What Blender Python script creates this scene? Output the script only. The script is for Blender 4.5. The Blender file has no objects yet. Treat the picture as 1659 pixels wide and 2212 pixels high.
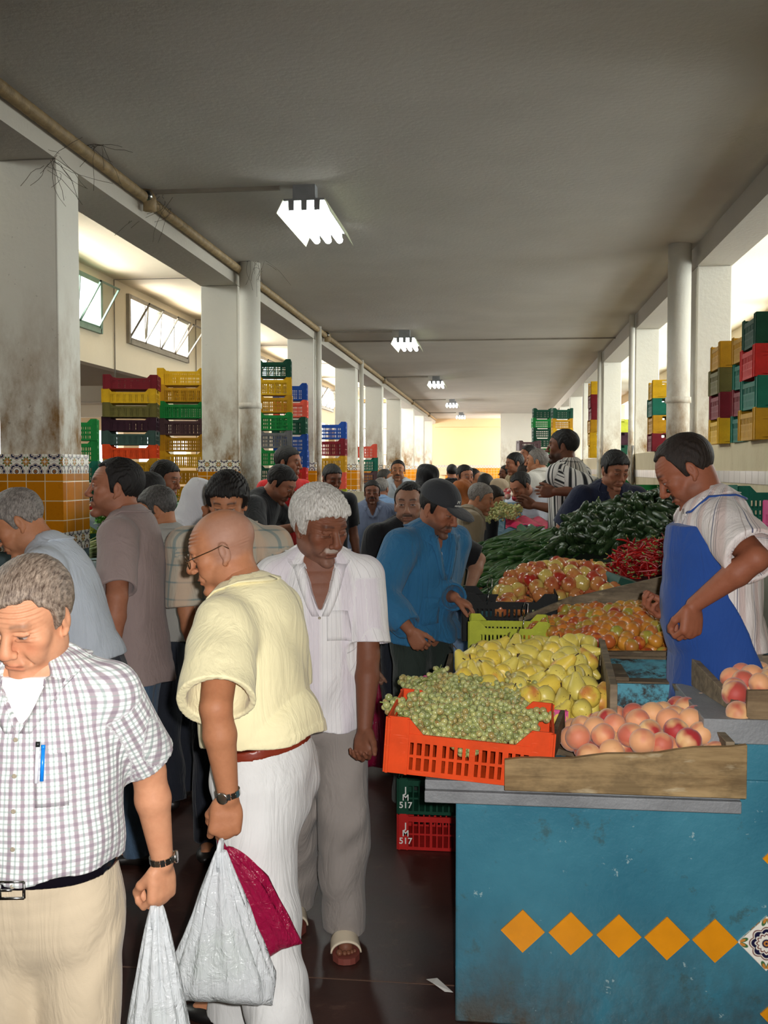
import bpy, bmesh, math, random
import numpy as np
from mathutils import Vector, Matrix, Euler
try:
    import openvdb as vdb
except ImportError:
    import pyopenvdb as vdb
random.seed(7)
SC = bpy.context.scene
COL = SC.collection
PI = math.pi

# ---------------------------------------------------------------- camera
CAM_Z = 1.74
F_PX = 2200.0
YAW = math.atan(250 / 2200)
PITCH = math.atan(94 / 2200)
cam_d = bpy.data.cameras.new('camera')
cam = bpy.data.objects.new('camera', cam_d)
COL.objects.link(cam)
cam_d.sensor_fit = 'VERTICAL'
cam_d.sensor_height = 24.0
cam_d.lens = F_PX / 2212 * 24.0
cam_d.clip_start = 0.05
cam_d.clip_end = 200
cam.location = (0, 0, CAM_Z)
cam.rotation_euler = (PI / 2 - PITCH, 0, YAW)
SC.camera = cam
CAM_R = Euler((PI / 2 - PITCH, 0, YAW)).to_matrix()


def ray(px, py):
    v = CAM_R @ Vector(((px - 829.5) / F_PX, -(py - 1106) / F_PX, -1.0))
    return v


def at(px, py, Y):
    """world point on the plane y = Y seen at pixel px, py of the photograph"""
    v = ray(px, py)
    t = Y / v.y
    return Vector((v.x * t, Y, CAM_Z + v.z * t))


def atz(px, py, z):
    v = ray(px, py)
    t = (z - CAM_Z) / v.z
    return Vector((v.x * t, v.y * t, z))


# ---------------------------------------------------------------- world, lights, exposure
SC.view_settings.view_transform = 'Standard'
SC.view_settings.look = 'None'
SC.view_settings.gamma = 1
SC.view_settings.use_curve_mapping = False
SC.view_settings.exposure = 0.22
SC.cycles.use_denoising = True
SC.cycles.max_bounces = 7
SC.cycles.diffuse_bounces = 4
SC.cycles.glossy_bounces = 3
SC.cycles.transmission_bounces = 6
SC.cycles.transparent_max_bounces = 12
SC.cycles.caustics_reflective = False
SC.cycles.caustics_refractive = False
SC.cycles.sample_clamp_indirect = 6
SC.cycles.use_adaptive_sampling = True
SC.cycles.adaptive_threshold = 0.03

wd = bpy.data.worlds.new('sky')
SC.world = wd
wd.use_nodes = True
bg = wd.node_tree.nodes['Background']
bg.inputs[0].default_value = (0.93, 0.96, 1.0, 1)
bg.inputs[1].default_value = 4.0


def area(name, loc, rot, sx, sy, power, col=(1, 1, 1)):
    l = bpy.data.lights.new(name, 'AREA')
    l.shape = 'RECTANGLE'
    l.size, l.size_y = sx, sy
    l.energy = power
    l.color = col
    o = bpy.data.objects.new(name, l)
    o.location = loc
    o.rotation_euler = rot
    COL.objects.link(o)
    return o


# the photographer's flash, just right of and above the lens
fl = bpy.data.lights.new('camera_flash', 'SPOT')
fl.energy = 350
fl.spot_size = math.radians(84)
fl.spot_blend = 0.75
fl.shadow_soft_size = 0.015
fl.color = (1.0, 0.975, 0.95)
flo = bpy.data.objects.new('camera_flash', fl)
flo.location = (0.055, 0.01, CAM_Z + 0.03)
flo.rotation_euler = (PI / 2 - math.radians(10), 0, YAW)
COL.objects.link(flo)

# daylight pressing in through the windows of both side aisles and the far end
WARM = (1.0, 0.9, 0.78)
area('daylight_left_clerestory', (-6.9, 19, 4.5), (0, -math.radians(78), 0), 1.4, 30, 2900, (1, .97, .93))
area('daylight_left_far', (-6.9, 38, 3.6), (0, -math.radians(90), 0), 3.0, 18, 3800, (1, .97, .93))
area('daylight_right', (5.75, 22, 3.6), (0, math.radians(86), 0), 2.6, 30, 2500, (1, .98, .95))
area('daylight_far_end', (1.9, 45.4, 2.2), (0, math.radians(90), 0), 3.0, 3.6, 290, WARM)

# ---------------------------------------------------------------- object helpers


def tag(o, label=None, cat=None, group=None, kind=None):
    if label: o['label'] = label
    if cat: o['category'] = cat
    if group: o['group'] = group
    if kind: o['kind'] = kind
    return o


def empty(name, loc=(0, 0, 0), rz=0):
    o = bpy.data.objects.new(name, None)
    o.location = loc
    o.rotation_euler = (0, 0, rz)
    COL.objects.link(o)
    return o


def copy_tree(o, parent=None):
    c = o.copy()
    COL.objects.link(c)
    if parent is not None: c.parent = parent
    for ch in o.children: copy_tree(ch, c)
    return c


class MB:
    """collects shapes into one mesh"""

    def __init__(s):
        s.v, s.f, s.sm, s.mi = [], [], [], []

    def add(s, vs, fs, smooth=False, mi=0):
        n = len(s.v)
        s.v += [tuple(v) for v in vs]
        s.f += [tuple(i + n for i in f) for f in fs]
        s.sm += [smooth] * len(fs)
        s.mi += [mi] * len(fs)
        return s

    def box(s, x0, x1, y0, y1, z0, z1, M=None, mi=0):
        vs = [Vector((x, y, z)) for z in (z0, z1) for y in (y0, y1) for x in (x0, x1)]
        if M is not None: vs = [M @ v for v in vs]
        return s.add(vs, [(0, 2, 3, 1), (4, 5, 7, 6), (0, 1, 5, 4), (2, 6, 7, 3), (0, 4, 6, 2), (1, 3, 7, 5)], False, mi)

    def bar(s, a, b, w, h, up=(0, 0, 1), mi=0):
        a, b = Vector(a), Vector(b)
        d = (b - a).normalized()
        u = Vector(up)
        if abs(d.dot(u)) > .98: u = Vector((0, 1, 0))
        x = d.cross(u).normalized()
        z = x.cross(d)
        vs = [p + x * (w / 2 * i) + z * (h / 2 * j) for p in (a, b) for i, j in ((-1, -1), (1, -1), (1, 1), (-1, 1))]
        return s.add(vs, [(3, 2, 1, 0), (4, 5, 6, 7), (0, 1, 5, 4), (1, 2, 6, 5), (2, 3, 7, 6), (3, 0, 4, 7)], False, mi)

    def tube(s, pts, r, n=8, caps=True, mi=0, flat=1.0):
        pts = [Vector(p) for p in pts]
        m = len(pts)
        rr = r if isinstance(r, (list, tuple)) else [r] * m
        vs, fs = [], []
        u = None
        for i, p in enumerate(pts):
            d = (pts[min(i + 1, m - 1)] - pts[max(i - 1, 0)])
            if d.length < 1e-9: d = Vector((0, 0, 1))
            d.normalize()
            if u is None:
                u = d.orthogonal().normalized()
            u = (u - d * u.dot(d))
            if u.length < 1e-6: u = d.orthogonal()
            u.normalize()
            w = d.cross(u)
            for k in range(n):
                a = 2 * PI * k / n
                vs.append(p + u * (math.cos(a) * rr[i]) + w * (math.sin(a) * rr[i] * flat))
        for i in range(m - 1):
            for k in range(n):
                k2 = (k + 1) % n
                fs.append((i * n + k, i * n + k2, (i + 1) * n + k2, (i + 1) * n + k))
        if caps:
            fs.append(tuple(range(n))[::-1])
            fs.append(tuple((m - 1) * n + k for k in range(n)))
        return s.add(vs, fs, True, mi)

    def lathe(s, prof, n=16, M=None, mi=0, ang=None):
        vs, fs = [], []
        m = len(prof)
        for (r, z) in prof:
            for k in range(n):
                a = 2 * PI * k / n
                v = Vector((r * math.cos(a), r * math.sin(a), z))
                vs.append(M @ v if M is not None else v)
        for i in range(m - 1):
            for k in range(n):
                k2 = (k + 1) % n
                fs.append((i * n + k, i * n + k2, (i + 1) * n + k2, (i + 1) * n + k))
        fs.append(tuple(range(n))[::-1])
        fs.append(tuple((m - 1) * n + k for k in range(n)))
        return s.add(vs, fs, True, mi)

    def sphere(s, c, r, n=10, m=7, M=None, mi=0, sc=(1, 1, 1)):
        vs, fs = [], []
        c = Vector(c)
        for i in range(m + 1):
            t = PI * i / m
            for k in range(n):
                a = 2 * PI * k / n
                v = Vector((r * sc[0] * math.sin(t) * math.cos(a), r * sc[1] * math.sin(t) * math.sin(a), -r * sc[2] * math.cos(t)))
                if M is not None: v = M @ v
                vs.append(c + v)
        for i in range(m):
            for k in range(n):
                k2 = (k + 1) % n
                fs.append((i * n + k, i * n + k2, (i + 1) * n + k2, (i + 1) * n + k))
        return s.add(vs, fs, True, mi)

    def grid(s, fn, nu, nv, mi=0, smooth=True):
        vs = [fn(i / nu, j / nv) for j in range(nv + 1) for i in range(nu + 1)]
        w = nu + 1
        fs = [(j * w + i, j * w + i + 1, (j + 1) * w + i + 1, (j + 1) * w + i) for j in range(nv) for i in range(nu)]
        return s.add(vs, fs, smooth, mi)

    def mesh(s, name, mats, uv=True, weld=False):
        me = bpy.data.meshes.new(name)
        me.from_pydata(s.v, [], s.f)
        if not isinstance(mats, (list, tuple)): mats = [mats]
        for m in mats: me.materials.append(m)
        me.polygons.foreach_set('use_smooth', s.sm)
        me.polygons.foreach_set('material_index', s.mi)
        if uv: box_uv(me)
        me.update()
        return me

    def build(s, name, mats, parent=None, loc=None, uv=True, bevel=0):
        me = s.mesh(name, mats, uv)
        o = bpy.data.objects.new(name, me)
        COL.objects.link(o)
        if parent is not None: o.parent = parent
        if loc is not None: o.location = loc
        if bevel:
            b = o.modifiers.new('b', 'BEVEL')
            b.width = bevel
            b.segments = 2
            b.limit_method = 'ANGLE'
        return o


def box_uv(me):
    """UV in metres by face direction (u horizontal, v up)"""
    uvl = me.uv_layers.new(name='UVMap')
    n = len(me.loops)
    if n == 0: return
    co = np.empty(len(me.vertices) * 3, 'f4'); me.vertices.foreach_get('co', co); co = co.reshape(-1, 3)
    vi = np.empty(n, 'i4'); me.loops.foreach_get('vertex_index', vi)
    nf = len(me.polygons)
    nor = np.empty(nf * 3, 'f4'); me.polygons.foreach_get('normal', nor); nor = nor.reshape(-1, 3)
    lt = np.empty(nf, 'i4'); me.polygons.foreach_get('loop_total', lt)
    ax = np.repeat(np.abs(nor).argmax(1), lt)
    p = co[vi]
    uv = np.empty((n, 2), 'f4')
    uv[:, 0] = np.where(ax == 0, p[:, 1], p[:, 0])
    uv[:, 1] = np.where(ax == 2, p[:, 1], p[:, 2])
    uvl.data.foreach_set('uv', uv.ravel())


def prop(mb, name, mats, label, cat, group=None, loc=None, kind=None, bevel=0):
    o = mb.build(name, mats, None, loc, bevel=bevel)
    return tag(o, label, cat, group, kind)


def struct(mb, name, mats, bevel=0):
    return tag(mb.build(name, mats, bevel=bevel), kind='structure')
# ---------------------------------------------------------------- materials
class NT:
    def __init__(s, name):
        s.m = bpy.data.materials.new(name)
        s.m.use_nodes = True
        s.t = s.m.node_tree
        s.p = s.t.nodes['Principled BSDF']

    def n(s, typ, **kw):
        nd = s.t.nodes.new(typ)
        for k, v in kw.items():
            if k.startswith('i_'):
                nd.inputs[int(k[2:])].default_value = v
            else:
                setattr(nd, k, v)
        return nd

    def l(s, a, b):
        s.t.links.new(a, b)

    def val(s, x):
        return x

    def math(s, op, a, b=None, c=None, clamp=False):
        nd = s.t.nodes.new('ShaderNodeMath')
        nd.operation = op
        nd.use_clamp = clamp
        for i, x in enumerate((a, b, c)):
            if x is None: continue
            if isinstance(x, (int, float)): nd.inputs[i].default_value = x
            else: s.l(x, nd.inputs[i])
        return nd.outputs[0]

    def mix(s, f, a, b, mode='MIX'):
        nd = s.t.nodes.new('ShaderNodeMix')
        nd.data_type = 'RGBA'
        nd.blend_type = mode
        for sock, x in ((nd.inputs[0], f), (nd.inputs[6], a), (nd.inputs[7], b)):
            if isinstance(x, (int, float)): sock.default_value = x
            elif isinstance(x, tuple): sock.default_value = (*x[:3], 1)
            else: s.l(x, sock)
        return nd.outputs[2]

    def noise(s, vec=None, scale=5, detail=3, rough=.55, dist=0):
        nd = s.n('ShaderNodeTexNoise')
        nd.inputs['Scale'].default_value = scale
        nd.inputs['Detail'].default_value = detail
        nd.inputs['Roughness'].default_value = rough
        nd.inputs['Distortion'].default_value = dist
        if vec is not None: s.l(vec, nd.inputs['Vector'])
        return nd.outputs[0]

    def ramp(s, f, stops, interp='LINEAR'):
        nd = s.n('ShaderNodeValToRGB')
        nd.color_ramp.interpolation = interp
        e = nd.color_ramp.elements
        while len(e) > 1: e.remove(e[-1])
        e[0].position = stops[0][0]
        c = stops[0][1]
        e[0].color = (*c, 1) if isinstance(c, tuple) else (c, c, c, 1)
        for p, c in stops[1:]:
            k = e.new(p)
            k.color = (*c, 1) if isinstance(c, tuple) else (c, c, c, 1)
        s.l(f, nd.inputs[0])
        return nd.outputs[0]

    def coords(s, which='Object', scale=None, rot=None):
        tc = s.n('ShaderNodeTexCoord')
        o = tc.outputs[which]
        if scale is not None or rot is not None:
            mp = s.n('ShaderNodeMapping')
            if scale is not None: mp.inputs['Scale'].default_value = scale
            if rot is not None: mp.inputs['Rotation'].default_value = rot
            s.l(o, mp.inputs[0])
            o = mp.outputs[0]
        return o

    def bump(s, h, strength=.3, dist=.01):
        nd = s.n('ShaderNodeBump')
        nd.inputs['Strength'].default_value = strength
        nd.inputs['Distance'].default_value = dist
        s.l(h, nd.inputs['Height'])
        s.l(nd.outputs[0], s.p.inputs['Normal'])
        return nd

    def base(s, c):
        if isinstance(c, tuple): s.p.inputs['Base Color'].default_value = (*c[:3], 1)
        else: s.l(c, s.p.inputs['Base Color'])

    def set(s, rough=None, spec=None, metal=None):
        if rough is not None:
            if isinstance(rough, (int, float)): s.p.inputs['Roughness'].default_value = rough
            else: s.l(rough, s.p.inputs['Roughness'])
        if spec is not None: s.p.inputs['Specular IOR Level'].default_value = spec
        if metal is not None: s.p.inputs['Metallic'].default_value = metal


def srgb(r, g=None, b=None):
    if isinstance(r, str):
        r, g, b = (int(r[i:i + 2], 16) for i in (0, 2, 4))
    f = lambda c: (c / 255 / 12.92) if c / 255 <= .04045 else ((c / 255 + .055) / 1.055) ** 2.4
    return (f(r), f(g), f(b))


def dark(c, k):
    return tuple(x * k for x in c)


_mc = {}


def plain(name, col, rough=.5, var=.12, scale=6, bump=0, bscale=60, spec=.5, metal=0, coord='Object', stretch=None, rnd=0):
    """one colour with mottling and an optional grain"""
    key = (name,)
    if key in _mc: return _mc[key]
    t = NT(name)
    co = t.coords(coord, scale=stretch)
    nz = t.noise(co, scale, 4)
    c = t.mix(t.ramp(nz, [(.3, 0.0), (.7, 1.0)]), dark(col, 1 - var), tuple(min(1, x * (1 + var)) for x in col))
    if rnd:
        oi = t.n('ShaderNodeObjectInfo')
        hs = t.n('ShaderNodeHueSaturation')
        t.l(t.math('MULTIPLY_ADD', oi.outputs['Random'], rnd * 2, 1 - rnd), hs.inputs['Value'])
        t.l(c, hs.inputs['Color'])
        c = hs.outputs[0]
    t.base(c)
    t.set(rough, spec, metal)
    if bump:
        t.bump(t.noise(co, bscale, 3), bump, .01)
    _mc[key] = t.m
    return t.m


def plaster(name, col, dirt=srgb(136, 104, 64), amount=0.0, zlo=1.8, zhi=2.9, var=.06, bscale=25):
    """lime-washed plaster; the brown rubbed dirt has its own ragged shape and sits at hand and crate height"""
    t = NT(name)
    co = t.coords('Object')
    geo = t.n('ShaderNodeNewGeometry')
    sep = t.n('ShaderNodeSeparateXYZ')
    t.l(geo.outputs['Position'], sep.inputs[0])
    n1 = t.noise(co, 1.3, 5, .6)
    n2 = t.noise(t.coords('Object', scale=(1, 1, .5)), 4.5, 6, .7)
    c = t.mix(t.ramp(n1, [(.3, 0.0), (.7, 1.0)]), dark(col, 1 - var), col)
    if amount > 0:
        zf = t.math('DIVIDE', t.math('SUBTRACT', zhi, sep.outputs[2]), zhi - zlo, clamp=True)
        f = t.math('MULTIPLY', t.ramp(n2, [(.42, 0.0), (.68, 1.0)]), t.math('MULTIPLY', t.math('POWER', zf, 1.3), amount), clamp=True)
        c = t.mix(f, c, dirt)
        spots = t.ramp(t.noise(co, 30, 2), [(.72, 0.0), (.76, 1.0)])
        c = t.mix(t.math('MULTIPLY', spots, .35), c, srgb(70, 60, 48))
    t.base(c)
    t.set(.85, .25)
    t.bump(t.noise(co, bscale, 4), .25, .01)
    return t.m


def tile_mat():
    """band of glazed tiles: twelve-petalled star flower on white, with green and ochre corner leaves. UV in metres."""
    t = NT('flower_tile')
    S = .13
    tc = t.n('ShaderNodeTexCoord')
    sp = t.n('ShaderNodeSeparateXYZ')
    t.l(tc.outputs['UV'], sp.inputs[0])
    u = t.math('SUBTRACT', t.math('FRACT', t.math('DIVIDE', t.math('ADD', sp.outputs[0], 50 * S), S)), .5)
    v = t.math('SUBTRACT', t.math('FRACT', t.math('DIVIDE', t.math('ADD', sp.outputs[1], 50 * S + .035), S)), .5)
    r = t.math('SQRT', t.math('ADD', t.math('MULTIPLY', u, u), t.math('MULTIPLY', v, v)))
    a = t.math('ARCTAN2', v, u)
    pet = t.math('ABSOLUTE', t.math('SINE', t.math('MULTIPLY', a, 6)))
    pet4 = t.math('ABSOLUTE', t.math('COSINE', t.math('MULTIPLY', a, 4)))
    cream, navy, och, grn, mar = srgb(236, 232, 220), srgb(30, 28, 60), srgb(196, 130, 60), srgb(70, 110, 70), srgb(110, 50, 44)
    c = cream
    def step(x, thr, soft=.012):
        nd = t.n('ShaderNodeMapRange'); nd.inputs[1].default_value = thr + soft; nd.inputs[2].default_value = thr - soft
        t.l(x, nd.inputs[0]); return nd.outputs[0]
    # corner leaves: distance to the corners
    au, av = t.math('SUBTRACT', .5, t.math('ABSOLUTE', u)), t.math('SUBTRACT', .5, t.math('ABSOLUTE', v))
    rc = t.math('SQRT', t.math('ADD', t.math('MULTIPLY', au, au), t.math('MULTIPLY', av, av)))
    ac = t.math('ARCTAN2', av, au)
    leaf = t.math('SUBTRACT', rc, t.math('MULTIPLY', t.math('ABSOLUTE', t.math('SINE', t.math('MULTIPLY', ac, 4))), .16))
    c = t.mix(step(leaf, .12), c, grn)
    c = t.mix(step(leaf, .05), c, och)
    c = t.mix(step(rc, .06), c, cream)
    rr = t.math('SUBTRACT', r, t.math('MULTIPLY', pet4, .07))
    c = t.mix(step(rr, .36), c, mar)
    c = t.mix(step(rr, .33), c, cream)
    c = t.mix(step(rr, .305), c, navy)
    rp = t.math('SUBTRACT', r, t.math('MULTIPLY', pet, .05))
    c = t.mix(step(rp, .24), c, cream)
    c = t.mix(step(rp, .205), c, mar)
    c = t.mix(step(rp, .17), c, cream)
    c = t.mix(step(r, .11), c, navy)
    c = t.mix(step(r, .07), c, och)
    c = t.mix(step(r, .03), c, navy)
    edge = t.math('MINIMUM', au, av)
    c = t.mix(step(edge, .012, .006), c, srgb(190, 186, 176))
    t.base(c)
    t.set(.22, .5)
    return t.m


def orange_tile(name='orange_tile', S=.13, col=srgb(206, 128, 14), grout=srgb(214, 196, 158), off=.035, rough=.18):
    t = NT(name)
    tc = t.n('ShaderNodeTexCoord')
    sp = t.n('ShaderNodeSeparateXYZ')
    t.l(tc.outputs['UV'], sp.inputs[0])
    def cell(x, o): return t.math('DIVIDE', t.math('ADD', x, 50 * S + o), S)
    cu, cv = cell(sp.outputs[0], 0), cell(sp.outputs[1], off)
    e = t.math('MINIMUM', t.math('SUBTRACT', .5, t.math('ABSOLUTE', t.math('SUBTRACT', t.math('FRACT', cu), .5))),
               t.math('SUBTRACT', .5, t.math('ABSOLUTE', t.math('SUBTRACT', t.math('FRACT', cv), .5))))
    cmb = t.n('ShaderNodeCombineXYZ')
    t.l(t.math('FLOOR', cu), cmb.inputs[0]); t.l(t.math('FLOOR', cv), cmb.inputs[1])
    wn = t.n('ShaderNodeTexWhiteNoise'); t.l(cmb.outputs[0], wn.inputs[0])
    c = t.mix(wn.outputs[0], dark(col, .72), col)
    c = t.mix(t.ramp(t.noise(tc.outputs['Object'], 40, 3), [(.55, 0.0), (.9, .5)]), c, dark(col, .5))
    g = t.math('LESS_THAN', e, .022)
    c = t.mix(g, c, grout)
    t.base(c)
    t.set(t.math('MULTIPLY_ADD', g, .5, rough), .5)
    bp = t.bump(t.math('MINIMUM', e, .05), .6, .02)
    return t.m


def wood_mat(name, c1, c2, scale=1.0, dirty=.5, axis='x'):
    t = NT(name)
    st = {'x': (1.2, 14, 14), 'y': (14, 1.2, 14), 'z': (14, 14, 1.2)}[axis]
    co = t.coords('Object', scale=tuple(k * scale for k in st))
    g = t.noise(co, 2.2, 6, .65, .6)
    c = t.mix(t.ramp(g, [(.3, 0.0), (.7, 1.0)]), c1, c2)
    d = t.noise(t.coords('Object', scale=(3 * scale, 9 * scale, 6 * scale)), 1.5, 5, .7)
    c = t.mix(t.math('MULTIPLY', t.ramp(d, [(.45, 0.0), (.62, 1.0)]), dirty), c, dark(c1, .3))
    s = t.noise(t.coords('Object', scale=(2.5, 8, 9)), 2.6, 4, .6)
    c = t.mix(t.math('MULTIPLY', t.ramp(s, [(.62, 0.0), (.72, 1.0)]), .5), c, srgb(196, 182, 150))
    t.base(c)
    t.set(.7, .3)
    t.bump(g, .35, .004)
    return t.m


def plastic(name, col, rough=.62):
    t = NT(name)
    co = t.coords('Object')
    n = t.noise(co, 7, 5, .7)
    c = t.mix(t.ramp(n, [(.35, 0.0), (.75, 1.0)]), col, dark(col, .72))
    sc = t.noise(t.coords('Object', scale=(4, 4, 30)), 5, 3)
    c = t.mix(t.math('MULTIPLY', t.ramp(sc, [(.66, 0.0), (.75, 1.0)]), .3), c, tuple(min(1, x * 1.5 + .08) for x in col))
    t.base(c)
    t.set(rough, .22)
    return t.m


M_CEIL = plaster('ceiling_paint', srgb(206, 202, 194), var=.10)
M_WHITE = plaster('whitewash', srgb(214, 210, 198), amount=1.25, zlo=1.9, zhi=3.1)
M_WALL = plaster('cream_wall', srgb(226, 214, 190), var=.05)
M_WALLW = plaster('warm_wall', srgb(232, 200, 156), var=.05)
M_BEAM = plaster('beam_paint', srgb(188, 182, 170), var=.08)
M_LOWW = plaster('low_wall_paint', srgb(206, 192, 160), amount=.8, zlo=.9, zhi=2.2)
M_TILEF = tile_mat()
M_TILEO = orange_tile()
M_BLUEGREY = plain('blue_grey_paint', srgb(96, 116, 122), .5, .15, 8, .2)
M_CONC = plain('grey_concrete_paint', srgb(126, 128, 130), .6, .18, 7, .3, 90)
M_GREYM = plain('grey_metal', srgb(120, 122, 124), .45, .1, 9)
M_PIPE = plain('old_pipe', srgb(150, 128, 92), .6, .3, 14, .3)
M_GREENF = plain('green_window_frame', srgb(112, 140, 124), .5, .15)
M_GREYF = plain('grey_window_frame', srgb(136, 128, 116), .5, .15)
M_DARKW = wood_mat('dark_wood', srgb(70, 58, 44), srgb(116, 98, 74))
M_WOOD = wood_mat('grey_brown_board', srgb(112, 88, 56), srgb(168, 142, 100))
M_WOODG = wood_mat('weathered_board', srgb(96, 84, 68), srgb(146, 130, 106))
M_BLACK = plain('black_plastic', srgb(24, 26, 26), .4, .2)
M_STEEL = plain('steel', srgb(190, 190, 186), .25, .08, 20, metal=1)
M_GOLD = plain('brass', srgb(200, 160, 80), .3, .08, 20, metal=1)


def glass_mat():
    t = NT('window_glass')
    g = t.n('ShaderNodeBsdfGlossy'); g.inputs['Roughness'].default_value = .05
    tr = t.n('ShaderNodeBsdfTransparent'); tr.inputs[0].default_value = (.93, .96, .95, 1)
    mx = t.n('ShaderNodeMixShader'); mx.inputs[0].default_value = .07
    t.l(tr.outputs[0], mx.inputs[1]); t.l(g.outputs[0], mx.inputs[2])
    t.l(mx.outputs[0], t.t.nodes['Material Output'].inputs[0])
    return t.m


M_GLASS = glass_mat()


def emis(name, col, s):
    t = NT(name)
    t.base(col)
    t.p.inputs['Emission Color'].default_value = (*col, 1)
    t.p.inputs['Emission Strength'].default_value = s
    return t.m
M_TUBE = emis('lit_tube', (.95, 1.0, .98), 26)


def painted_wall_blue():
    t = NT('blue_gloss_paint')
    co = t.coords('Object')
    n1 = t.noise(co, 2.2, 5, .6)
    c = t.mix(t.ramp(n1, [(.3, 0.0), (.7, 1.0)]), srgb(44, 102, 122), srgb(66, 128, 146))
    geo = t.n('ShaderNodeNewGeometry'); sep = t.n('ShaderNodeSeparateXYZ'); t.l(geo.outputs['Position'], sep.inputs[0])
    zf = t.math('DIVIDE', t.math('SUBTRACT', .42, sep.outputs[2]), .42, clamp=True)
    n2 = t.noise(t.coords('Object', scale=(1, 1, .6)), 5, 6, .7)
    c = t.mix(t.math('MULTIPLY', t.ramp(n2, [(.35, 0.0), (.65, 1.0)]), t.math('POWER', zf, 1.2)), c, srgb(66, 58, 46))
    n3 = t.noise(co, 16, 4, .7)
    c = t.mix(t.math('MULTIPLY', t.ramp(n3, [(.665, 0.0), (.70, 1.0)]), .6), c, srgb(168, 190, 190))
    n4 = t.noise(co, 9, 5, .7)
    c = t.mix(t.math('MULTIPLY', t.ramp(n4, [(.60, 0.0), (.68, 1.0)]), .55), c, srgb(60, 76, 70))
    t.base(c)
    t.set(.32, .5)
    t.bump(t.noise(co, 30, 4, .6), .4, .008)
    return t.m


M_BLUE = painted_wall_blue()


def worn_blue():
    t = NT('worn_blue_board')
    co = t.coords('Object')
    n = t.noise(co, 22, 6, .75)
    c = t.mix(t.ramp(n, [(.42, 0.0), (.56, 1.0)]), srgb(34, 32, 28), srgb(74, 150, 168))
    n2 = t.noise(co, 5, 4)
    c = t.mix(t.math('MULTIPLY', t.ramp(n2, [(.5, 0.0), (.6, 1.0)]), .6), c, srgb(70, 140, 160))
    t.base(c); t.set(.55)
    return t.m


M_WBLUE = worn_blue()


def floor_mat():
    t = NT('maroon_floor')
    co = t.coords('Object')
    n = t.noise(co, 1.6, 6, .7)
    c = t.mix(t.ramp(n, [(.35, 0.0), (.7, 1.0)]), srgb(40, 23, 19), srgb(68, 40, 33))
    n2 = t.noise(co, 9, 5, .7)
    c = t.mix(t.math('MULTIPLY', t.ramp(n2, [(.58, 0.0), (.8, 1.0)]), .5), c, srgb(120, 92, 76))
    t.base(c)
    t.set(t.math('MULTIPLY_ADD', n, .35, .22), .5)
    t.bump(n2, .15, .01)
    return t.m


M_FLOOR = floor_mat()
# ---------------------------------------------------------------- the hall
XL0, XL1 = -3.32, -2.90        # left row of columns
XR0, XR1 = 1.96, 2.30          # right row of columns
ZB, ZC = 3.77, 3.99            # beam soffit, nave ceiling
XWL, XWR, ZA = -6.5, 5.4, 4.94  # aisle walls and aisle ceiling
YL = [6.48 + 4.65 * i for i in range(-1, 9)]
YR = [10.6 + 4.66 * i for i in range(-2, 7)]
LEDGE = 1.955

struct(MB().box(-12, 6, -9, 56, -.12, 0), 'floor', M_FLOOR)
jm = MB()
for y in (3.36, 7.4, 11.4, 15.4): jm.box(-2.9, 1.95, y, y + .006, 0, .0012)
for x in (-1.06,): jm.box(x, x + .006, .5, 40, 0, .0012)
struct(jm, 'trim_floor_joint', plain('floor_joint', srgb(96, 70, 56), .7))
struct(MB().box(XL0, XR1, -9, 47, ZC, ZC + .12), 'ceiling', M_CEIL)
struct(MB().box(XWL - .2, XL0 + .02, -9, 47, ZA, ZA + .12), 'ceiling_left_aisle', M_WALL)
struct(MB().box(XR1 - .02, XWR + .2, -9, 47, ZA, ZA + .12), 'ceiling_right_aisle', M_WALL)
struct(MB().box(XL0, XL1, -9, 47, ZB, ZA + .05), 'beam_left', M_BEAM)
struct(MB().box(XR0, XR1, -9, 47, ZB, ZA + .05), 'beam_right', M_BEAM)

# columns of the left row, tiled to head height
nl = 0
for y in YL:
    nl += 1
    b = MB().box(XL0, XL1, y, y + .36, 0, ZB)
    c = struct(b, 'column_left', M_WHITE, bevel=.012)
    e = .035
    t = MB().box(XL0 - e, XL1 + e, y - e, y + .36 + e, 1.705, 1.835); t.build('flower_tile_band', M_TILEF, c)
    MB().box(XL0 - e, XL1 + e, y - e, y + .36 + e, 1.315, 1.705).build('orange_tile_panel', M_TILEO, c)
    MB().box(XL0 - e, XL1 + e, y - e, y + .36 + e, 1.185, 1.315).build('flower_tile_band', M_TILEF, c)
    MB().box(XL0 - e + .004, XL1 + e - .004, y - e + .004, y + .36 + e - .004, 0, 1.185).build('painted_base', M_BLUEGREY, c)
for y in YR[1:]:
    struct(MB().box(XR0, XR1, y, y + .36, LEDGE - .1, ZB), 'column_right', M_WHITE, bevel=.012)

# the low wall of the right row with its tiled strip
struct(MB().box(XR0, XR1 + .35, -2, 42, 0, LEDGE), 'wall_right_low', M_LOWW)
struct(MB().box(XR0 - .012, XR0 + .02, 1, 42, 1.62, 1.72), 'trim_right_tiles', orange_tile('pale_tile', .2, srgb(176, 168, 160), srgb(120, 112, 100), .0, .3))

# left aisle wall: solid band above the openings, with clerestory windows
WB, WT = 3.98, 4.74
win = []
bay0 = 16.05 - 3.35
k = 0
ys = []
y = 2.0
edges = [(bay0 - 4.65 * 2 + 4.65 * i, bay0 - 4.65 * 2 + 4.65 * i + 3.35) for i in range(8)]
wl = MB()
HDR = 3.42
wl.box(XWL - .2, XWL, -9, 47, WT, ZA)
wl.box(XWL - .2, XWL, -9, 47, HDR, WB)
prev = -9
for (a, b2) in edges:
    wl.box(XWL - .2, XWL, prev, a, WB, WT)
    prev = b2
wl.box(XWL - .2, XWL, prev, 47, WB, WT)
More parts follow.
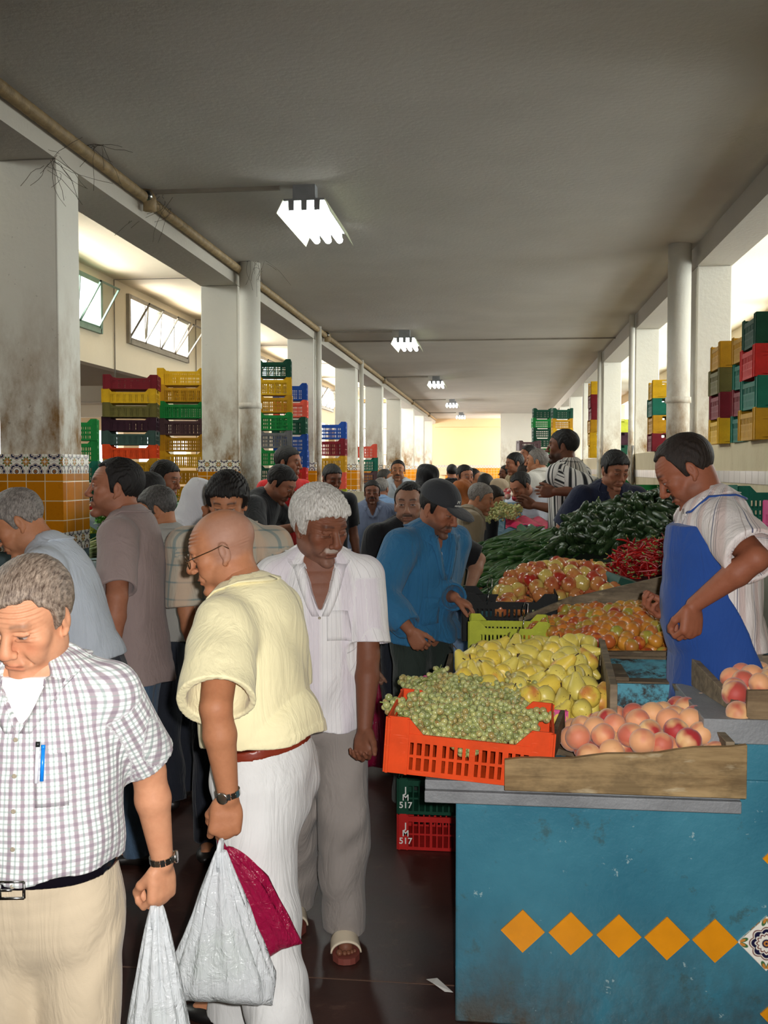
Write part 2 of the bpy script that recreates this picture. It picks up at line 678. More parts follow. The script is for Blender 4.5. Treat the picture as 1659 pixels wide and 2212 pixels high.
# piers between the openings below
for i in range(10):
    yy = 10.9 + 4.65 * (i - 1) + 3.5
    wl.box(XWL - .2, XWL, yy, yy + .8, 0, HDR)
struct(wl, 'wall_left', M_WALL)
cb = MB()
for i in range(8):
    yy = edges[i][1] + .65
    cb.tube([(XWL + .02, yy, 0.0), (XWL + .02, yy, ZA - .02), (XL0 - .05, yy, ZA - .02)], .012, 6)
struct(cb, 'trim_aisle_conduit', M_GREYF)


def clerestory(i, y0, y1, frame):
    """a run of top-hung panes, some pushed out into the aisle"""
    root = empty('window_%d' % i, (XWL, y0, WB))
    tag(root, kind='structure')
    L = y1 - y0
    H = WT - WB
    fr = MB()
    fr.box(-.1, .06, 0, L, -.05, .03).box(-.1, .06, 0, L, H - .03, H + .05)
    fr.box(-.1, .06, -.05, .03, -.05, H + .05).box(-.1, .06, L - .03, L + .05, -.05, H + .05)
    n = 4
    for k in range(1, n):
        fr.box(-.04, .03, L * k / n - .02, L * k / n + .02, 0, H)
    fr.build('window_frame', frame, root)
    for k in range(n):
        a, b = L * k / n + .03, L * (k + 1) / n - .03
        ang = math.radians((32, 4, 30, 34)[(k + i) % 4])
        Mx = Matrix.Translation((.02, 0, .04)) @ Matrix.Rotation(ang, 4, 'Y')
        s = MB()
        w = .032
        s.box(-.012, .014, a, b, 0, w, Mx).box(-.012, .014, a, b, H - w - .04, H - .04, Mx)
        s.box(-.012, .014, a, a + w, 0, H - .04, Mx).box(-.012, .014, b - w, b, 0, H - .04, Mx)
        so = s.build('sash', frame, root)
        MB().box(-.002, .002, a + w, b - w, w, H - w - .04, Mx).build('pane', M_GLASS, so)
    return root


for i, (a, b2) in enumerate(edges):
    clerestory(i + 1, a, b2, M_GREENF if i % 2 == 0 else M_GREYF)

# the dim hall beyond the left aisle
struct(MB().box(-12, XWL - .2, -9, 47, 3.42, 3.5), 'ceiling_outer', plaster('dim_plaster', srgb(190, 172, 144)))
ow = MB()
ow.box(-12.2, -12, -9, 47, 0, 1.9).box(-12.2, -12, -9, 47, 2.9, 3.5).box(-12.2, -12, -9, 6, 1.9, 2.9)  # near window band filled in to stop sky reflections
ow.box(-12, XWL, -9.2, -9, 0, 3.5).box(-12, XWL, 47, 47.2, 0, 3.5)  # unseen end walls added to keep sky reflections off the tiles
for i in range(16): ow.box(-12.2, -12, -8 + i * 3.6, -6.6 + i * 3.6, 1.9, 2.9)
struct(ow, 'wall_outer', plaster('dim_plaster_2', srgb(200, 178, 146)))
bm_ = MB()
for y in (9, 14, 20, 26): bm_.box(-12, XWL - .2, y, y + .3, 3.1, 3.42)
struct(bm_, 'beam_outer', M_WALL)

# right aisle: outer wall with tall steel windows
rw = MB()
rw.box(XWR, XWR + .2, -9, 47, 0, 1.5).box(XWR, XWR + .2, -9, 47, 4.6, ZA)
rw.box(XWR, XWR + .2, -9, 6.8, 1.5, 4.6)  # unseen near stretch kept windowless to cut reflections on nearby surfaces
for i in range(3, 12): rw.box(XWR, XWR + .2, -8 + i * 4.66, -7.2 + i * 4.66, 1.5, 4.6)
struct(rw, 'wall_right', M_WALL)
for i in range(3, 11):
    y0 = -7.2 + i * 4.66; y1 = y0 + 3.86
    f = MB()
    for z in (1.5, 2.9, 3.9, 4.57): f.box(XWR + .02, XWR + .1, y0, y1, z, z + .06)
    for k in range(4):
        yy = y0 + (y1 - y0 - .05) * k / 3
        f.box(XWR + .02, XWR + .1, yy, yy + .05, 1.5, 4.6)
    w = tag(f.build('window_%d' % (i + 10), M_GREYF), kind='structure')
    MB().box(XWR + .05, XWR + .056, y0, y1, 1.5, 4.6).build('pane', M_GLASS, w)

# far end
ew = MB().box(-3.4, 5.6, 47, 47.2, 0, 5)
struct(ew, 'wall_end', M_WALLW)
struct(MB().box(-2.95, 1.2, 46.2, 47, 3.62, ZC), 'beam_end', M_WALLW)
struct(MB().box(-2.95, 3.0, 46.96, 47, 1.76, 1.9), 'trim_end_flowers', M_TILEF)
struct(MB().box(-2.5, 3.0, 46.96, 47, .9, 1.76), 'trim_end_orange', M_TILEO)
struct(MB().box(.02, XR1 + .3, 42, 42.2, 0, 5), 'wall_end_right', M_WHITE)
# glazed end of the left aisle
gl = MB()
gl.box(XWL, XL0 + .1, 47, 47.2, 0, 2.35).box(XWL, XL0 + .1, 47, 47.2, 4.8, 5.0)
struct(gl, 'wall_end_left', M_WALLW)
f = MB()
for z in (2.35, 3.55, 4.75): f.box(XWL, XL0 + .1, 47.02, 47.1, z, z + .07)
for k in range(5): f.box(XWL + .78 * k, XWL + .78 * k + .05, 47.02, 47.1, 2.35, 4.8)
w = tag(f.build('window_30', M_GREYF), kind='structure')
MB().box(XWL, XL0 + .1, 47.05, 47.056, 2.35, 4.8).build('pane', M_GLASS, w)
area('daylight_end_glass', ((XWL + XL0) / 2, 47.6, 3.6), (-PI / 2, 0, 0), 3.2, 2.6, 260, (1, .97, .93))
# unseen rear wall behind the photographer, closed to keep sky reflections out
struct(MB().box(XWL, XWR, -9, -8.8, 0, 5), 'wall_back', M_WALL)

# door-like notice frame on the end wall
pn = MB()
p0, p1 = at(950, 1010, 46.9), at(966, 1026, 46.9)
pn.box(p0.x, p1.x, 46.86, 46.94, p1.z, p0.z)
prop(pn, 'notice_board', plain('notice_grey', srgb(196, 180, 150), .5), 'pale framed notice board on the far end wall', 'notice board')

# ---- service pipes
pl = MB()
pl.tube([(XL1 + .05, -3, ZC - .07), (XL1 + .05, 46, ZC - .07)], .042, 10)
prop(pl, 'service_pipe', M_PIPE, 'long brown pipe running along the top of the left beam', 'pipe')
for (x, y, zt, lab) in ((-2.74, 11.05, ZC, 'thick white round downpipe beside the second left column'),
                        (1.79, 10.62, ZC, 'thick white round downpipe beside the nearest right column')):
    r = .115
    o = empty('downpipe', (x, y, 0)); tag(o, lab, 'downpipe')
    MB().lathe([(r, 1.2), (r, zt)], 24).build('pipe_shaft', M_WHITE, o)
    MB().lathe([(r + .004, 0), (r + .004, 1.2)], 24).build('painted_foot', M_BLUEGREY, o)
    MB().lathe([(r + .012, 2.4), (r + .012, 2.46)], 24).build('pipe_collar', M_WHITE, o)
for i, (x, y) in enumerate(((-2.84, 15.9), (-2.84, 20.9), (1.9, 15.2), (1.9, 20.0))):
    o = MB().tube([(x, y, 0), (x, y, ZC - .02)], .045, 10)
    prop(o, 'thin_downpipe', M_WHITE, ['slim white pipe on the third left column', 'slim white pipe on the fourth left column',
         'slim white pipe on the second right column', 'slim white pipe on the third right column'][i], 'pipe')

# ---- ceiling lamps: three tubes in a shallow louvred tray
lampY = [8.05, 16.6, 24.9, 33.2, 41.0]
lamp0 = None
for i, y in enumerate(lampY):
    if lamp0 is None:
        r = empty('ceiling_lamp'); lamp0 = r
        MB().box(-.09, .09, -.60, -.48, -.11, 0).build('mounting_block', M_CONC, r)
        MB().box(-.09, .09, .48, .60, -.11, 0).build('mounting_block', M_CONC, r)
        MB().box(-.165, .165, -.60, .60, -.125, -.11).build('tray', M_GREYM, r)
        lv = MB()
        for sx in (-1, 1):
            lv.add([(sx * .165, -.60, -.115), (sx * .165, .60, -.115), (sx * .215, .62, -.225), (sx * .215, -.62, -.225),
                    (sx * .171, -.60, -.115), (sx * .171, .60, -.115), (sx * .221, .62, -.225), (sx * .221, -.62, -.225)],
                   [(0, 1, 2, 3), (7, 6, 5, 4), (0, 4, 5, 1), (2, 6, 7, 3), (1, 5, 6, 2), (0, 3, 7, 4)])
        lv.build('side_reflector', plain('reflector', srgb(216, 222, 190), .4, .05), r)
        for k in (-1, 0, 1):
            tb = MB().tube([(k * .104, -.56, -.185), (k * .104, .56, -.185)], 0.031, 10).build('tube', M_TUBE, r)
            for e in (-.595, .56): MB().box(k * .104 - .022, k * .104 + .022, e, e + .035, -.2, -.125).build('tube_holder', M_GREYM, tb)
    else:
        r = copy_tree(lamp0)
    r.location = (at(640, 400, 8.05).x + .06, y + .6, ZC)
    tag(r, ['nearest triple tube lamp on the ceiling', 'second triple tube lamp along the ceiling', 'third triple tube lamp along the ceiling',
            'fourth triple tube lamp along the ceiling', 'farthest triple tube lamp near the end wall'][i], 'ceiling lamp', 'ceiling tube lamps')
    x = r.location.x
    prop(MB().box(XL1, x - .2, y + .02, y + .05, ZC - .03, ZC), 'cable_duct', M_GREYF,
         'thin cable duct across the ceiling to the %s lamp' % ['nearest', 'second', 'third', 'fourth', 'farthest'][i], 'cable duct')
    o = empty('junction_lamp', (XL1 + .05, y + .03, ZC - .06)); tag(o, 'small rusty junction box with round lens on the left beam, %s from the front' % ['first', 'second', 'third', 'fourth', 'fifth'][i], 'junction box')
    MB().tube([(-.02, 0, .05), (.03, -.02, -.02), (.03, -.02, -.11)], .055, 10).build('housing', M_PIPE, o)
    MB().tube([(.02, -.03, .0), (.03, -.085, .0)], .042, 12).build('lens_ring', M_STEEL, o)
    MB().tube([(.03, -.085, 0), (.031, -.09, 0)], .03, 12).build('lens', M_BLACK, o)
prop(MB().box(XL1, XR0, 17.9, 17.93, ZC - .025, ZC), 'ceiling_conduit', M_GREYF, 'thin conduit running right across the ceiling behind the second lamp', 'conduit')
# cobwebs
M_WEB = plain('cobweb', srgb(84, 74, 60), .9)
random.seed(3)
for (px, py, Y, wl_) in ((118, 352, 6.38, 'dusty cobweb drooping from the top of the nearest left column'), (205, 290, 6.9, 'wispy cobweb strands hanging from the ceiling near the left beam'), (350, 440, 8.2, 'small cobweb by the junction box on the left beam'), (560, 565, 10.9, 'cobweb at the top of the white round downpipe')):
    wb = MB()
    for k in range(14):
        p = at(px + random.uniform(-25, 25), py + random.uniform(-25, 25), Y)
        p.z = min(p.z, ZC - .005)
        pts = [p]
        d = Vector((random.uniform(-1, 1), random.uniform(-.3, .3), random.uniform(-1, .3))) * .05
        for j in range(5):
            d = d + Vector((random.uniform(-1, 1), 0, random.uniform(-1, .7))) * .02
            q = pts[-1] + d; q.z = min(q.z, ZC - .004)
            pts.append(q)
        wb.tube(pts, .0016, 4)
    prop(wb, 'cobweb', M_WEB, wl_, 'cobweb')
# ---------------------------------------------------------------- distance-field modelling of bodies and cloth
F4 = np.float32


def A3(v): return np.array([v[0], v[1], v[2]], F4)


def nrm(v):
    v = np.asarray(v, F4)
    return v / (np.linalg.norm(v) + 1e-9)


class Field:
    def __init__(s):
        s.p = []
        s.disp = None

    def add(s, fn, c, R, op='u', k=.01):
        s.p.append((fn, A3(c), float(R), op, k))
        return s

    def cap(s, a, b, ra, rb=None, op='u', k=.01, flat=None):
        a, b = A3(a), A3(b)
        rb = ra if rb is None else rb
        ab = b - a
        L2 = float(ab @ ab) + 1e-12
        L = math.sqrt(L2)

        def fn(P):
            q = P - a
            t0 = (q @ ab) / L2
            t = np.clip(t0, 0, 1)
            q = q - t[:, None] * ab
            d = np.sqrt((q * q).sum(1)) - (ra + (rb - ra) * t)
            if flat: 
                if 'b' in flat: d = np.maximum(d, (t0 - 1) * L)
                if 'a' in flat: d = np.maximum(d, -t0 * L)
            return d
        return s.add(fn, (a + b) / 2, L / 2 + max(ra, rb), op, k)

    def ell(s, c, r, M=None, op='u', k=.01):
        c = A3(c)
        r = np.array(r, F4)
        M = None if M is None else np.array(M, F4)

        def fn(P):
            q = P - c
            if M is not None: q = q @ M
            q1 = q / r
            k0 = np.sqrt((q1 * q1).sum(1)) + 1e-6
            q2 = q1 / r
            k1 = np.sqrt((q2 * q2).sum(1)) + 1e-6
            return k0 * (k0 - 1) / k1
        return s.add(fn, c, float(r.max()), op, k)

    def loft(s, pts, lat, ra, rb, rc=None, op='u', k=.01, flat='', sub=3):
        """chain of ellipses: pts centres, lat lateral axis per point, ra lateral, rb front, rc back radii"""
        pts = np.array([A3(p) for p in pts])
        n = len(pts)
        lat = np.array([A3(l) for l in lat]) if len(np.shape(lat)) > 1 else np.repeat(A3(lat)[None], n, 0)
        ra = np.array(ra if np.ndim(ra) else [ra] * n, F4)
        rb = np.array(rb if np.ndim(rb) else [rb] * n, F4)
        rc = rb if rc is None else np.array(rc if np.ndim(rc) else [rc] * n, F4)
        # smooth resampling
        if sub > 1 and n > 2:
            tt = np.arange(n)
            ts = np.linspace(0, n - 1, (n - 1) * sub + 1)

            def cr(A):
                A = np.asarray(A, F4)
                i = np.clip(np.floor(ts).astype(int), 0, n - 2)
                f = (ts - i).astype(F4)
                a0, a1, a2, a3 = A[np.maximum(i - 1, 0)], A[i], A[i + 1], A[np.minimum(i + 2, n - 1)]
                if A.ndim > 1: f = f[:, None]
                return .5 * (2 * a1 + (a2 - a0) * f + (2 * a0 - 5 * a1 + 4 * a2 - a3) * f * f + (3 * a1 - a0 - 3 * a2 + a3) * f ** 3)
            pts, lat, ra, rb, rc = cr(pts), cr(lat), cr(ra), cr(rb), cr(rc)
            n = len(pts)
        segs = []
        for i in range(n - 1):
            ax = pts[i + 1] - pts[i]
            L = float(np.linalg.norm(ax)) + 1e-9
            ax = ax / L
            l = nrm((lat[i] + lat[i + 1]) / 2)
            l = nrm(l - ax * (l @ ax))
            f = np.cross(l, ax)  # front axis for upward spines is -f
            segs.append((pts[i], ax, L, l, -f, ra[i], ra[i + 1], rb[i], rb[i + 1], rc[i], rc[i + 1]))
        first, last = segs[0], segs[-1]

        def fn(P):
            best = None
            for (p0, ax, L, l, f, a0, a1, b0, b1, c0, c1) in segs:
                q = P - p0
                w0 = q @ ax
                t = np.clip(w0 / L, 0, 1)
                w = w0 - t * L
                u = q @ l
                v = q @ f
                a = a0 + (a1 - a0) * t
                b = np.where(v >= 0, b0 + (b1 - b0) * t, c0 + (c1 - c0) * t)
                m = np.minimum(a, b)
                k0 = np.sqrt((u / a) ** 2 + (v / b) ** 2 + (w / m) ** 2) + 1e-6
                k1 = np.sqrt((u / a / a) ** 2 + (v / b / b) ** 2 + (w / m / m) ** 2) + 1e-6
                d = k0 * (k0 - 1) / k1
                best = d if best is None else np.minimum(best, d)
            if 'a' in flat: best = np.maximum(best, -((P - first[0]) @ first[1]))
            if 'b' in flat: best = np.maximum(best, (P - last[0]) @ last[1] - last[2])
            return best
        c = (pts.min(0) + pts.max(0)) / 2
        R = float(np.linalg.norm(pts - c, axis=1).max() + max(ra.max(), rb.max(), rc.max()))
        return s.add(fn, c, R, op, k)

    def ev(s, P, prims=None):
        d = np.full(len(P), 9.0, F4)
        for (fn, c, R, op, k) in (s.p if prims is None else prims):
            e = fn(P)
            if op == 'u':
                h = np.clip(.5 + .5 * (e - d) / k, 0, 1)
                d = e + (d - e) * h - k * h * (1 - h)
                # note: h weights the running value
            elif op == 's':
                e = -e
                h = np.clip(.5 - .5 * (e - d) / k, 0, 1)
                h = np.clip(.5 + .5 * (e - d) / k, 0, 1)
                d = d + (e - d) * h + k * h * (1 - h)
            elif op == 'i':
                h = np.clip(.5 + .5 * (e - d) / k, 0, 1)
                d = d + (e - d) * h + k * h * (1 - h)
        if s.disp is not None: d = d + s.disp(P)
        return d

    def mesh(s, vox, pad=.02):
        B = 14
        us = [p for p in s.p if p[3] == 'u']
        lo = np.min([p[1] - p[2] for p in us], 0) - pad
        hi = np.max([p[1] + p[2] for p in us], 0) + pad
        nb = np.ceil((hi - lo) / (B * vox)).astype(int)
        ii = np.stack(np.meshgrid(*[np.arange(n) for n in nb], indexing='ij'), -1).reshape(-1, 3)
        cen = (lo + (ii + .5) * B * vox).astype(F4)
        d0 = s.ev(cen)
        hd = B * vox * .87
        sign = np.where(d0 < 0, -1, 1).astype(F4).reshape(nb)
        dense = np.repeat(np.repeat(np.repeat(sign, B, 0), B, 1), B, 2)
        loc = np.stack(np.meshgrid(*[np.arange(B)] * 3, indexing='ij'), -1).reshape(-1, 3).astype(F4) * vox
        keep = np.nonzero(np.abs(d0) < hd * 1.5 + .012)[0]
        C = np.array([p[1] for p in s.p]); Rr = np.array([p[2] for p in s.p]); K = np.array([p[4] for p in s.p])
        isI = np.array([p[3] == 'i' for p in s.p])
        for j in keep:
            c = cen[j]
            near = (np.linalg.norm(C - c, axis=1) - Rr < hd + K + .03) | isI
            pr = [s.p[q] for q in np.nonzero(near)[0]]
            if not pr: continue
            P = lo.astype(F4) + (ii[j] * B * vox).astype(F4) + loc
            e = s.ev(P, pr).reshape(B, B, B)
            a, b, c_ = ii[j] * B
            dense[a:a + B, b:b + B, c_:c_ + B] = e
        dense[0], dense[-1], dense[:, 0], dense[:, -1], dense[:, :, 0], dense[:, :, -1] = (1,) * 6
        g = vdb.FloatGrid()
        g.background = 1.0
        g.copyFromArray(np.ascontiguousarray(dense))
        pts, tri, quad = g.convertToPolygons(isovalue=0.0, adaptivity=0.0)
        pts = pts.astype(F4) * vox + lo.astype(F4)
        return pts, np.asarray(tri, 'i4'), np.asarray(quad, 'i4')


def join_geo(gs):
    P, T, Q, n = [], [], [], 0
    for (p, t, q) in gs:
        P.append(p)
        if len(t): T.append(t + n)
        if len(q): Q.append(q + n)
        n += len(p)
    return np.concatenate(P), (np.concatenate(T) if T else np.zeros((0, 3), 'i4')), (np.concatenate(Q) if Q else np.zeros((0, 4), 'i4'))


def geo_obj(name, geo, mat, parent=None, origin=(0, 0, 0), attrs=None, loc=None):
    p, t, q = geo
    me = bpy.data.meshes.new(name)
    o0 = np.array(origin, F4)
    v = p - o0
    if len(q):
        a, b, c, d = (v[q[:, i]] for i in range(4))
        vol = float((np.cross(a, b) * c).sum() + (np.cross(a, c) * d).sum())
    else:
        a, b, c = (v[t[:, i]] for i in range(3))
        vol = float((np.cross(a, b) * c).sum())
    if vol < 0:
        t = t[:, ::-1]; q = q[:, ::-1]
    me.vertices.add(len(v))
    me.vertices.foreach_set('co', v.astype(F4).ravel())
    nl = len(t) * 3 + len(q) * 4
    me.loops.add(nl)
    me.loops.foreach_set('vertex_index', np.concatenate([t.ravel(), q.ravel()]).astype('i4'))
    nf = len(t) + len(q)
    me.polygons.add(nf)
    st = np.concatenate([np.arange(len(t)) * 3, len(t) * 3 + np.arange(len(q)) * 4]).astype('i4')
    me.polygons.foreach_set('loop_start', st)
    me.polygons.foreach_set('use_smooth', np.ones(nf, bool))
    me.update(calc_edges=True)
    me.validate()
    me.materials.append(mat)
    for k, (typ, arr) in (attrs or {}).items():
        at_ = me.attributes.new(k, typ, 'POINT')
        key = 'color' if typ == 'FLOAT_COLOR' else 'vector' if typ == 'FLOAT_VECTOR' else 'value'
        at_.data.foreach_set(key, np.asarray(arr, F4).ravel())
    o = bpy.data.objects.new(name, me)
    COL.objects.link(o)
    if parent is not None: o.parent = parent
    if loc is not None: o.location = loc
    return o


def wav(P, a, b, f, g, ph=0.):
    return np.sin(P @ np.array(a, F4) * f + 1.7 * np.sin(P @ np.array(b, F4) * g + ph) + ph * 2)


# ---------------------------------------------------------------- head
def ssm(x, a, b):
    t = np.clip((x - a) / (b - a), 0, 1)
    return t * t * (3 - 2 * t)


def head_field(F, O, R, s, o):
    """O origin between the ears, R columns = right, front, up; s scale; o options"""
    R = np.array(R, F4)
    W = lambda x, y, z: O + R @ (np.array([x, y, z], F4) * s)
    fat = o.get('fat', 1.0)
    nose = o.get('nose', 1.0)
    E = lambda c, r, **k: F.ell(W(*c), [x * s for x in r], R, **k)
    Cp = lambda a, b, ra, rb=None, **k: F.cap(W(*a), W(*b), ra * s, (rb or ra) * s, **k)
    E((0, -.014, .038), (.075, .096, .084))
    E((0, .022, .030), (.066, .070, .062), k=.02)
    E((0, .026, -.038), (.056 * fat, .062, .078), k=.02)
    for x in (-1, 1):
        E((x * .044 * fat, .010, -.062), (.020 * fat, .036, .026), k=.022)       # jaw angle
        E((x * .043 * fat, .058, -.012), (.022, .024, .024), k=.018)            # cheekbone
        E((x * .030 * fat, .066, -.045), (.020 * fat, .020, .026), k=.018)       # cheek
    E((0, .078, -.100), (.024, .022, .019), k=.02)                             # chin
    E((0, .074, -.060), (.030, .024, .022), k=.015)                            # mouth mass
    Cp((-.036, .080, .034), (.036, .080, .034), .011, k=.014)                  # brow
    for x in (-1, 1):
        E((x * .031, .103, .012), (.017, .018, .012), op='s', k=.012)
        E((x * .031, .0775, .011), (.0135, .0135, .0125), k=.002)
        # lids and bag
        Cp((x * .019, .0885, .0165), (x * .044, .081, .0165), .0042, k=.003)
        Cp((x * .021, .088, .001), (x * .042, .080, .001), .0035, k=.006)
        E((x * .0775, -.012, -.002), (.0075, .0165, .030), k=.006)
        E((x * .087, -.008, .004), (.0060, .0100, .0175), op='s', k=.003)
        Cp((x * .078, -.004, -.028), (x * .076, .0, -.034), .0065, k=.006)
    Cp((0, .088, .022), (0, .103 + .005 * nose, -.018), .0078, .0108 * nose, k=.011)
    E((0, .107 + .004 * nose, -.024), (.0125 * nose, .0125, .0110), k=.008)
    for x in (-1, 1):
        E((x * .0125 * nose, .101, -.029), (.0075 * nose, .011, .0085), k=.006)
        E((x * .006 * nose, .108, -.037), (.0038, .006, .004), op='s', k=.003)
        Cp((x * .021, .097, -.030), (x * .034, .080, -.062), .0028, .0035, op='s', k=.010)
    # lips
    Cp((-.020, .090, -.0590), (.020, .090, -.0590), .0052, k=.005)
    Cp((-.016, .091, -.0700), (.016, .091, -.0700), .0060, k=.005)
    E((0, .096, -.059), (.014, .007, .0045), k=.004)
    Cp((-.024, .097, -.0645), (.024, .097, -.0645), .0018, op='s', k=.004)
    E((0, .103, -.084), (.018, .010, .006), op='s', k=.010)
    if o.get('double', 0):
        E((0, .040, -.118), (.040 * fat, .036, .022), k=.025)


def head_local(P, O, R, s):
    return ((P - O) @ np.array(R, F4)) / s


def head_colour(L, o):
    """linear colours from head-local positions; skin, stubble, lips, brows and eyes"""
    n = len(L)
    skin = np.array(o.get('skin', srgb(176, 122, 92)), F4)
    c = np.repeat(skin[None], n, 0)
    x, y, z = np.abs(L[:, 0]), L[:, 1], L[:, 2]
    front = ssm(y, .035, .06)

    def blend(m, col):
        nonlocal c
        c = c * (1 - m[:, None]) + np.array(col, F4)[None] * m[:, None]
    # ruddy cheeks and nose
    m = np.exp(-(((x - .045) / .018) ** 2 + ((z + .02) / .018) ** 2)) * front * .35 + np.exp(-((x / .014) ** 2 + ((z + .024) / .012) ** 2)) * front * .4
    blend(np.clip(m, 0, 1), skin * np.array([1.05, .72, .66], F4))
    hc = np.array(o.get('hair', srgb(30, 26, 24)), F4)
    stub = o.get('stubble', .25)
    m = ssm(-z, .028, .05) * ssm(y, -.02, .02) * (1 - np.exp(-((x / .016) ** 2 + ((z + .064) / .010) ** 2)) * front) * ssm(z, -.135, -.11)
    m = m * (1 - .6 * np.exp(-(((x - .047) / .014) ** 2 + ((z + .04) / .012) ** 2)))
    blend(np.clip(m * stub, 0, 1), hc * .6 + skin * .2)
    ms = o.get('moustache', 0)
    m = ssm(z, -.0575, -.052) * (1 - ssm(z, -.043, -.038)) * (1 - ssm(x, .022, .030)) * front
    blend(np.clip(m * max(ms, stub * .4), 0, 1), o.get('mcol', hc))
    m = np.exp(-(((z + .0645 ) / .0095) ** 4)) * (1 - ssm(x, .020, .026)) * ssm(y, .075, .085)
    blend(np.clip(m * .55, 0, 1), skin * np.array([.85, .52, .5], F4))
    m = np.exp(-(((z + .0645) / .0018) ** 2)) * (1 - ssm(x, .020, .026)) * ssm(y, .075, .085)
    blend(m * .7, skin * .25)  # parting of the lips coloured darker
    # brows
    zb = .036 + .004 * np.sin((x - .012) / .04 * 3.1)
    m = np.exp(-(((z - zb) / .0048) ** 2)) * ssm(x, .010, .016) * (1 - ssm(x, .045, .054)) * front
    blend(np.clip(m * o.get('brow', .85), 0, 1), o.get('bcol', hc))
    # eyes
    ex = x - .031
    er = np.sqrt(ex ** 2 + ((z - .011) / .62) ** 2)
    op_ = o.get('eye', .5)
    if op_ > 0:
        zz = z - (.011 - .003 * (1 - op_))
        m = ssm(-np.abs(zz), -.0062 * op_ - .0012, -.0052 * op_) * (1 - ssm(np.abs(ex), .0105, .0125)) * ssm(y, .074, .08)
        blend(m, (.40, .37, .35))
        ir = np.sqrt(ex ** 2 + (zz + .001) ** 2)
        blend(m * (1 - ssm(ir, .0050, .0062)), (.035, .022, .015))
    zl = .011 + .0075 * op_ - (0 if op_ > 0 else .0065)
    m = np.exp(-(((z - zl + 8 * ex * ex * 2) / .0016) ** 2)) * (1 - ssm(np.abs(ex), .013, .016)) * front
    blend(m * .75, (.03, .02, .018))
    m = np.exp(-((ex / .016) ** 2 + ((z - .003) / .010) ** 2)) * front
    blend(m * .22, skin * .45)  # patch under each eye coloured darker
    # forehead mark, stubble on the bald scalp
    if o.get('mark'):
        m = np.exp(-(((L[:, 0] - .012) / .011) ** 2 + ((z - .082) / .012) ** 2)) * ssm(y, .02, .05)
        blend(m * .8, skin * .35)
    if o.get('scalp'):
        m = ssm(z - .055 + .5 * (y + .01), -.02, .03) * 0 + ssm(-y, -.045, .0) * ssm(z, -.05, -.02) * (1 - ssm(z, .085, .118)) * ssm(L[:, 2] + y * .2, -.06, -.02)
        blend(np.clip(m * o['scalp'], 0, 1), o.get('scol', srgb(150, 135, 128)))
    return c


def hair_field(O, R, s, o):
    kind = o['style']
    F = Field()
    R = np.array(R, F4)
    th = o.get('thick', .008)
    W = lambda x, y, z: O + R @ (np.array([x, y, z], F4) * s)
    F.ell(W(0, -.014, .038), [(.075 + th) * s, (.096 + th) * s, (.084 + th * 1.1) * s], R)
    F.ell(W(0, .012, .040), [(.069 + th) * s, (.070 + th * .6) * s, (.062 + th) * s], R, k=.02)
    hl = o.get('line', .078)      # hairline height at the front
    tmp = o.get('temple', .04)
    rg = o.get('ragged', .004)

    def cut(P):
        L = head_local(P, O, R, s)
        x, y, z = np.abs(L[:, 0]), L[:, 1], L[:, 2]
        zl = np.interp(y, [-.12, -.085, -.045, -.022, -.006, .004, .016, .03, .055, .075, .10],
                       [-.052, -.058, -.040, .018, .030, -.022, -.018, tmp, hl - .012, hl, hl + .004]).astype(F4)
        # receding corners
        zl = zl + o.get('recede', 0) * np.exp(-((x - .045) / .018) ** 2) * ssm(y, .0, .04)
        d = (zl - z) + rg * np.sin(L[:, 0] * 240 + 3 * np.sin(y * 130)) * .5 + rg * np.sin(y * 210 + L[:, 0] * 90) * .5
        if o.get('crown', 0):   # bald crown
            r = np.sqrt((L[:, 0] / .062) ** 2 + ((y + .0) / .085) ** 2)
            d = np.maximum(d, np.where(z > .03, (o['crown'] - r) * .06, -1))
        return d * s * .7
    F.add(cut, O, 9, 'i', .011)
    st = o.get('strand', .0011)
    wv = o.get('wave', 1.0)

    def disp(P):
        L = head_local(P, O, R, s)
        q = L[:, 0] * 1.0 + .35 * np.sin(L[:, 1] * 30 * wv) * .02 + .3 * L[:, 2] * 0
        t = np.sin(L[:, 0] * 620 + 6 * np.sin(L[:, 1] * 38 * wv + L[:, 2] * 20)) * st
        t2 = np.sin(L[:, 0] * 160 + 4 * np.sin(L[:, 1] * 60 * wv) + L[:, 2] * 90) * st * .9
        return (t + t2) * s
    F.disp = disp
    return F


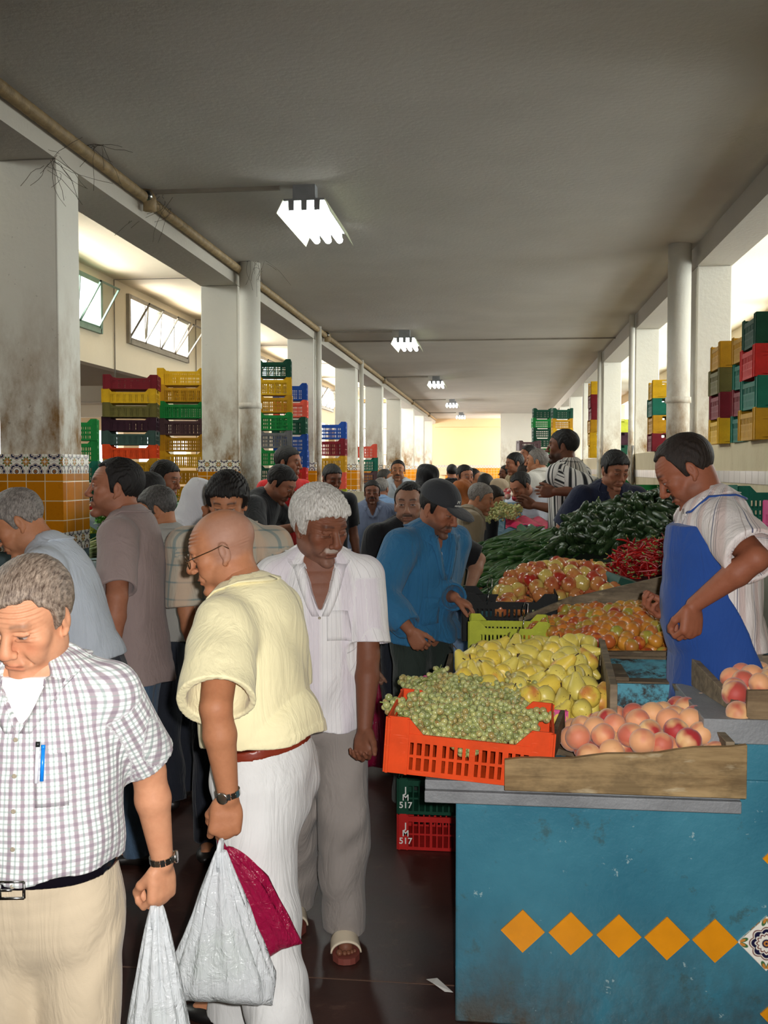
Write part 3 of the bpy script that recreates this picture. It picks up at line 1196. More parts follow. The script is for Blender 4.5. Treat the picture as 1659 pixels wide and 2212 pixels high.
# ---------------------------------------------------------------- hand
def hand_field(F, w, D, N, side, curl=.35, spread=1.0, thumb=.4, s=1.0, fk=None):
    D = nrm(D); N = nrm(N - D * (np.asarray(N) @ D))
    T = np.cross(D, N) if side == 'R' else np.cross(N, D)
    w = A3(w)
    M = np.stack([T, D, N], 1)
    F.ell(w + D * .050 * s, (.040 * s, .056 * s, .0160 * s), M, k=.012)
    F.cap(w + (D * .066 - T * .018) * s, w + (D * .078 + T * .022) * s, .0135 * s, .0140 * s, k=.012)
    F.ell(w + (D * .040 + T * .020 + N * .008) * s, (.017 * s, .030 * s, .014 * s), M, k=.012)
    offs = (.0305, .0100, -.0105, -.0295)
    lens = (.074, .083, .077, .060)
    for i in range(4):
        cu = fk[i] if fk else curl * (1 + .08 * i)
        p = w + (D * (.088 - abs(i - 1.2) * .004) + T * offs[i]) * s
        d0 = nrm(D + T * (offs[i] * 2.2 * spread))
        F.cap(w + (D * .045 + T * offs[i] * .8 - N * .002) * s, p - N * .002 * s, .0100 * s, .0098 * s, k=.010)
        ang = 0
        rr = (.0096, .0088, .0080, .0068)
        sc = (1, 1.04, 1, .88)[i]
        for j, (f, da) in enumerate(((.46, 75), (.29, 95), (.25, 60))):
            ang += math.radians(da) * cu
            d = d0 * math.cos(ang) + N * math.sin(ang)
            q = p + d * lens[i] * f * s
            F.cap(p, q, rr[j] * sc * s, rr[j + 1] * sc * s, k=.0022)
            p = q
    p = w + (D * .022 + T * .024 + N * .006) * s
    d = nrm(D * .80 + T * (.62 - .34 * thumb) + N * (.15 + .5 * thumb))
    q = p + d * .046 * s
    F.cap(p, q, .0145 * s, .0120 * s, k=.010)
    d2 = nrm(d + D * .25 * thumb - T * .5 * thumb + N * .25 * thumb)
    q2 = q + d2 * .030 * s
    F.cap(q, q2, .0118 * s, .0105 * s, k=.004)
    F.cap(q2, q2 + nrm(d2 - T * .3 * thumb) * .020 * s, .0104 * s, .0080 * s, k=.004)
    return T
# ---------------------------------------------------------------- cloth and skin materials
def skin_mat():
    t = NT('skin')
    a = t.n('ShaderNodeAttribute'); a.attribute_name = 'col'
    n = t.noise(t.coords('Object'), 70, 4, .6)
    n2 = t.noise(t.coords('Object'), 14, 3, .6)
    c = t.mix(t.math('MULTIPLY', t.ramp(n, [(.35, 0.0), (.7, 1.0)]), .22), a.outputs['Color'], t.mix(1.0, a.outputs['Color'], (.62, .5, .45), 'MULTIPLY'))
    c = t.mix(t.math('MULTIPLY', t.ramp(n2, [(.45, 0.0), (.75, 1.0)]), .25), c, t.mix(1.0, c, (.85, .62, .55), 'MULTIPLY'))
    t.base(c)
    t.set(.58, .32)
    t.p.inputs['Subsurface Weight'].default_value = .06
    t.p.inputs['Subsurface Radius'].default_value = (.012, .005, .003)
    t.bump(n, .28, .0025)
    return t.m


M_SKIN = skin_mat()


def hair_mat(name, c1, c2, rough=.45):
    t = NT(name)
    n = t.noise(t.coords('Object', scale=(1, .12, .3)), 260, 4, .7)
    n2 = t.noise(t.coords('Object'), 26, 3)
    c = t.mix(t.ramp(n, [(.35, 0.0), (.68, 1.0)]), c1, c2)
    c = t.mix(t.math('MULTIPLY', n2, .5), c, dark(c1, .7))
    t.base(c)
    t.set(rough, .35)
    t.bump(n, .7, .004)
    return t.m


H_BLACK = hair_mat('black_hair', srgb(12, 10, 10), srgb(36, 31, 28), .62)
H_WHITE = hair_mat('white_hair', srgb(166, 160, 152), srgb(236, 234, 228), .6)
H_GREY = hair_mat('grey_hair', srgb(84, 78, 74), srgb(164, 156, 148), .55)
H_SALT = hair_mat('grey_brown_hair', srgb(74, 58, 48), srgb(176, 158, 140), .5)
H_DGREY = hair_mat('dark_grey_hair', srgb(40, 38, 36), srgb(104, 100, 96), .5)
H_BROWN = hair_mat('dark_brown_hair', srgb(24, 17, 14), srgb(48, 36, 28), .62)

M_BUTTON = plain('button_horn', srgb(150, 140, 122), .3)
M_UNDER = plain('undershirt_cotton', srgb(238, 232, 232), .8, .03)
_fm = {}


def fabric(name, col, pattern=None, rough=.8, fold=.35, sheer=0, pats=None):
    if name in _fm: return _fm[name]
    t = NT(name)
    a = t.n('ShaderNodeAttribute'); a.attribute_name = 'pat'
    sp = t.n('ShaderNodeSeparateXYZ'); t.l(a.outputs['Vector'], sp.inputs[0])
    u, v = sp.outputs[0], sp.outputs[1]
    co = t.coords('Object')
    c = t.mix(t.ramp(t.noise(co, 9, 3), [(.3, 0.0), (.7, 1.0)]), dark(col, .92), col)

    def line(x, per, wid, off=0., soft=.3):
        f = t.math('ABSOLUTE', t.math('SUBTRACT', t.math('FRACT', t.math('ADD', t.math('DIVIDE', x, per), 100.0 + off)), .5))
        m = t.n('ShaderNodeMapRange'); m.inputs[1].default_value = wid * (1 + soft); m.inputs[2].default_value = wid * (1 - soft)
        t.l(f, m.inputs[0])
        return m.outputs[0]
    for (ax, per, wid, off, col2, k) in (pats or []):
        c = t.mix(t.math('MULTIPLY', line(u if ax == 'u' else v, per, wid, off), k), c, col2)
    t.base(c)
    t.set(rough, .25)
    t.p.inputs['Sheen Weight'].default_value = .15
    # creases: long soft ridges stretched along the cloth, and a fine weave
    cz = t.n('ShaderNodeMapping'); cz.inputs['Scale'].default_value = (9, 9, 2.4); t.l(co, cz.inputs[0])
    n1 = t.noise(cz.outputs[0], 1.0, 4, .55, 1.4)
    wv = t.noise(co, 320, 2)
    rd = t.math('ABSOLUTE', t.math('SUBTRACT', n1, .5))
    h = t.math('ADD', t.math('MULTIPLY', rd, 1.6), t.math('MULTIPLY', wv, .03))
    t.bump(h, fold, .03)
    _fm[name] = t.m
    return t.m


UPZ = np.array([0, 0, 1], F4)


def axu_(J): return nrm(J['c3'] - J['c2'])


def rotz(a):
    c, s = math.cos(a), math.sin(a)
    return np.array([[c, -s, 0], [s, c, 0], [0, 0, 1]], F4)


def rotx(a):
    c, s = math.cos(a), math.sin(a)
    return np.array([[1, 0, 0], [0, c, -s], [0, s, c]], F4)


def roty(a):
    c, s = math.cos(a), math.sin(a)
    return np.array([[c, 0, s], [0, 1, 0], [-s, 0, c]], F4)


def ik(S, Wr, l1, l2, pole):
    d = Wr - S
    L = float(np.linalg.norm(d))
    if L > (l1 + l2) * .995:
        k = L / ((l1 + l2) * .995); l1 *= k; l2 *= k
    x = (l1 * l1 - l2 * l2 + L * L) / (2 * L)
    hgt = math.sqrt(max(l1 * l1 - x * x, 1e-6))
    dn = d / L
    pole = np.asarray(pole, F4)
    pp = nrm(pole - dn * (pole @ dn))
    return S + dn * x + pp * hgt


def on_person(mb, name, mats, d, parent=None):
    """mesh given in world coordinates, parented to the person"""
    o = Vector(tuple(float(x) for x in d['origin']))
    mb.v = [tuple(Vector(v) - o) for v in mb.v]
    return mb.build(name, mats, parent or d['o'])


DETAIL = 1.0
TIERS = {k: tuple(x * DETAIL for x in v) for k, v in {0: (.0023, .0034, .0050), 1: (.0034, .0046, .0075), 2: (.0052, .0085, .012), 3: (.0078, .012, .016)}.items()}
PEOPLE = {}


def person(key, label, px, py, Y, yaw, hyaw=None, hp=0, hroll=0, lean=3, hunch=6, zb=0.0, q=None, hs=1.0, tier=1, bulk=1.0,
           belly=0, aR=None, aL=None, hR={}, hL={}, legs=((.10, .03), (-.10, -.03)), head={}, hair=None, hmat=None, top={}, bottom={}, shoe=srgb(30, 26, 24),
           cat='person', group=None, extra=None, kneef=.03, drop=0.0, sw=1.0):
    """one clothed figure. px, py, Y place the middle of the head; the body hangs from there to the floor at zb"""
    H = at(px, py, Y)
    y_ = math.radians(yaw)
    Rb = rotz(y_)
    hy = math.radians(yaw if hyaw is None else hyaw)
    le, hu = math.radians(lean), math.radians(hunch)

    def up(z, a): return np.array([0, math.sin(a) * z, math.cos(a) * z], F4)
    c0 = np.array([0, 0, .93], F4)
    c1 = c0 + up(.11, le * .5)
    c2 = c1 + up(.24, le)
    c3 = c2 + up(.14 - drop, le + hu * .2)
    c4 = c3 + up(.055 + drop * .8, le + hu * .6)
    Hd = c4 + up(.115, le + hu) + np.array([0, .018, 0], F4)
    if q is None: q = (H.z - zb) / float(Hd[2])
    org = A3(H) - Rb @ (Hd * q)
    zfloor = org[2]
    org[2] = zfloor
    if abs(zfloor - zb) > .002 and True:
        pass
    Wd = lambda v: org + Rb @ (np.asarray(v, F4) * q)
    X, Fr = Rb @ np.array([1, 0, 0], F4), Rb @ np.array([0, 1, 0], F4)
    Fr = nrm(Fr)
    origin = np.array([org[0], org[1], zb], F4)
    O = A3(H)
    Rh = rotz(hy) @ roty(math.radians(hroll)) @ rotx(-math.radians(hp))
    sH = hs * q * (1.0)
    vh, vb, vc = TIERS[tier]
    J = {'c0': Wd(c0), 'c1': Wd(c1), 'c2': Wd(c2), 'c3': Wd(c3), 'c4': Wd(c4), 'head': O}
    shw = .178 * sw
    S = {'R': Wd(c3 + np.array([shw, 0, -.028], F4)), 'L': Wd(c3 + np.array([-shw, 0, -.028], F4))}
    arms = {}
    for sd, a in (('R', aR), ('L', aL)):
        sg = 1 if sd == 'R' else -1
        a = a or {}
        if 'w' in a: wr = A3(a['w'])
        else:
            rel = a.get('rel', (sg * .06, .05, -.52))
            wr = S[sd] + Rb @ (np.array(rel, F4) * q)
        pole = a.get('pole')
        pole = Rb @ np.array(pole if pole is not None else (sg * .35, -1, -.1), F4)
        if a.get('wpole') is not None: pole = np.array(a['wpole'], F4)
        el = ik(S[sd], wr, .285 * q, .255 * q, pole)
        arms[sd] = (S[sd], el, wr)
    # ---- body (skin)
    F = Field()
    b_ = bulk
    F.loft([J['c0'] - UPZ * .06 * q, J['c0'], J['c1'], J['c2'], J['c3'], J['c4']], X,
           [x * q * b_ for x in (.14, .150, .140, .155, .135, .055)], [x * q * b_ for x in (.09, .10, .095, .105, .075, .05)],
           [x * q * b_ for x in (.09, .10, .085, .10, .085, .055)])
    F.cap(J['c4'] + (J['c3'] - J['c4']) * .3, O + Rh @ np.array([0, -.022, -.045], F4) * sH, .062 * q * b_ ** .5, .056 * sH, k=.02)
    for sd in 'RL':
        s0, el, wr = arms[sd]
        F.cap(J['c4'], s0, .046 * q, .050 * q, k=.03)
        F.cap(s0, el, .052 * q * b_ ** .6, .042 * q * b_ ** .4, k=.02)
        m = el + (wr - el) * .3
        F.cap(el, m, .041 * q, .0435 * q * b_ ** .4, k=.01)
        F.cap(m, wr, .0425 * q * b_ ** .4, .0270 * q, k=.01)
        hd = hR if sd == 'R' else hL
        D = hd.get('D', wr - el)
        N = hd.get('N')
        if N is None: N = Rb @ np.array([-1 if sd == 'R' else 1, 0, 0], F4)
        hand_field(F, wr, np.asarray(D, F4), np.asarray(N, F4), sd, hd.get('curl', .35), hd.get('spread', 1), hd.get('thumb', .4), q * hd.get('s', 1.0), hd.get('fk'))
    ft = []
    for i, (lx, ly) in enumerate(legs):
        hip = Wd(c0 + np.array([.085 * (1 if lx > 0 else -1), 0, -.03], F4))
        foot = org + Rb @ (np.array([lx, ly, 0], F4) * q); foot[2] = zb + .085 * q
        knee = (hip + foot) / 2 + Fr * kneef * q
        ft.append((hip, knee, foot))
        F.cap(hip, knee, .065 * q, .048 * q, k=.03)
        F.cap(knee, foot, .046 * q, .034 * q, k=.02)
        F.cap(foot - UPZ * .045 * q, foot - UPZ * .050 * q + Fr * .13 * q, .034 * q, .028 * q, k=.03)
    G = Field()
    G.p = list(F.p)
    body = G.mesh(vb)
    # fine head
    HF = Field()
    ho = dict(head); ho.setdefault('hair', srgb(22, 18, 16))
    HF.cap(J['c4'], O + Rh @ np.array([0, -.022, -.045], F4) * sH, .061 * q * b_ ** .5, .0565 * sH, k=.02)
    head_field(HF, O, Rh, sH, ho)
    HF.p.append(HF.p.pop(0))
    fx = ho.get('wrinkle', .3)

    def hdisp(P):
        L = head_local(P, O, Rh, sH)
        m = np.exp(-((L[:, 2] - .062) / .02) ** 2) * ssm(L[:, 1], .03, .06)
        m2 = np.exp(-(((np.abs(L[:, 0]) - .05) / .012) ** 2 + ((L[:, 2] - .008) / .014) ** 2))
        return (np.sin(L[:, 2] * 620 + 30 * np.abs(L[:, 0])) * m * .0009 + np.sin(L[:, 2] * 700) * m2 * .0006) * fx * 2
    HF.disp = hdisp
    # neck joins inside the collar: move the neck capsule to the end with a soft blend
    fn, c_, R_, op, k = HF.p.pop(); HF.p.append((fn, c_, R_, op, .03))
    hg = HF.mesh(vh)
    geo = join_geo([hg, body])
    L = head_local(geo[0], O, Rh, sH)
    colr = head_colour(L, ho)
    isb = np.concatenate([np.zeros(len(hg[0]), bool), np.ones(len(body[0]), bool)])
    dd = np.linalg.norm(L, axis=1)
    arm_c = np.array(ho.get('armcol', ho.get('skin', srgb(176, 122, 92))), F4)
    colr[isb] = arm_c
    colA = np.concatenate([colr, np.ones((len(colr), 1), F4)], 1)
    ob = geo_obj('person', geo, M_SKIN, None, origin, {'col': ('FLOAT_COLOR', colA)}, loc=tuple(origin))
    tag(ob, label, cat, group)

    def child(name, geo_or_field, mat, vox=None, attrs=None, parent=None):
        g = geo_or_field.mesh(vox) if isinstance(geo_or_field, Field) else geo_or_field
        o = geo_obj(name, g, mat, ob if parent is None else parent, origin, attrs)
        return o
    # ---- top
    t = dict(len=0.0, sleeve=.82, loose=.016, cuff=.018, mat=None, tucked=False, collar=True, vneck=.09, fold=1.0, open=False)
    t.update(top)
    TF = Field()
    lo_ = t['loose']
    hemz = t['len']                      # 0 = hip line, positive lower
    c_h = c0 + np.array([0, 0, -.02 - hemz], F4)
    if t['tucked']: c_h = c0 + (c1 - c0) * (.5 + bottom.get('waist', .03)) + np.array([0, 0, .004 + top.get('up', 0)], F4)
    bl = belly
    TF.loft([Wd(c_h), Wd(c_h) + (J['c1'] - Wd(c_h)) * (.3 if t['tucked'] else .45), J['c1'], J['c2'], J['c3'] - (J['c3'] - J['c2']) * .12, J['c3'] + (J['c4'] - J['c3']) * .7], X,
            [(x * b_ + min(lo_, 9 if x > .08 else .014)) * q for x in (.150 + t.get('hemw', 0), .152 + t.get('hemw', 0) * .5, .150 + bl * .3, .158, .138, .066)],
            [(x * b_ + min(lo_, 9 if x > .06 else .012)) * q for x in (.100 + bl * .6 + t.get('hemw', 0), .104 + bl, .105 + bl * 1.1, .108 + bl * .3, .080, .048)],
            [(x * b_ + min(lo_, 9 if x > .065 else .014)) * q for x in (.105 + t.get('hemw', 0), .104, .088, .102, .088, .056)], flat='a')
    slv = {}
    for sd in 'RL':
        s0, el, wr = arms[sd]
        TF.cap(J['c3'] + (J['c4'] - J['c3']) * .62, s0, (.045 + min(lo_, .03) * .5) * q, (.053 + lo_ * .6) * q, k=.035)
        if t['sleeve'] <= 1:
            e = s0 + (el - s0) * t['sleeve']
            TF.cap(s0, e, (.058 * b_ ** .6 + lo_ * .9) * q, (.048 * b_ ** .6 + t['cuff'] + .004) * q, k=.022, flat='b')
            slv[sd] = (s0, e)
            dn = nrm(e - s0)
            TF.cap(e - dn * .028 * q, e + dn * .03 * q, (.044 * b_ ** .6 + t['cuff'] * .72) * q, op='s', k=.004)
        else:
            e = el + (wr - el) * (t['sleeve'] - 1)
            TF.cap(s0, el, (.058 * b_ ** .6 + lo_ * .9) * q, (.050 + t['cuff']) * q, k=.022)
            TF.cap(el, e, (.050 + t['cuff']) * q, (.034 + t['cuff']) * q, k=.02, flat='b')
            dn = nrm(e - el)
            TF.cap(e - dn * .02 * q, e + dn * .03 * q, (.030 + t['cuff'] * .7) * q, op='s', k=.004)
            slv[sd] = (s0, el, e)
    if not t['tucked'] and hemz > -.2:
        TF.loft([Wd(c_h - np.array([0, 0, .03], F4)), Wd(c_h + np.array([0, 0, .035], F4))], X, (.142 * b_ + lo_ + t.get('hemw', 0)) * q,
                (.093 * b_ + bl * .6 + lo_ + t.get('hemw', 0)) * q, (.097 * b_ + lo_ + t.get('hemw', 0)) * q, op='s', k=.004, sub=1, flat='ab')
    tp = TF.p.pop(0); TF.p.append((tp[0], tp[1], tp[2], 'u', .022))
    T0 = Field(); T0.p = [p for p in TF.p if p[3] == 'u']

    def proj(p, off=.003, it=5):
        P = np.asarray(p, F4).reshape(-1, 3).copy()
        e = .004
        for _ in range(it):
            d_ = T0.ev(P)
            g = np.stack([T0.ev(P + np.array(v, F4)) for v in ((e, 0, 0), (0, e, 0), (0, 0, e))], 1) - d_[:, None]
            g /= np.linalg.norm(g, axis=1)[:, None] + 1e-9
            P = P - g * (d_ - off)[:, None]
        return P
    nk = J['c4']
    frn = nrm(np.cross(axu_(J), X)); frn = frn if frn @ Fr > 0 else -frn
    axu = axu_(J)
    TF.cap(nk - (O - nk) * .12, O, (.060) * q * b_ ** .5, .064 * q, op='s', k=.006)
    if t['vneck'] > 0:
        f_ = np.linspace(0, 1, 4)
        pv = proj([J['c4'] + frn * (.09 + .04 * x) * q * b_ - axu * (.0 + t['vneck'] * x) * q for x in f_], 0)
        TF.loft([*pv], X, [(.046 * (1 - x) ** .8 * t.get('vw', 1.0) + .007) * q for x in f_], .055 * q, op='s', k=.006, sub=4)
    fa = t['fold']
    Binv = Rb.T

    def tdisp(P):
        Lp = (P - org) @ Rb / q
        z = Lp[:, 2]
        lowm = ssm(1.25 - z, 0, .35)
        f1 = wav(Lp, (1, .6, .12), (.2, .3, 1), 34, 9, .4 + yaw * .02)
        f2 = wav(Lp, (.5, -.8, .5), (.6, .2, 1), 27, 12, 1.3 + yaw * .03)
        f3 = wav(Lp, (.3, .4, 1), (1, .5, .2), 30, 14, 2.1)
        return (f1 * .0030 * (.35 + lowm) + f2 * .0024 + f3 * .0024 * np.exp(-((z - 1.0) / .12) ** 2)) * fa * q
    TF.disp = tdisp
    tg = TF.mesh(vc)

    def pat(P):
        Lp = (P - org) @ Rb / q
        th = np.arctan2(Lp[:, 0], Lp[:, 1] + .0)
        # around the trunk, unrolled: front and back share stripes
        r_ = .165
        u = th * r_
        v = Lp[:, 2] / math.cos(le)
        dt = np.full(len(P), 9., F4)
        seg = []
        for sd in 'RL':
            ss = slv[sd]
            for a, b in zip(ss[:-1], ss[1:]):
                ab = b - a; L2 = float(ab @ ab)
                tt = (P - a) @ ab / L2
                tc = np.clip(tt, .12, 1.2)
                qd = P - a - tc[:, None] * ab
                dist = np.linalg.norm(qd, axis=1) / q
                ax_ = nrm(ab)
                l1 = nrm(np.cross(ax_, Fr)); l2 = np.cross(ax_, l1)
                an = np.arctan2(qd @ l1, qd @ l2)
                m = dist < .086
                m &= (tt > .08)
                u = np.where(m, an * .07 + (.0 if sd == 'R' else .5), u)
                v = np.where(m, tt * math.sqrt(L2) / q, v)
        return np.stack([u, v, np.zeros_like(u)], 1)
    topo = child(t.get('name', 'shirt'), tg, t['mat'], attrs={'pat': ('FLOAT_VECTOR', pat(tg[0]))})
    if t['collar']:
        ch = t.get('ch', .032) * q
        vn = t['vneck']
        hd_ = O + Rh @ np.array([0, -.022, -.045], F4) * sH
        nd = nrm(hd_ - nk)
        rn = .0635 * q * b_ ** .5
        vw = t.get('vw', 1.0)
        for sg in (-1, 1):
            top_, bot_ = [], []
            N_ = 9
            for i in range(N_ + 1):
                f = i / N_
                an = f * math.radians(128)
                out = X * sg * math.sin(an) - Fr * math.cos(an)
                p_ = nk + out * rn * (1.03 + .12 * f) + nd * ch * (.85 - 1.0 * f ** 2) - axu * .020 * q * f ** 2
                if f > .75: 
                    w_ = (f - .75) / .25
                    e_ = proj([nk + frn * .10 * q * b_ + X * sg * .045 * vw * q - axu * .012 * q], .006)[0]
                    p_ = p_ * (1 - w_) + e_ * w_
                dr = ch * (1.0 + .5 * f ** 3)
                top_.append(p_)
                bot_.append(p_ + out * ch * .62 - axu * dr)
            # collar point, resting on the chest
            bot_[-1] = top_[-1] - axu * ch * 1.75 + X * sg * ch * .75
            top_ = np.array(top_)
            pb = proj(np.array(bot_), .0065)
            mid = (top_ + pb) / 2 + np.array([nrm(b - nk) for b in pb]) * .006 * q + nd * .004 * q
            mb = MB()
            rows = [top_ - nd * ch * .5, top_, mid, pb]
            vs = [Vector(r[i].tolist()) for r in rows for i in range(N_ + 1)]
            w = N_ + 1
            mb.add(vs, [(j * w + i, j * w + i + 1, (j + 1) * w + i + 1, (j + 1) * w + i) for j in range(3) for i in range(N_)], True)
            co_ = on_person(mb, 'collar', t.get('cmat', t['mat']), dict(origin=origin, o=ob), topo)
            so = co_.modifiers.new('s', 'SOLIDIFY'); so.thickness = .0035 * q; so.offset = 0
            at2 = co_.data.attributes.new('pat', 'FLOAT_VECTOR', 'POINT')
            at2.data.foreach_set('vector', pat(np.array([v[:] for v in vs], F4)).astype(F4).ravel())
            if vn > .02 and t.get('facing', True):   # turned-back front edge down to the first closed button
                m2 = MB()
                n3 = 7
                f_ = np.linspace(0, 1, n3)
                ed = [nk + frn * (.09 + .04 * x) * q * b_ - axu * (.010 + (t['vneck'] + .022) * x) * q + X * sg * ((.048 * (1 - x) ** .8 * vw + .004) * q) for x in f_]
                ed2 = [e + X * sg * (.026 + .016 * (1 - x)) * q for e, x in zip(ed, f_)]
                a_, b2_ = proj(ed, .0045), proj(ed2, .005)
                c2_ = (a_ + b2_) / 2 + frn * .0025
                vs = [Vector(r[i].tolist()) for r in (a_, c2_, b2_) for i in range(n3)]
                m2.add(vs, [(j * n3 + i, j * n3 + i + 1, (j + 1) * n3 + i + 1, (j + 1) * n3 + i) for j in range(2) for i in range(n3 - 1)], True)
                lpv = np.array([v[:] for v in vs], F4)
                lp = on_person(m2, 'front_edge', t.get('cmat', t['mat']), dict(origin=origin, o=ob), topo)
                so = lp.modifiers.new('s', 'SOLIDIFY'); so.thickness = .0035 * q; so.offset = 0
                at3 = lp.data.attributes.new('pat', 'FLOAT_VECTOR', 'POINT')
                at3.data.foreach_set('vector', pat(lpv).astype(F4).ravel())
    def patch(x0, x1, z0, z1, name='pocket', mat_=None, off=.004, side=1, nu=6, nv=6, parent=None, back=False):
        """a piece lying on the shirt; x to the wearer's right, z up from the neck, in metres of the figure"""
        m2 = MB()
        g = []
        for j in range(nv + 1):
            for i in range(nu + 1):
                xx = x0 + (x1 - x0) * i / nu; zz = z0 + (z1 - z0) * j / nv
                g.append(nk + (X * xx + axu * zz + (frn if not back else -frn) * .16) * q)
        P_ = proj(g, off * q, 8)
        m2.add([Vector(p.tolist()) for p in P_], [(j * (nu + 1) + i, j * (nu + 1) + i + 1, (j + 1) * (nu + 1) + i + 1, (j + 1) * (nu + 1) + i) for j in range(nv) for i in range(nu)], True)
        o2 = on_person(m2, name, mat_ or t['mat'], dict(origin=origin, o=ob), parent or topo)
        so = o2.modifiers.new('s', 'SOLIDIFY'); so.thickness = .0025; so.offset = 1
        at2 = o2.data.attributes.new('pat', 'FLOAT_VECTOR', 'POINT')
        at2.data.foreach_set('vector', pat(P_).astype(F4).ravel())
        return o2
    if t.get('buttons'):
        n_, step = t['buttons']
        for i in range(n_):
            p_ = proj([nk + (frn * .2 - axu * (t['vneck'] + .03 + step * i) + X * .004) * q], .004, 8)[0]
            mb = MB()
            Mx = Matrix.Translation(Vector(p_.tolist())) @ Vector(frn.tolist()).to_track_quat('Z', 'Y').to_matrix().to_4x4()
            mb.lathe([(.0048 * q, 0), (.0056 * q, .001), (.0052 * q, .0024), (.0035 * q, .0018), (.001, .0018)], 10, Mx)
            on_person(mb, 'button', t.get('bmat', M_BUTTON), dict(origin=origin, o=ob), topo)
    if t.get('pocket'):
        patch(*t['pocket'])
    if t.get('undershirt'):
        US = Field()
        US.loft([J['c2'], J['c3'] - (J['c3'] - J['c2']) * .12, J['c3'] + (J['c4'] - J['c3']) * .45], X, [(x * b_ + .004) * q for x in (.155, .140, .07)],
                [(x * b_ + .006 + bl * .2) * q for x in (.108, .080, .055)], [(x * b_) * q for x in (.10, .085, .055)])
        if t['undershirt'] < 1: US.add(lambda P: ((P - nk) @ axu) + t['undershirt'] * q, nk, 9, 'i', .003)
        child('undershirt', US, M_UNDER, vc)
    # ---- bottom
    bt = dict(mat=None, w=.094, k=.076, c=.072, name='trousers', fold=1.0, waist=.03)
    bt.update(bottom)
    if bt['mat'] is not None:
        BF = Field()
        ex = bt.get('ex', .0 if t['tucked'] else -.022)
        BF.loft([Wd(c0 + np.array([0, 0, -.09], F4)), J['c0'], J['c0'] + (J['c1'] - J['c0']) * (.5 + bt['waist'])], X, [(x * b_ + .012 + ex) * q for x in (.150, .158, .150)],
                [(x * b_ + .012 + ex) * q for x in (.085, .098 + bl * .4, .096 + bl * .8)], [(x * b_ + .014 + ex) * q for x in (.115, .112, .094)], flat='b', k=.01)
        for (hip, knee, foot) in ft:
            BF.cap(hip - UPZ * .03 * q, knee, (bt['w'] * b_ ** .7 + .008 + min(ex, 0) * .5) * q, bt['k'] * q, k=.045)
            end = foot - UPZ * .035 * q
            BF.cap(knee, end, bt['k'] * q, bt['c'] * q, k=.03, flat='b')
        fb = bt['fold']

        def bdisp(P):
            Lp = (P - org) @ Rb / q
            z = Lp[:, 2]
            km = np.exp(-((z - .42) / .2) ** 2) + np.exp(-((z - .8) / .1) ** 2) + np.exp(-((z - .14) / .1) ** 2)
            f1 = wav(Lp, (.5, .5, 1), (1, .7, .3), 30, 16, .7 + yaw * .02)
            f2 = wav(Lp, (1, .5, -.25), (.3, .2, 1), 30, 9, .3)
            f3 = wav(Lp, (-.7, .3, .8), (1, 1, .2), 22, 11, 1.9 + yaw * .01)
            return (f1 * .0034 * km + f2 * .0026 + f3 * .0034 * (.3 + km * .7)) * fb * q
        BF.disp = bdisp
        bg_ = BF.mesh(vc)
        Lp = (bg_[0] - org) @ Rb / q
        child(bt['name'], bg_, bt['mat'], attrs={'pat': ('FLOAT_VECTOR', np.stack([Lp[:, 0], Lp[:, 2], Lp[:, 1]], 1))})
        if bt.get('belt'):
            E_ = Field()
            cc = J['c0'] + (J['c1'] - J['c0']) * (.5 + bt['waist'])
            E_.loft([cc - axu * .020 * q, cc + axu * .016 * q], X, (.150 * b_ + .019 + ex) * q, (.097 * b_ + bl * .8 + .020 + ex) * q, (.095 * b_ + .022 + ex) * q, flat='ab', sub=1)
            E_.disp = lambda P: bdisp(P) * .8
            child('belt', E_, bt['belt'], min(vc, .006))
    # ---- shoes
    if shoe is not None:
        sm = plain('shoe_%02x%02x%02x' % tuple(int(min(1, x) * 255) for x in shoe), shoe, .4, .1)
        for (hip, knee, foot) in ft:
            SF = Field()
            SF.ell(foot - UPZ * .050 * q + Fr * .0 * q, (.042 * q, .055 * q, .036 * q), np.stack([X, Fr, UPZ], 1), k=.02)
            SF.ell(foot - UPZ * .056 * q + Fr * .10 * q, (.046 * q, .09 * q, .029 * q), np.stack([X, Fr, UPZ], 1), k=.03)
            SF.add(lambda P: zb + .001 - P[:, 2], foot, 9, 'i', .002)
            child('shoe', SF, sm, vc)
    # ---- hair
    if hair is not None:
        st = hair.get('style')
        if st == 'scarf':
            SF = Field()
            W = lambda x, y, z: O + Rh @ (np.array([x, y, z], F4) * sH)
            SF.ell(W(0, -.018, .040), [.090 * sH, .112 * sH, .098 * sH], Rh)
            SF.ell(W(0, .006, -.03), [.080 * sH, .092 * sH, .11 * sH], Rh, k=.03)
            SF.loft([W(0, -.02, -.05), J['c4'], J['c3'] - (J['c3'] - J['c2']) * hair.get('drape', .3)], X, [.085 * q, .11 * q, .20 * q], [.095 * q, .11 * q, .13 * q], [.085 * q, .10 * q, .13 * q], k=.04)
            SF.ell(W(0, .105, -.020), [.058 * sH, .055 * sH, .088 * sH], Rh, op='s', k=.012)
            SF.disp = lambda P: .004 * wav(P, (1, .4, .5), (.2, .5, 1), 40, 15) + .003 * wav(P, (.3, 1, .6), (1, .1, .4), 55, 20, 1)
            child('headscarf', SF, hair['mat'], vc * .8, attrs=None)
        elif st == 'cap':
            SF = hair_field(O, Rh, sH, dict(style='short', thick=.006, strand=.0006))
            child('hair', SF, hmat or H_BLACK, vh)
            CF = Field()
            W = lambda x, y, z: O + Rh @ (np.array([x, y, z], F4) * sH)
            CF.ell(W(0, -.016, .052), [.088 * sH, .108 * sH, .088 * sH], Rh)
            CF.add(lambda P: (.040 + .25 * np.clip(-head_local(P, O, Rh, sH)[:, 1], 0, 1) * .3 - head_local(P, O, Rh, sH)[:, 2]) * sH, O, 9, 'i', .003)
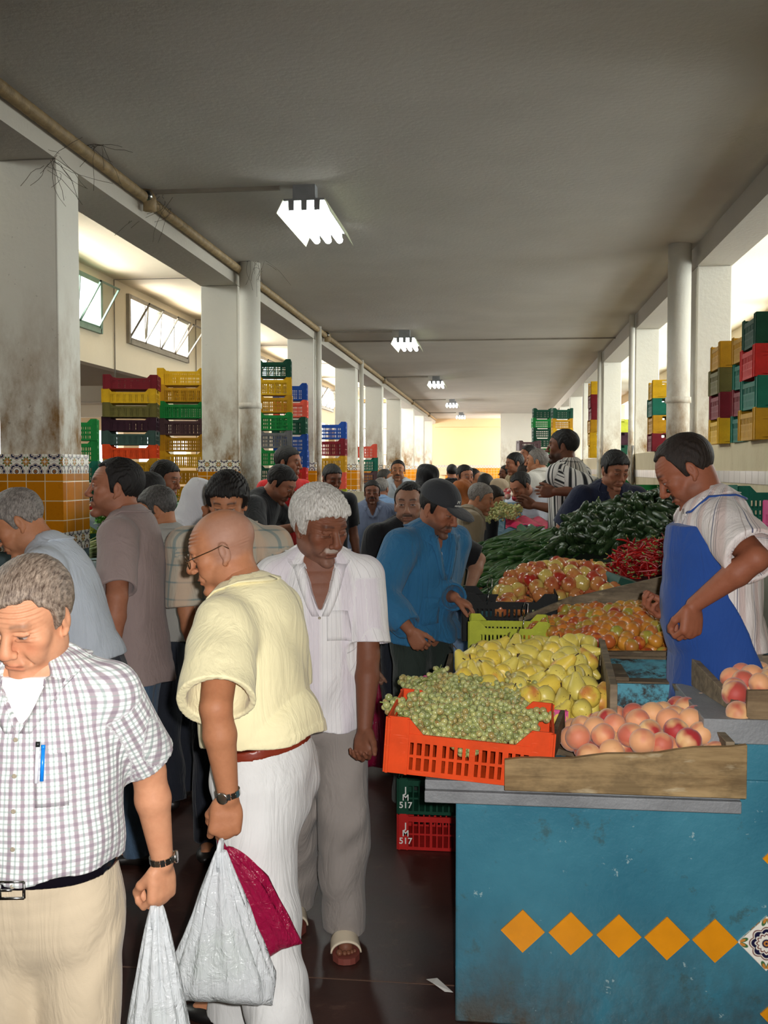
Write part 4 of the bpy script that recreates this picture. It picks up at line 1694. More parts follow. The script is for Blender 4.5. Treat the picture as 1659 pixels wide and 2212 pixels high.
            cp = child('cap', CF, hair['mat'], vh * 1.3)
            BR = Field()
            BR.ell(W(0, .115, .040), [.072 * sH, .075 * sH, .010 * sH], Rh @ rotx(-.12))
            BR.ell(W(0, .115, .022), [.064 * sH, .085 * sH, .012 * sH], Rh @ rotx(-.12), op='s', k=.003)
            child('brim', BR, hair['mat'], vh * 1.1, parent=cp)
        else:
            HFd = hair_field(O, Rh, sH, hair)
            child('hair', HFd, hmat or H_BLACK, vh * (1.0 if tier < 2 else .9))
    d = dict(proj=proj, patch=patch, topo=topo, nk=nk, frn=frn, o=ob, J=J, arms=arms, O=O, Rh=Rh, sH=sH, q=q, org=org, origin=origin, Rb=Rb, X=X, Fr=Fr, axu=axu, ft=ft, Wd=Wd, zfloor=zfloor, c0=c0, top=t)
    PEOPLE[key] = d
    print('PERSON', key, 'q=%.2f' % q, 'foot', [round(float(x), 2) for x in origin])
    return d


# ---------------------------------------------------------------- the people
M_PLAID = fabric('plaid_cotton', srgb(226, 228, 226), fold=.3, pats=[
    ('u', .027, .17, 0, srgb(122, 100, 112), .75), ('v', .027, .15, 0, srgb(126, 110, 124), .6),
    ('u', .027, .07, .5, srgb(120, 140, 134), .6), ('v', .027, .07, .5, srgb(130, 148, 142), .5)])
M_KHAKI = fabric('beige_cotton', srgb(190, 174, 148), fold=.35)
M_CREAM = fabric('cream_linen', srgb(238, 228, 184), fold=.28)
M_WHITEP = fabric('white_linen', srgb(214, 214, 212), fold=.32)
M_WSHIRT = fabric('white_voile', srgb(226, 224, 224), fold=.35, pats=[('u', .017, .035, 0, srgb(150, 146, 150), .5), ('u', .136, .2, .3, srgb(206, 196, 206), .6)])
M_GREYP = fabric('grey_trouser_cloth', srgb(146, 138, 132), fold=.4)
M_DENIM = fabric('blue_work_cotton', srgb(46, 108, 150), fold=.6)
M_DGREEN = fabric('dark_green_cloth', srgb(44, 54, 48), fold=.5)
M_TAUPE = fabric('taupe_pique', srgb(152, 134, 130), fold=.3)
M_LBLUE = fabric('pale_blue_shirt', srgb(190, 198, 208), fold=.4)
M_LBLUE2 = fabric('light_blue_shirt', srgb(128, 158, 196), fold=.4)
M_GBLUE = fabric('grey_blue_shirt', srgb(96, 106, 130), fold=.4, pats=[('u', .012, .1, 0, srgb(140, 150, 170), .4)])
M_LGREY = fabric('light_grey_shirt', srgb(160, 158, 152), fold=.35)
M_JEANS = fabric('blue_jeans', srgb(78, 102, 128), fold=.5)
M_DJEANS = fabric('dark_jeans', srgb(36, 40, 50), fold=.5)
M_BLACKC = fabric('black_cloth', srgb(16, 16, 20), fold=.3)
M_NAVY = fabric('navy_polo_cloth', srgb(28, 34, 58), fold=.35)
M_CHECKB = fabric('beige_check', srgb(186, 176, 158), fold=.3, pats=[('u', .075, .05, 0, srgb(96, 128, 132), .6), ('v', .075, .05, 0, srgb(96, 128, 132), .6), ('u', .075, .2, .5, srgb(206, 170, 140), .5)])
M_VSTRIPE = fabric('pale_striped_cotton', srgb(214, 206, 202), fold=.4, pats=[('u', .055, .17, .25, srgb(192, 170, 164), .8), ('u', .055, .018, 0, srgb(40, 48, 88), .9), ('u', .055, .012, .1, srgb(70, 70, 80), .6), ('u', .055, .01, .17, srgb(70, 70, 80), .6), ('u', .055, .012, .85, srgb(120, 96, 84), .6)])
M_APRON = fabric('royal_blue_apron', srgb(30, 68, 138), fold=.35)
M_BWSTR = fabric('black_white_stripe', srgb(206, 202, 196), fold=.3, pats=[('u', .05, .13, 0, srgb(16, 16, 20), 1.), ('u', .05, .05, .4, srgb(30, 30, 34), 1.)])
M_JERSEY = fabric('white_jersey', srgb(196, 198, 208), fold=.3)
M_BEIGEJ = fabric('beige_jacket', srgb(138, 122, 98), fold=.4)
M_RED = fabric('red_cloth', srgb(196, 26, 28), fold=.3)
M_TAN = fabric('tan_shirt', srgb(176, 158, 124), fold=.3)
M_WHT = fabric('plain_white_shirt', srgb(206, 202, 194), fold=.35)
M_SCB = fabric('black_scarf', srgb(14, 12, 16), fold=.4)
M_SCO = fabric('orange_brown_scarf', srgb(150, 84, 36), fold=.4)
M_SCC = fabric('cream_scarf', srgb(206, 186, 150), fold=.4)
M_SCW = fabric('white_scarf', srgb(216, 216, 220), fold=.4)
M_SCG = fabric('beige_scarf', srgb(190, 170, 144), fold=.4)
M_CAP = fabric('charcoal_cap_cloth', srgb(52, 54, 58), fold=.2)
M_BELTB = plain('black_leather', srgb(16, 13, 20), .18, .1)
M_BELTR = plain('brown_leather', srgb(120, 44, 26), .35, .15)
SK_A, SK_B, SK_C = srgb(198, 142, 108), srgb(174, 118, 84), srgb(118, 74, 54)
SK_M, SK_D = srgb(158, 104, 78), srgb(112, 70, 50)
SHORT = dict(style='short', line=.078, temple=.042)

pA = person('plaid', 'older man in front in a checked short-sleeved shirt and beige trousers, looking down', 66, 1332, 2.05, 188, 174, hp=26, hroll=-4, lean=0, hunch=10,
            tier=0, bulk=1.14, belly=.035, sw=.93, hs=1.08, head=dict(skin=SK_A, fat=1.16, double=1, stubble=.12, nose=1.25, eye=.25, wrinkle=1, hair=srgb(90, 78, 66), brow=.55),
            hair=dict(style='short', line=.076, temple=.045, thick=.012, recede=.02, strand=.0006), hmat=H_SALT,
            top=dict(mat=M_PLAID, tucked=True, vneck=.10, vw=1.15, buttons=(5, .085), undershirt=.02, cuff=.030, sleeve=.80, loose=.02, pocket=(-.12, -.04, -.30, -.18)),
            bottom=dict(mat=M_KHAKI, belt=M_BELTB, k=.092, c=.09, waist=.1), legs=((.14, .02), (-.12, -.02)),
            aL=dict(w=at(352, 1864, 2.28), pole=(-.3, -.9, 0)), hL=dict(curl=.62, D=(-.06, 0, -1), N=(-.8, .5, 0), thumb=1.0, s=1.08), aR=dict(rel=(.12, .06, -.53)))
pB = person('cream', 'bald man with glasses in a cream short-sleeved shirt and white trousers carrying bags', 482, 1190, 2.92, 80, 100, hp=20, lean=6, hunch=18, drop=.03,
            tier=0, bulk=1.10, belly=.03, sw=1.0, hs=1.02, head=dict(skin=SK_B, stubble=.05, eye=.3, wrinkle=1, scalp=.55, scol=srgb(146, 118, 106), hair=srgb(150, 140, 130), brow=.4, nose=1.2, fat=.96),
            top=dict(mat=M_CREAM, tucked=True, up=.018, vneck=0, cuff=.052, sleeve=.92, loose=.038, fold=1.6, ch=.042), bottom=dict(mat=M_WHITEP, belt=M_BELTR, waist=0., k=.108, c=.098, w=.108, ex=.01, fold=1.3),
            legs=((.12, .16), (-.13, -.12)), shoe=srgb(18, 16, 16),
            aL=dict(w=at(494, 1722, 2.56), pole=(-1, -.25, 0)), hL=dict(curl=.62, D=(-.12, 0, -1), N=(-.3, .95, 0), thumb=.85, s=1.12), aR=dict(rel=(.05, .12, -.5)))
pC = person('white_hair', 'dark-skinned man with thick white hair, white striped shirt and grey trousers', 690, 1136, 3.58, 192, 226, hp=22, hroll=3, lean=2, hunch=12,
            tier=0, bulk=1.06, belly=.02, sw=.93, hs=1.1, head=dict(skin=SK_C, stubble=.12, moustache=.8, mcol=srgb(170, 160, 150), eye=0, wrinkle=1, mark=1, hair=srgb(200, 196, 190), bcol=srgb(60, 40, 34), brow=.7, nose=1.35, fat=1.1),
            hair=dict(style='short', line=.070, temple=.040, thick=.020, strand=.0012, ragged=.006, wave=1.6), hmat=H_WHITE,
            top=dict(mat=M_WSHIRT, len=.08, vneck=.17, vw=1.25, cuff=.035, sleeve=.86, loose=.022, hemw=.02, buttons=(1, .11), pocket=(-.105, -.025, -.29, -.18), undershirt=.19),
            bottom=dict(mat=M_GREYP, k=.098, c=.085, w=.10, fold=1.2), shoe=None, legs=((.10, -.22), (-.09, .02)),
            aL=dict(w=at(788, 1572, 3.48), pole=(-.6, -.8, 0)), hL=dict(curl=.5, thumb=.3, N=(-.3, -.9, 0)), aR=dict(rel=(.16, -.05, -.50)))
pD = person('jacket', 'man in a charcoal cap and blue work jacket reaching towards the crates', 948, 1100, 5.1, 228, 238, hp=26, lean=6, hunch=16,
            tier=1, bulk=1.04, sw=1.06, hs=1.1, head=dict(skin=SK_M, stubble=.75, moustache=.7, eye=.2, hair=srgb(60, 54, 50), nose=1.1, fat=.95, bcol=srgb(24, 20, 18)),
            hair=dict(style='cap', mat=M_CAP), hmat=H_BLACK,
            top=dict(mat=M_DENIM, name='jacket', len=.01, sleeve=1.93, loose=.045, cuff=.040, vneck=.20, hemw=.035, fold=1.5, ch=.045, pocket=(.03, .14, -.46, -.32), undershirt=.1), bottom=dict(mat=M_DGREEN, k=.10, c=.10, w=.10),
            aR=dict(w=at(886, 1362, 4.75), pole=(.6, -.8, 0)), hR=dict(curl=.6, D=(.5, -.1, -.75), N=(.3, .9, 0)), aL=dict(w=at(982, 1290, 5.05), pole=(-.3, -.9, -.6)), hL=dict(curl=.35, D=(.8, 0, -.45), N=(-.3, 0, -1)))
pF = person('polo', 'moustached man in a taupe polo shirt and jeans seen from the side', 250, 1056, 4.35, 96, 108, hp=-2, lean=4, hunch=10,
            tier=0, bulk=1.02, belly=.01, hs=1.04, head=dict(skin=SK_M, stubble=.3, moustache=1, eye=.5, hair=srgb(20, 18, 18), nose=.95),
            hair=dict(style='short', line=.092, temple=.055, recede=.03, thick=.008), hmat=H_BLACK,
            top=dict(mat=M_TAUPE, len=.14, vneck=.03, cuff=.026, sleeve=.88, loose=.028, hemw=.02, fold=1.0), bottom=dict(mat=M_JEANS, k=.08, c=.075),
            aL=dict(w=at(238, 1430, 3.98), pole=(-1, -.4, 0)), hL=dict(curl=.5))
pG = person('left', 'grey-haired man in a pale shirt stooping in front of the tiled column', 40, 1130, 3.75, 108, 112, hp=34, lean=20, hunch=18,
            tier=1, bulk=1.06, hs=1.04, head=dict(skin=SK_B, stubble=.15, eye=0, wrinkle=.8, hair=srgb(90, 84, 80)), hair=dict(style='short', line=.07, thick=.007), hmat=H_GREY,
            top=dict(mat=M_LBLUE, tucked=True, sleeve=1.9, cuff=.02, loose=.026, vneck=.04), bottom=dict(mat=M_DJEANS),
            aL=dict(rel=(-.12, .22, -.48)), aR=dict(rel=(.1, .25, -.45)))
pH = person('grey2', 'grizzled man in a light grey shirt and dark jeans behind the taupe polo shirt', 340, 1102, 5.1, 74, 98, hp=20, lean=4, hunch=14,
            tier=1, bulk=1.0, head=dict(skin=SK_B, stubble=.2, eye=.2, wrinkle=.7, hair=srgb(50, 46, 44)), hair=dict(style='short', line=.076, thick=.010), hmat=H_DGREY,
            top=dict(mat=M_LGREY, len=.02, vneck=0, loose=.028, cuff=.025), bottom=dict(mat=M_DJEANS, k=.09, c=.085, w=.1), aL=dict(rel=(-.1, .1, -.5)))
pJ = person('check', 'black-haired man in a beige check shirt partly hidden behind the bald head', 492, 1086, 4.4, 190, 186, hp=24, lean=3, hunch=14, sw=1.1,
            tier=1, bulk=1.05, head=dict(skin=SK_B, stubble=.3, eye=.4, hair=srgb(16, 14, 14)), hair=dict(style='short', line=.066, thick=.020, strand=.002), hmat=H_BLACK,
            top=dict(mat=M_CHECKB, len=.05, cuff=.04, sleeve=.95, loose=.03), bottom=dict(mat=M_DJEANS), aR=dict(w=at(432, 1440, 4.35), pole=(.9, -.3, 0)), aL=dict(rel=(-.1, .1, -.5)))
pI = person('vendor', 'stall keeper in a pale striped shirt and blue apron sorting fruit', 1484, 1018, 3.72, 92, 84, hp=36, lean=6, hunch=22, zb=.2,
            tier=0, bulk=1.1, belly=.055, hs=1.06, sw=.86, head=dict(skin=srgb(140, 84, 60), stubble=.35, moustache=.9, eye=.25, hair=srgb(26, 22, 20), nose=1.15, fat=1.05),
            hair=dict(style='short', line=.090, temple=.058, recede=.03, thick=.007, strand=.0006), hmat=H_BROWN,
            top=dict(mat=M_VSTRIPE, len=-.02, vneck=0, cuff=.045, sleeve=.95, loose=.03, hemw=.01, fold=1.2), bottom=dict(mat=fabric('grey_brown_trouser', srgb(128, 116, 98)), belt=M_BELTB, k=.10, c=.09, w=.10),
            aL=dict(w=at(1500, 1306, 3.40), pole=(-1, -.15, -.4)), hL=dict(curl=.7, thumb=1.0, D=(-.15, -.1, -1), N=(-.5, .8, 0), s=1.1), aR=dict(w=at(1468, 1318, 3.75), pole=(.5, -.8, 0)), hR=dict(curl=.5, D=(-1, -.1, -.05), N=(.1, -.3, 1), s=1.1))
pE = person('blackshirt', 'short-haired man in a black T-shirt looking at the camera behind the blue jacket', 884, 1090, 5.95, 196, 178, hp=6, lean=0, hunch=6, sw=1.08,
            tier=1, bulk=1.15, hs=1.12, head=dict(skin=srgb(158, 118, 96), stubble=.45, moustache=.7, eye=.45, hair=srgb(20, 18, 18), fat=1.08), hair=dict(style='short', line=.088, temple=.055, thick=.005, recede=.02), hmat=H_BLACK,
            top=dict(mat=M_BLACKC, len=.06, vneck=0, collar=False, cuff=.03, sleeve=.95, loose=.03), bottom=dict(mat=M_DJEANS),
            aR=dict(w=at(808, 1440, 5.75), pole=(.9, -.3, 0)), hR=dict(curl=.8, thumb=.8), aL=dict(w=at(1012, 1280, 5.9), pole=(-.9, -.2, 0)))
FAR = dict(tier=2)
person('k1', 'black-haired man in dark clothes handing over a green bowl before the yellow crates', 357, 1036, 6.9, 262, 258, hp=16, lean=8, hunch=14, tier=1,
       head=dict(skin=SK_M, stubble=.5, hair=srgb(18, 16, 16)), hair=SHORT, hmat=H_BLACK, top=dict(mat=M_BLACKC, sleeve=.9, vneck=0), bottom=dict(mat=M_DJEANS), aR=dict(w=at(398, 1128, 6.65)), aL=dict(w=at(405, 1125, 7.0)))
person('k2', 'dark head half hidden behind the taupe polo man', 318, 1066, 5.9, 100, 100, hp=10, head=dict(skin=SK_D), hair=SHORT, hmat=H_BLACK, top=dict(mat=M_BLACKC, vneck=0), bottom=dict(mat=M_DJEANS), **FAR)
person('m1', 'person in a white headscarf behind the black-haired man in the check shirt', 434, 1084, 5.7, 250, 250, hp=20, lean=8, hunch=20, head=dict(skin=SK_B), hair=dict(style='scarf', mat=M_SCW, drape=.9),
       top=dict(mat=M_SCW, collar=False, sleeve=1.9, vneck=0), bottom=dict(mat=M_DJEANS), **FAR)
person('n1', 'man in a black T-shirt bending over goods beside the third left column', 606, 1046, 7.2, 262, 258, hp=34, lean=26, hunch=16, tier=1, bulk=1.05,
       head=dict(skin=SK_M, stubble=.6, hair=srgb(18, 16, 16)), hair=SHORT, hmat=H_BLACK, top=dict(mat=M_BLACKC, collar=False, vneck=0, sleeve=.9, loose=.03), bottom=dict(mat=M_BLACKC),
       aR=dict(w=at(640, 1138, 6.9)), aL=dict(w=at(645, 1085, 7.5), pole=(0, -1, -.5)))
person('o1', 'dark-haired person in a red top between the second and third left columns', 622, 1000, 8.6, 230, 260, hp=8, head=dict(skin=SK_M), hair=SHORT, hmat=H_BLACK,
       top=dict(mat=M_RED, collar=False, vneck=0, sleeve=.6), bottom=dict(mat=M_DJEANS), aR=dict(rel=(.05, .3, -.42)), **FAR)
person('p1', 'dark head between the third and fourth left columns', 717, 1034, 9.2, 210, 215, hp=20, head=dict(skin=SK_D), hair=SHORT, hmat=H_BLACK, top=dict(mat=M_BLACKC, vneck=0), bottom=dict(mat=M_DJEANS), **FAR)
person('q1', 'moustached man in a grey-blue shirt walking up the aisle', 804, 1064, 9.8, 190, 186, hp=4, sw=1.05, head=dict(skin=SK_D, moustache=1, stubble=.3), hair=SHORT, hmat=H_BLACK,
       top=dict(mat=M_GBLUE, sleeve=1.9, vneck=.10, loose=.03), bottom=dict(mat=M_BLACKC), aR=dict(rel=(.06, .08, -.52)), **FAR)
person('r1', 'grey-haired man in a light blue shirt seen from behind in the aisle', 824, 1056, 11.0, 340, 345, head=dict(skin=SK_M), hair=SHORT, hmat=H_GREY, top=dict(mat=M_LBLUE2, vneck=0, sleeve=1.9, loose=.035), bottom=dict(mat=M_DJEANS), **FAR)
person('s1', 'grizzled man in a white shirt seen in profile in the aisle', 833, 1034, 13.6, 280, 270, head=dict(skin=SK_B), hair=SHORT, hmat=H_DGREY, top=dict(mat=M_WHT), bottom=dict(mat=M_DJEANS), **FAR)
person('t1', 'tall moustached man in a pale blue shirt facing us in mid aisle', 860, 1017, 12.4, 186, 182, hp=2, bulk=1.08, head=dict(skin=SK_B, moustache=1, stubble=.5), hair=dict(style='short', line=.085, thick=.004), hmat=H_BLACK,
       top=dict(mat=M_LBLUE, vneck=.08, loose=.03), bottom=dict(mat=M_DJEANS), **FAR)
person('u1', 'person with a black headscarf behind the man in the charcoal cap', 921, 1036, 8.8, 20, 30, head=dict(skin=SK_M), hair=dict(style='scarf', mat=M_SCB), top=dict(mat=M_BLACKC, sleeve=1.9), bottom=dict(mat=M_BLACKC), **FAR)
person('v1', 'dark-haired person far down the aisle before the orange tiled end wall', 976, 1020, 17, 10, 10, head=dict(skin=SK_M), hair=SHORT, hmat=H_BLACK, top=dict(mat=M_BLACKC), bottom=dict(mat=M_DJEANS), tier=3)
person('w1', 'bearded man with black hair just right of the charcoal cap', 1004, 1030, 11.2, 215, 215, hp=6, head=dict(skin=SK_M, stubble=.8), hair=SHORT, hmat=H_BLACK, top=dict(mat=M_BEIGEJ), bottom=dict(mat=M_DJEANS), **FAR)
person('x1', 'young person in a white shirt beside the bearded man', 1022, 1034, 12.6, 280, 265, head=dict(skin=SK_B), hair=SHORT, hmat=H_BLACK, top=dict(mat=M_WHT), bottom=dict(mat=M_DJEANS), **FAR)
person('y1', 'woman in an orange-brown headscarf behind the cap brim', 1001, 1066, 9.3, 330, 320, head=dict(skin=SK_M), hair=dict(style='scarf', mat=M_SCO), top=dict(mat=M_SCO, sleeve=1.9, vneck=0), bottom=dict(mat=M_BLACKC), **FAR)
person('z1', 'woman in a cream headscarf standing among the far shoppers', 1040, 1040, 14, 20, 20, head=dict(skin=SK_M), hair=dict(style='scarf', mat=M_SCC), top=dict(mat=M_SCC, sleeve=1.9), bottom=dict(mat=M_TAN), tier=3)
person('aa', 'dark-haired woman in front of the cream headscarf', 1049, 1048, 11.9, 350, 350, head=dict(skin=SK_M), hair=dict(style='short', thick=.02), hmat=H_BLACK, top=dict(mat=M_BLACKC), bottom=dict(mat=M_BLACKC), **FAR)
person('bb', 'old grey-haired man in a beige jacket stooping over the stall', 1038, 1078, 7.9, 275, 262, hp=18, lean=8, hunch=20, head=dict(skin=SK_B, stubble=.3), hair=SHORT, hmat=H_GREY,
       top=dict(mat=M_BEIGEJ, name='jacket', sleeve=1.9, len=.22, loose=.045, hemw=.02), bottom=dict(mat=M_LBLUE2), aR=dict(rel=(.05, .2, -.42)), tier=1)
person('b2', 'dark-haired woman beside the old man in the beige jacket', 1063, 1082, 8.7, 285, 260, hp=20, lean=8, head=dict(skin=SK_B), hair=dict(style='short', thick=.02), hmat=H_BROWN, top=dict(mat=M_BLACKC), bottom=dict(mat=M_BLACKC), **FAR)
person('cc', 'woman in a long beige headscarf facing the vegetables', 1080, 1058, 11.4, 285, 275, hp=10, head=dict(skin=SK_B), hair=dict(style='scarf', mat=M_SCG, drape=1.2), top=dict(mat=M_SCG, sleeve=1.9, vneck=0), bottom=dict(mat=M_TAN), **FAR)
pDD = person('dd', 'balding man in a white jersey with a black emblem leaning over the heap', 1126, 1050, 9.6, 140, 128, hp=36, lean=30, hunch=14, tier=1, zb=.0,
       head=dict(skin=SK_M, stubble=.4), hair=dict(style='short', line=.092, recede=.04, thick=.006), hmat=H_BLACK, top=dict(mat=M_JERSEY, collar=False, vneck=0, loose=.035, sleeve=.95), bottom=dict(mat=M_DJEANS), aL=dict(rel=(-.05, .2, -.45)), aR=dict(rel=(.1, .2, -.45)))
person('e1', 'short-haired man far back at the end of the right stalls', 1092, 1022, 17, 200, 110, head=dict(skin=SK_D), hair=SHORT, hmat=H_BLACK, top=dict(mat=M_TAN), bottom=dict(mat=M_DJEANS), tier=3)
person('e2', 'young man in a tan shirt raised behind the far right stalls', 1112, 1002, 13.2, 120, 110, hp=12, lean=12, head=dict(skin=SK_M), hair=SHORT, hmat=H_BLACK, top=dict(mat=M_TAN, loose=.03), bottom=dict(mat=M_DJEANS), **FAR)
person('f2', 'dark-haired youth beside the tall green crates at the back', 1141, 984, 15.0, 110, 110, head=dict(skin=SK_M), hair=SHORT, hmat=H_BLACK, top=dict(mat=M_BLACKC), bottom=dict(mat=M_DJEANS), tier=3)
person('ff', 'grey-haired man in a loose white shirt with his back to the green crates', 1160, 998, 11.2, 60, 80, bulk=1.1, head=dict(skin=SK_B), hair=SHORT, hmat=H_GREY, top=dict(mat=M_WHT, vneck=0, loose=.045, sleeve=1.2), bottom=dict(mat=M_DJEANS), **FAR)
person('f3', 'small face looking over the shoulder of the man in the white jersey', 1139, 1024, 12.4, 250, 250, head=dict(skin=SK_M), hair=SHORT, hmat=H_BROWN, top=dict(mat=M_BLACKC), bottom=dict(mat=M_DJEANS), **FAR)
person('kk', 'person in a dark navy top between the jersey and the striped shirt', 1184, 1062, 10.7, 110, 110, hp=20, lean=14, head=dict(skin=SK_D), hair=SHORT, hmat=H_BLACK, top=dict(mat=M_NAVY, vneck=0, sleeve=.9), bottom=dict(mat=M_DJEANS), aL=dict(rel=(-.1, .3, -.42)), **FAR)
person('gg', 'tall bearded seller in a black and white striped shirt', 1216, 966, 8.7, 62, 78, lean=2, hunch=8, tier=1, head=dict(skin=SK_D, stubble=.95), hair=dict(style='short', line=.07, thick=.006), hmat=H_BLACK,
       top=dict(mat=M_BWSTR, len=.06, vneck=0, cuff=.04, sleeve=.98, loose=.03), bottom=dict(mat=M_BLACKC), aL=dict(w=at(1200, 1062, 8.35), pole=(-.3, -.9, -.6)), aR=dict(rel=(.0, .34, -.22), pole=(.3, -.6, -1)))
person('hh', 'young man in a navy polo shirt looking down at the cucumbers', 1328, 1016, 7.55, 196, 204, hp=22, lean=14, hunch=14, zb=.0, tier=1, sw=1.06, head=dict(skin=SK_M, stubble=.1, eye=.2, hair=srgb(18, 16, 16)), hair=dict(style='short', line=.070, thick=.012), hmat=H_BLACK,
       top=dict(mat=M_NAVY, vneck=.06, loose=.028, cuff=.03), bottom=dict(mat=M_DJEANS), aR=dict(rel=(.22, .05, -.46)), aL=dict(rel=(-.16, .1, -.46)))
# ---------------------------------------------------------------- plastic crates
CRC = {}
for nm, c in dict(orange=(226, 74, 22), red=(196, 36, 32), maroon=(118, 22, 34), yellow=(214, 168, 22), mustard=(190, 140, 20), lime=(186, 194, 60), green=(22, 132, 60), dark_green=(14, 70, 50),
                  teal=(16, 104, 84), blue=(24, 70, 150), grey=(110, 112, 114), brown=(84, 60, 62), olive=(104, 96, 46), black=(26, 28, 28), pink=(222, 96, 150), plum=(52, 20, 36), slate=(56, 80, 74), salmon=(222, 90, 70)).items():
    CRC[nm] = plastic('crate_plastic_' + nm, srgb(*c))


def crate_mesh(name, L, W, H, dip=.35, rows=2, nb=13, t=.006, solid=False):
    """open crate: origin at the middle of its base; long walls along x, posts higher than the dipped long rims"""
    m = MB()
    hx, hy = L / 2, W / 2
    m.box(-hx + .01, hx - .01, -hy + .01, hy - .01, 0, .008)
    pw = L * .13
    for sy in (-1, 1):
        y0, y1 = sorted((sy * hy, sy * (hy - t)))
        zt = H * (1 - dip * .5)
        # corner plates
        for sx in (-1, 1):
            xa, xb = sorted((sx * hx, sx * (hx - pw)))
            m.box(xa, xb, y0, y1, 0, H)
            # shoulder between post and dipped rim
            xs = sx * (hx - pw)
            xe = sx * (hx - pw - H * dip * .5)
            m.add([(xs, y0, zt - .002), (xe, y0, zt - .002), (xs, y0, H), (xs, y1, zt - .002), (xe, y1, zt - .002), (xs, y1, H)],
                  [(0, 1, 2), (5, 4, 3), (0, 3, 4, 1), (1, 4, 5, 2), (2, 5, 3, 0)])
        xi = hx - pw
        m.box(-xi, xi, y0, y1, 0, H * .09)
        m.box(-xi, xi, y0 - .002 * (sy < 0), y1 + .002 * (sy > 0), zt - H * .15, zt)
        for r in range(1, rows):
            z = H * .09 + (zt - H * .15 - H * .09) * r / rows
            m.box(-xi, xi, y0, y1, z - H * .025, z + H * .025)
        if solid: m.box(-xi, xi, y0 + .0015, y1 - .0015, H * .05, zt - H * .34)
        n = nb
        for k in range(n + 1):
            x = -xi + 2 * xi * k / n
            w = (L * .010) if k % 4 else L * .018
            m.box(x - w, x + w, y0 + .0008, y1 - .0008, H * .05, zt - H * .1)
    for sx in (-1, 1):
        x0, x1 = sorted((sx * hx, sx * (hx - t)))
        pw2 = W * .16
        for sy in (-1, 1):
            ya, yb = sorted((sy * hy, sy * (hy - pw2)))
            m.box(x0, x1, ya, yb, 0, H)
        yi = hy - pw2
        m.box(x0, x1, -yi, yi, 0, H * .09)
        m.box(x0, x1, -yi, yi, H * .93, H)
        m.box(x0, x1, -yi, -yi * .45, H * .72, H * .93).box(x0, x1, yi * .45, yi, H * .72, H * .93).box(x0, x1, -yi, yi, H * .62, H * .74)
        if solid:
            m.box(x0, x1, -yi, yi, H * .05, H * .64)
        else:
            for k in range(8):
                y = -yi + 2 * yi * k / 7
                m.box(x0 + .0008, x1 - .0008, y - W * .012, y + W * .012, H * .05, H * .65)
            m.box(x0, x1, -yi, yi, H * .34, H * .39)
    # outer ribs
    for sy in (-1, 1):
        for x in (-hx + pw, hx - pw, -hx + .006, hx - .006):
            y0, y1 = sorted((sy * hy, sy * (hy + .005)))
            m.box(x - .004, x + .004, y0, y1, .0, H * .98)
    for sx in (-1, 1):
        for y in (-hy + .005, hy - .005):
            x0, x1 = sorted((sx * hx, sx * (hx + .005)))
            m.box(x0, x1, y - .004, y + .004, 0, H * .98)
    return m.mesh(name, CRC['red'])


def text_obj(name, cu, mat):
    o = bpy.data.objects.new(name + '_curve', cu)
    COL.objects.link(o)
    bpy.context.view_layer.update()
    me = bpy.data.meshes.new_from_object(o)
    bpy.data.objects.remove(o)
    me.name = name
    me.materials.clear(); me.materials.append(mat)
    n = bpy.data.objects.new(name, me)
    COL.objects.link(n)
    return n


CM = {'tray': crate_mesh('crate_tray', .60, .40, .165, .5, 2, 26),
      'deep': crate_mesh('crate_deep', .50, .33, .26, .35, 3, 15),
      'box': crate_mesh('crate_box', .50, .34, .235, .30, 3, 15, solid=True), 'mid': crate_mesh('crate_mid', .58, .38, .205, .4, 3, 18),
      'grape': crate_mesh('crate_grape', .50, .33, .15, .55, 2, 15)}
CH = {'tray': .158, 'deep': .252, 'box': .228, 'mid': .198, 'grape': .145}


def crate(kind, col, loc, rz, label, group=None, name='plastic_crate', sc=1.0, rot=None):
    o = bpy.data.objects.new(name, CM[kind])
    COL.objects.link(o)
    o.material_slots[0].link = 'OBJECT'
    o.material_slots[0].material = CRC[col]
    o.location = loc
    o.rotation_euler = rot if rot else (0, 0, rz)
    o.scale = (sc,) * 3
    return tag(o, label, 'crate', group)


ORD = ['topmost', 'second from top', 'third from top', 'fourth from top', 'fifth from top', 'sixth from top', 'seventh from top', 'eighth from top', 'ninth from top', 'tenth from top', 'eleventh from top', 'twelfth from top', 'thirteenth from top', 'fourteenth from top', 'fifteenth from top', 'sixteenth from top', 'lowest']


def stack(kind, cols, x, y, ztop, rz, where, sc=1.0, down=None):
    """crates from the top of the stack down; where names the stack"""
    h = CH[kind] * sc
    z = ztop - h
    rn = random.Random(hash(where) % 1000 if False else len(where) * 7 + int(x * 10))
    for i, c in enumerate(cols):
        crate(kind, c, (x + rn.uniform(-.012, .012), y + rn.uniform(-.01, .01), z - h * i), rz + rn.uniform(-.04, .04),
              '%s crate, %s in the %s' % (c.replace('_', ' '), ORD[min(i, 16)], where), where, sc=sc)
    return z - h * (len(cols) - 1)


def pillar(x, y, w, d, z, lab, mat=None):
    prop(MB().box(x - w / 2, x + w / 2, y - d / 2, y + d / 2, 0, z), 'storage_plinth', mat or M_CONC, lab, 'plinth', bevel=.01)


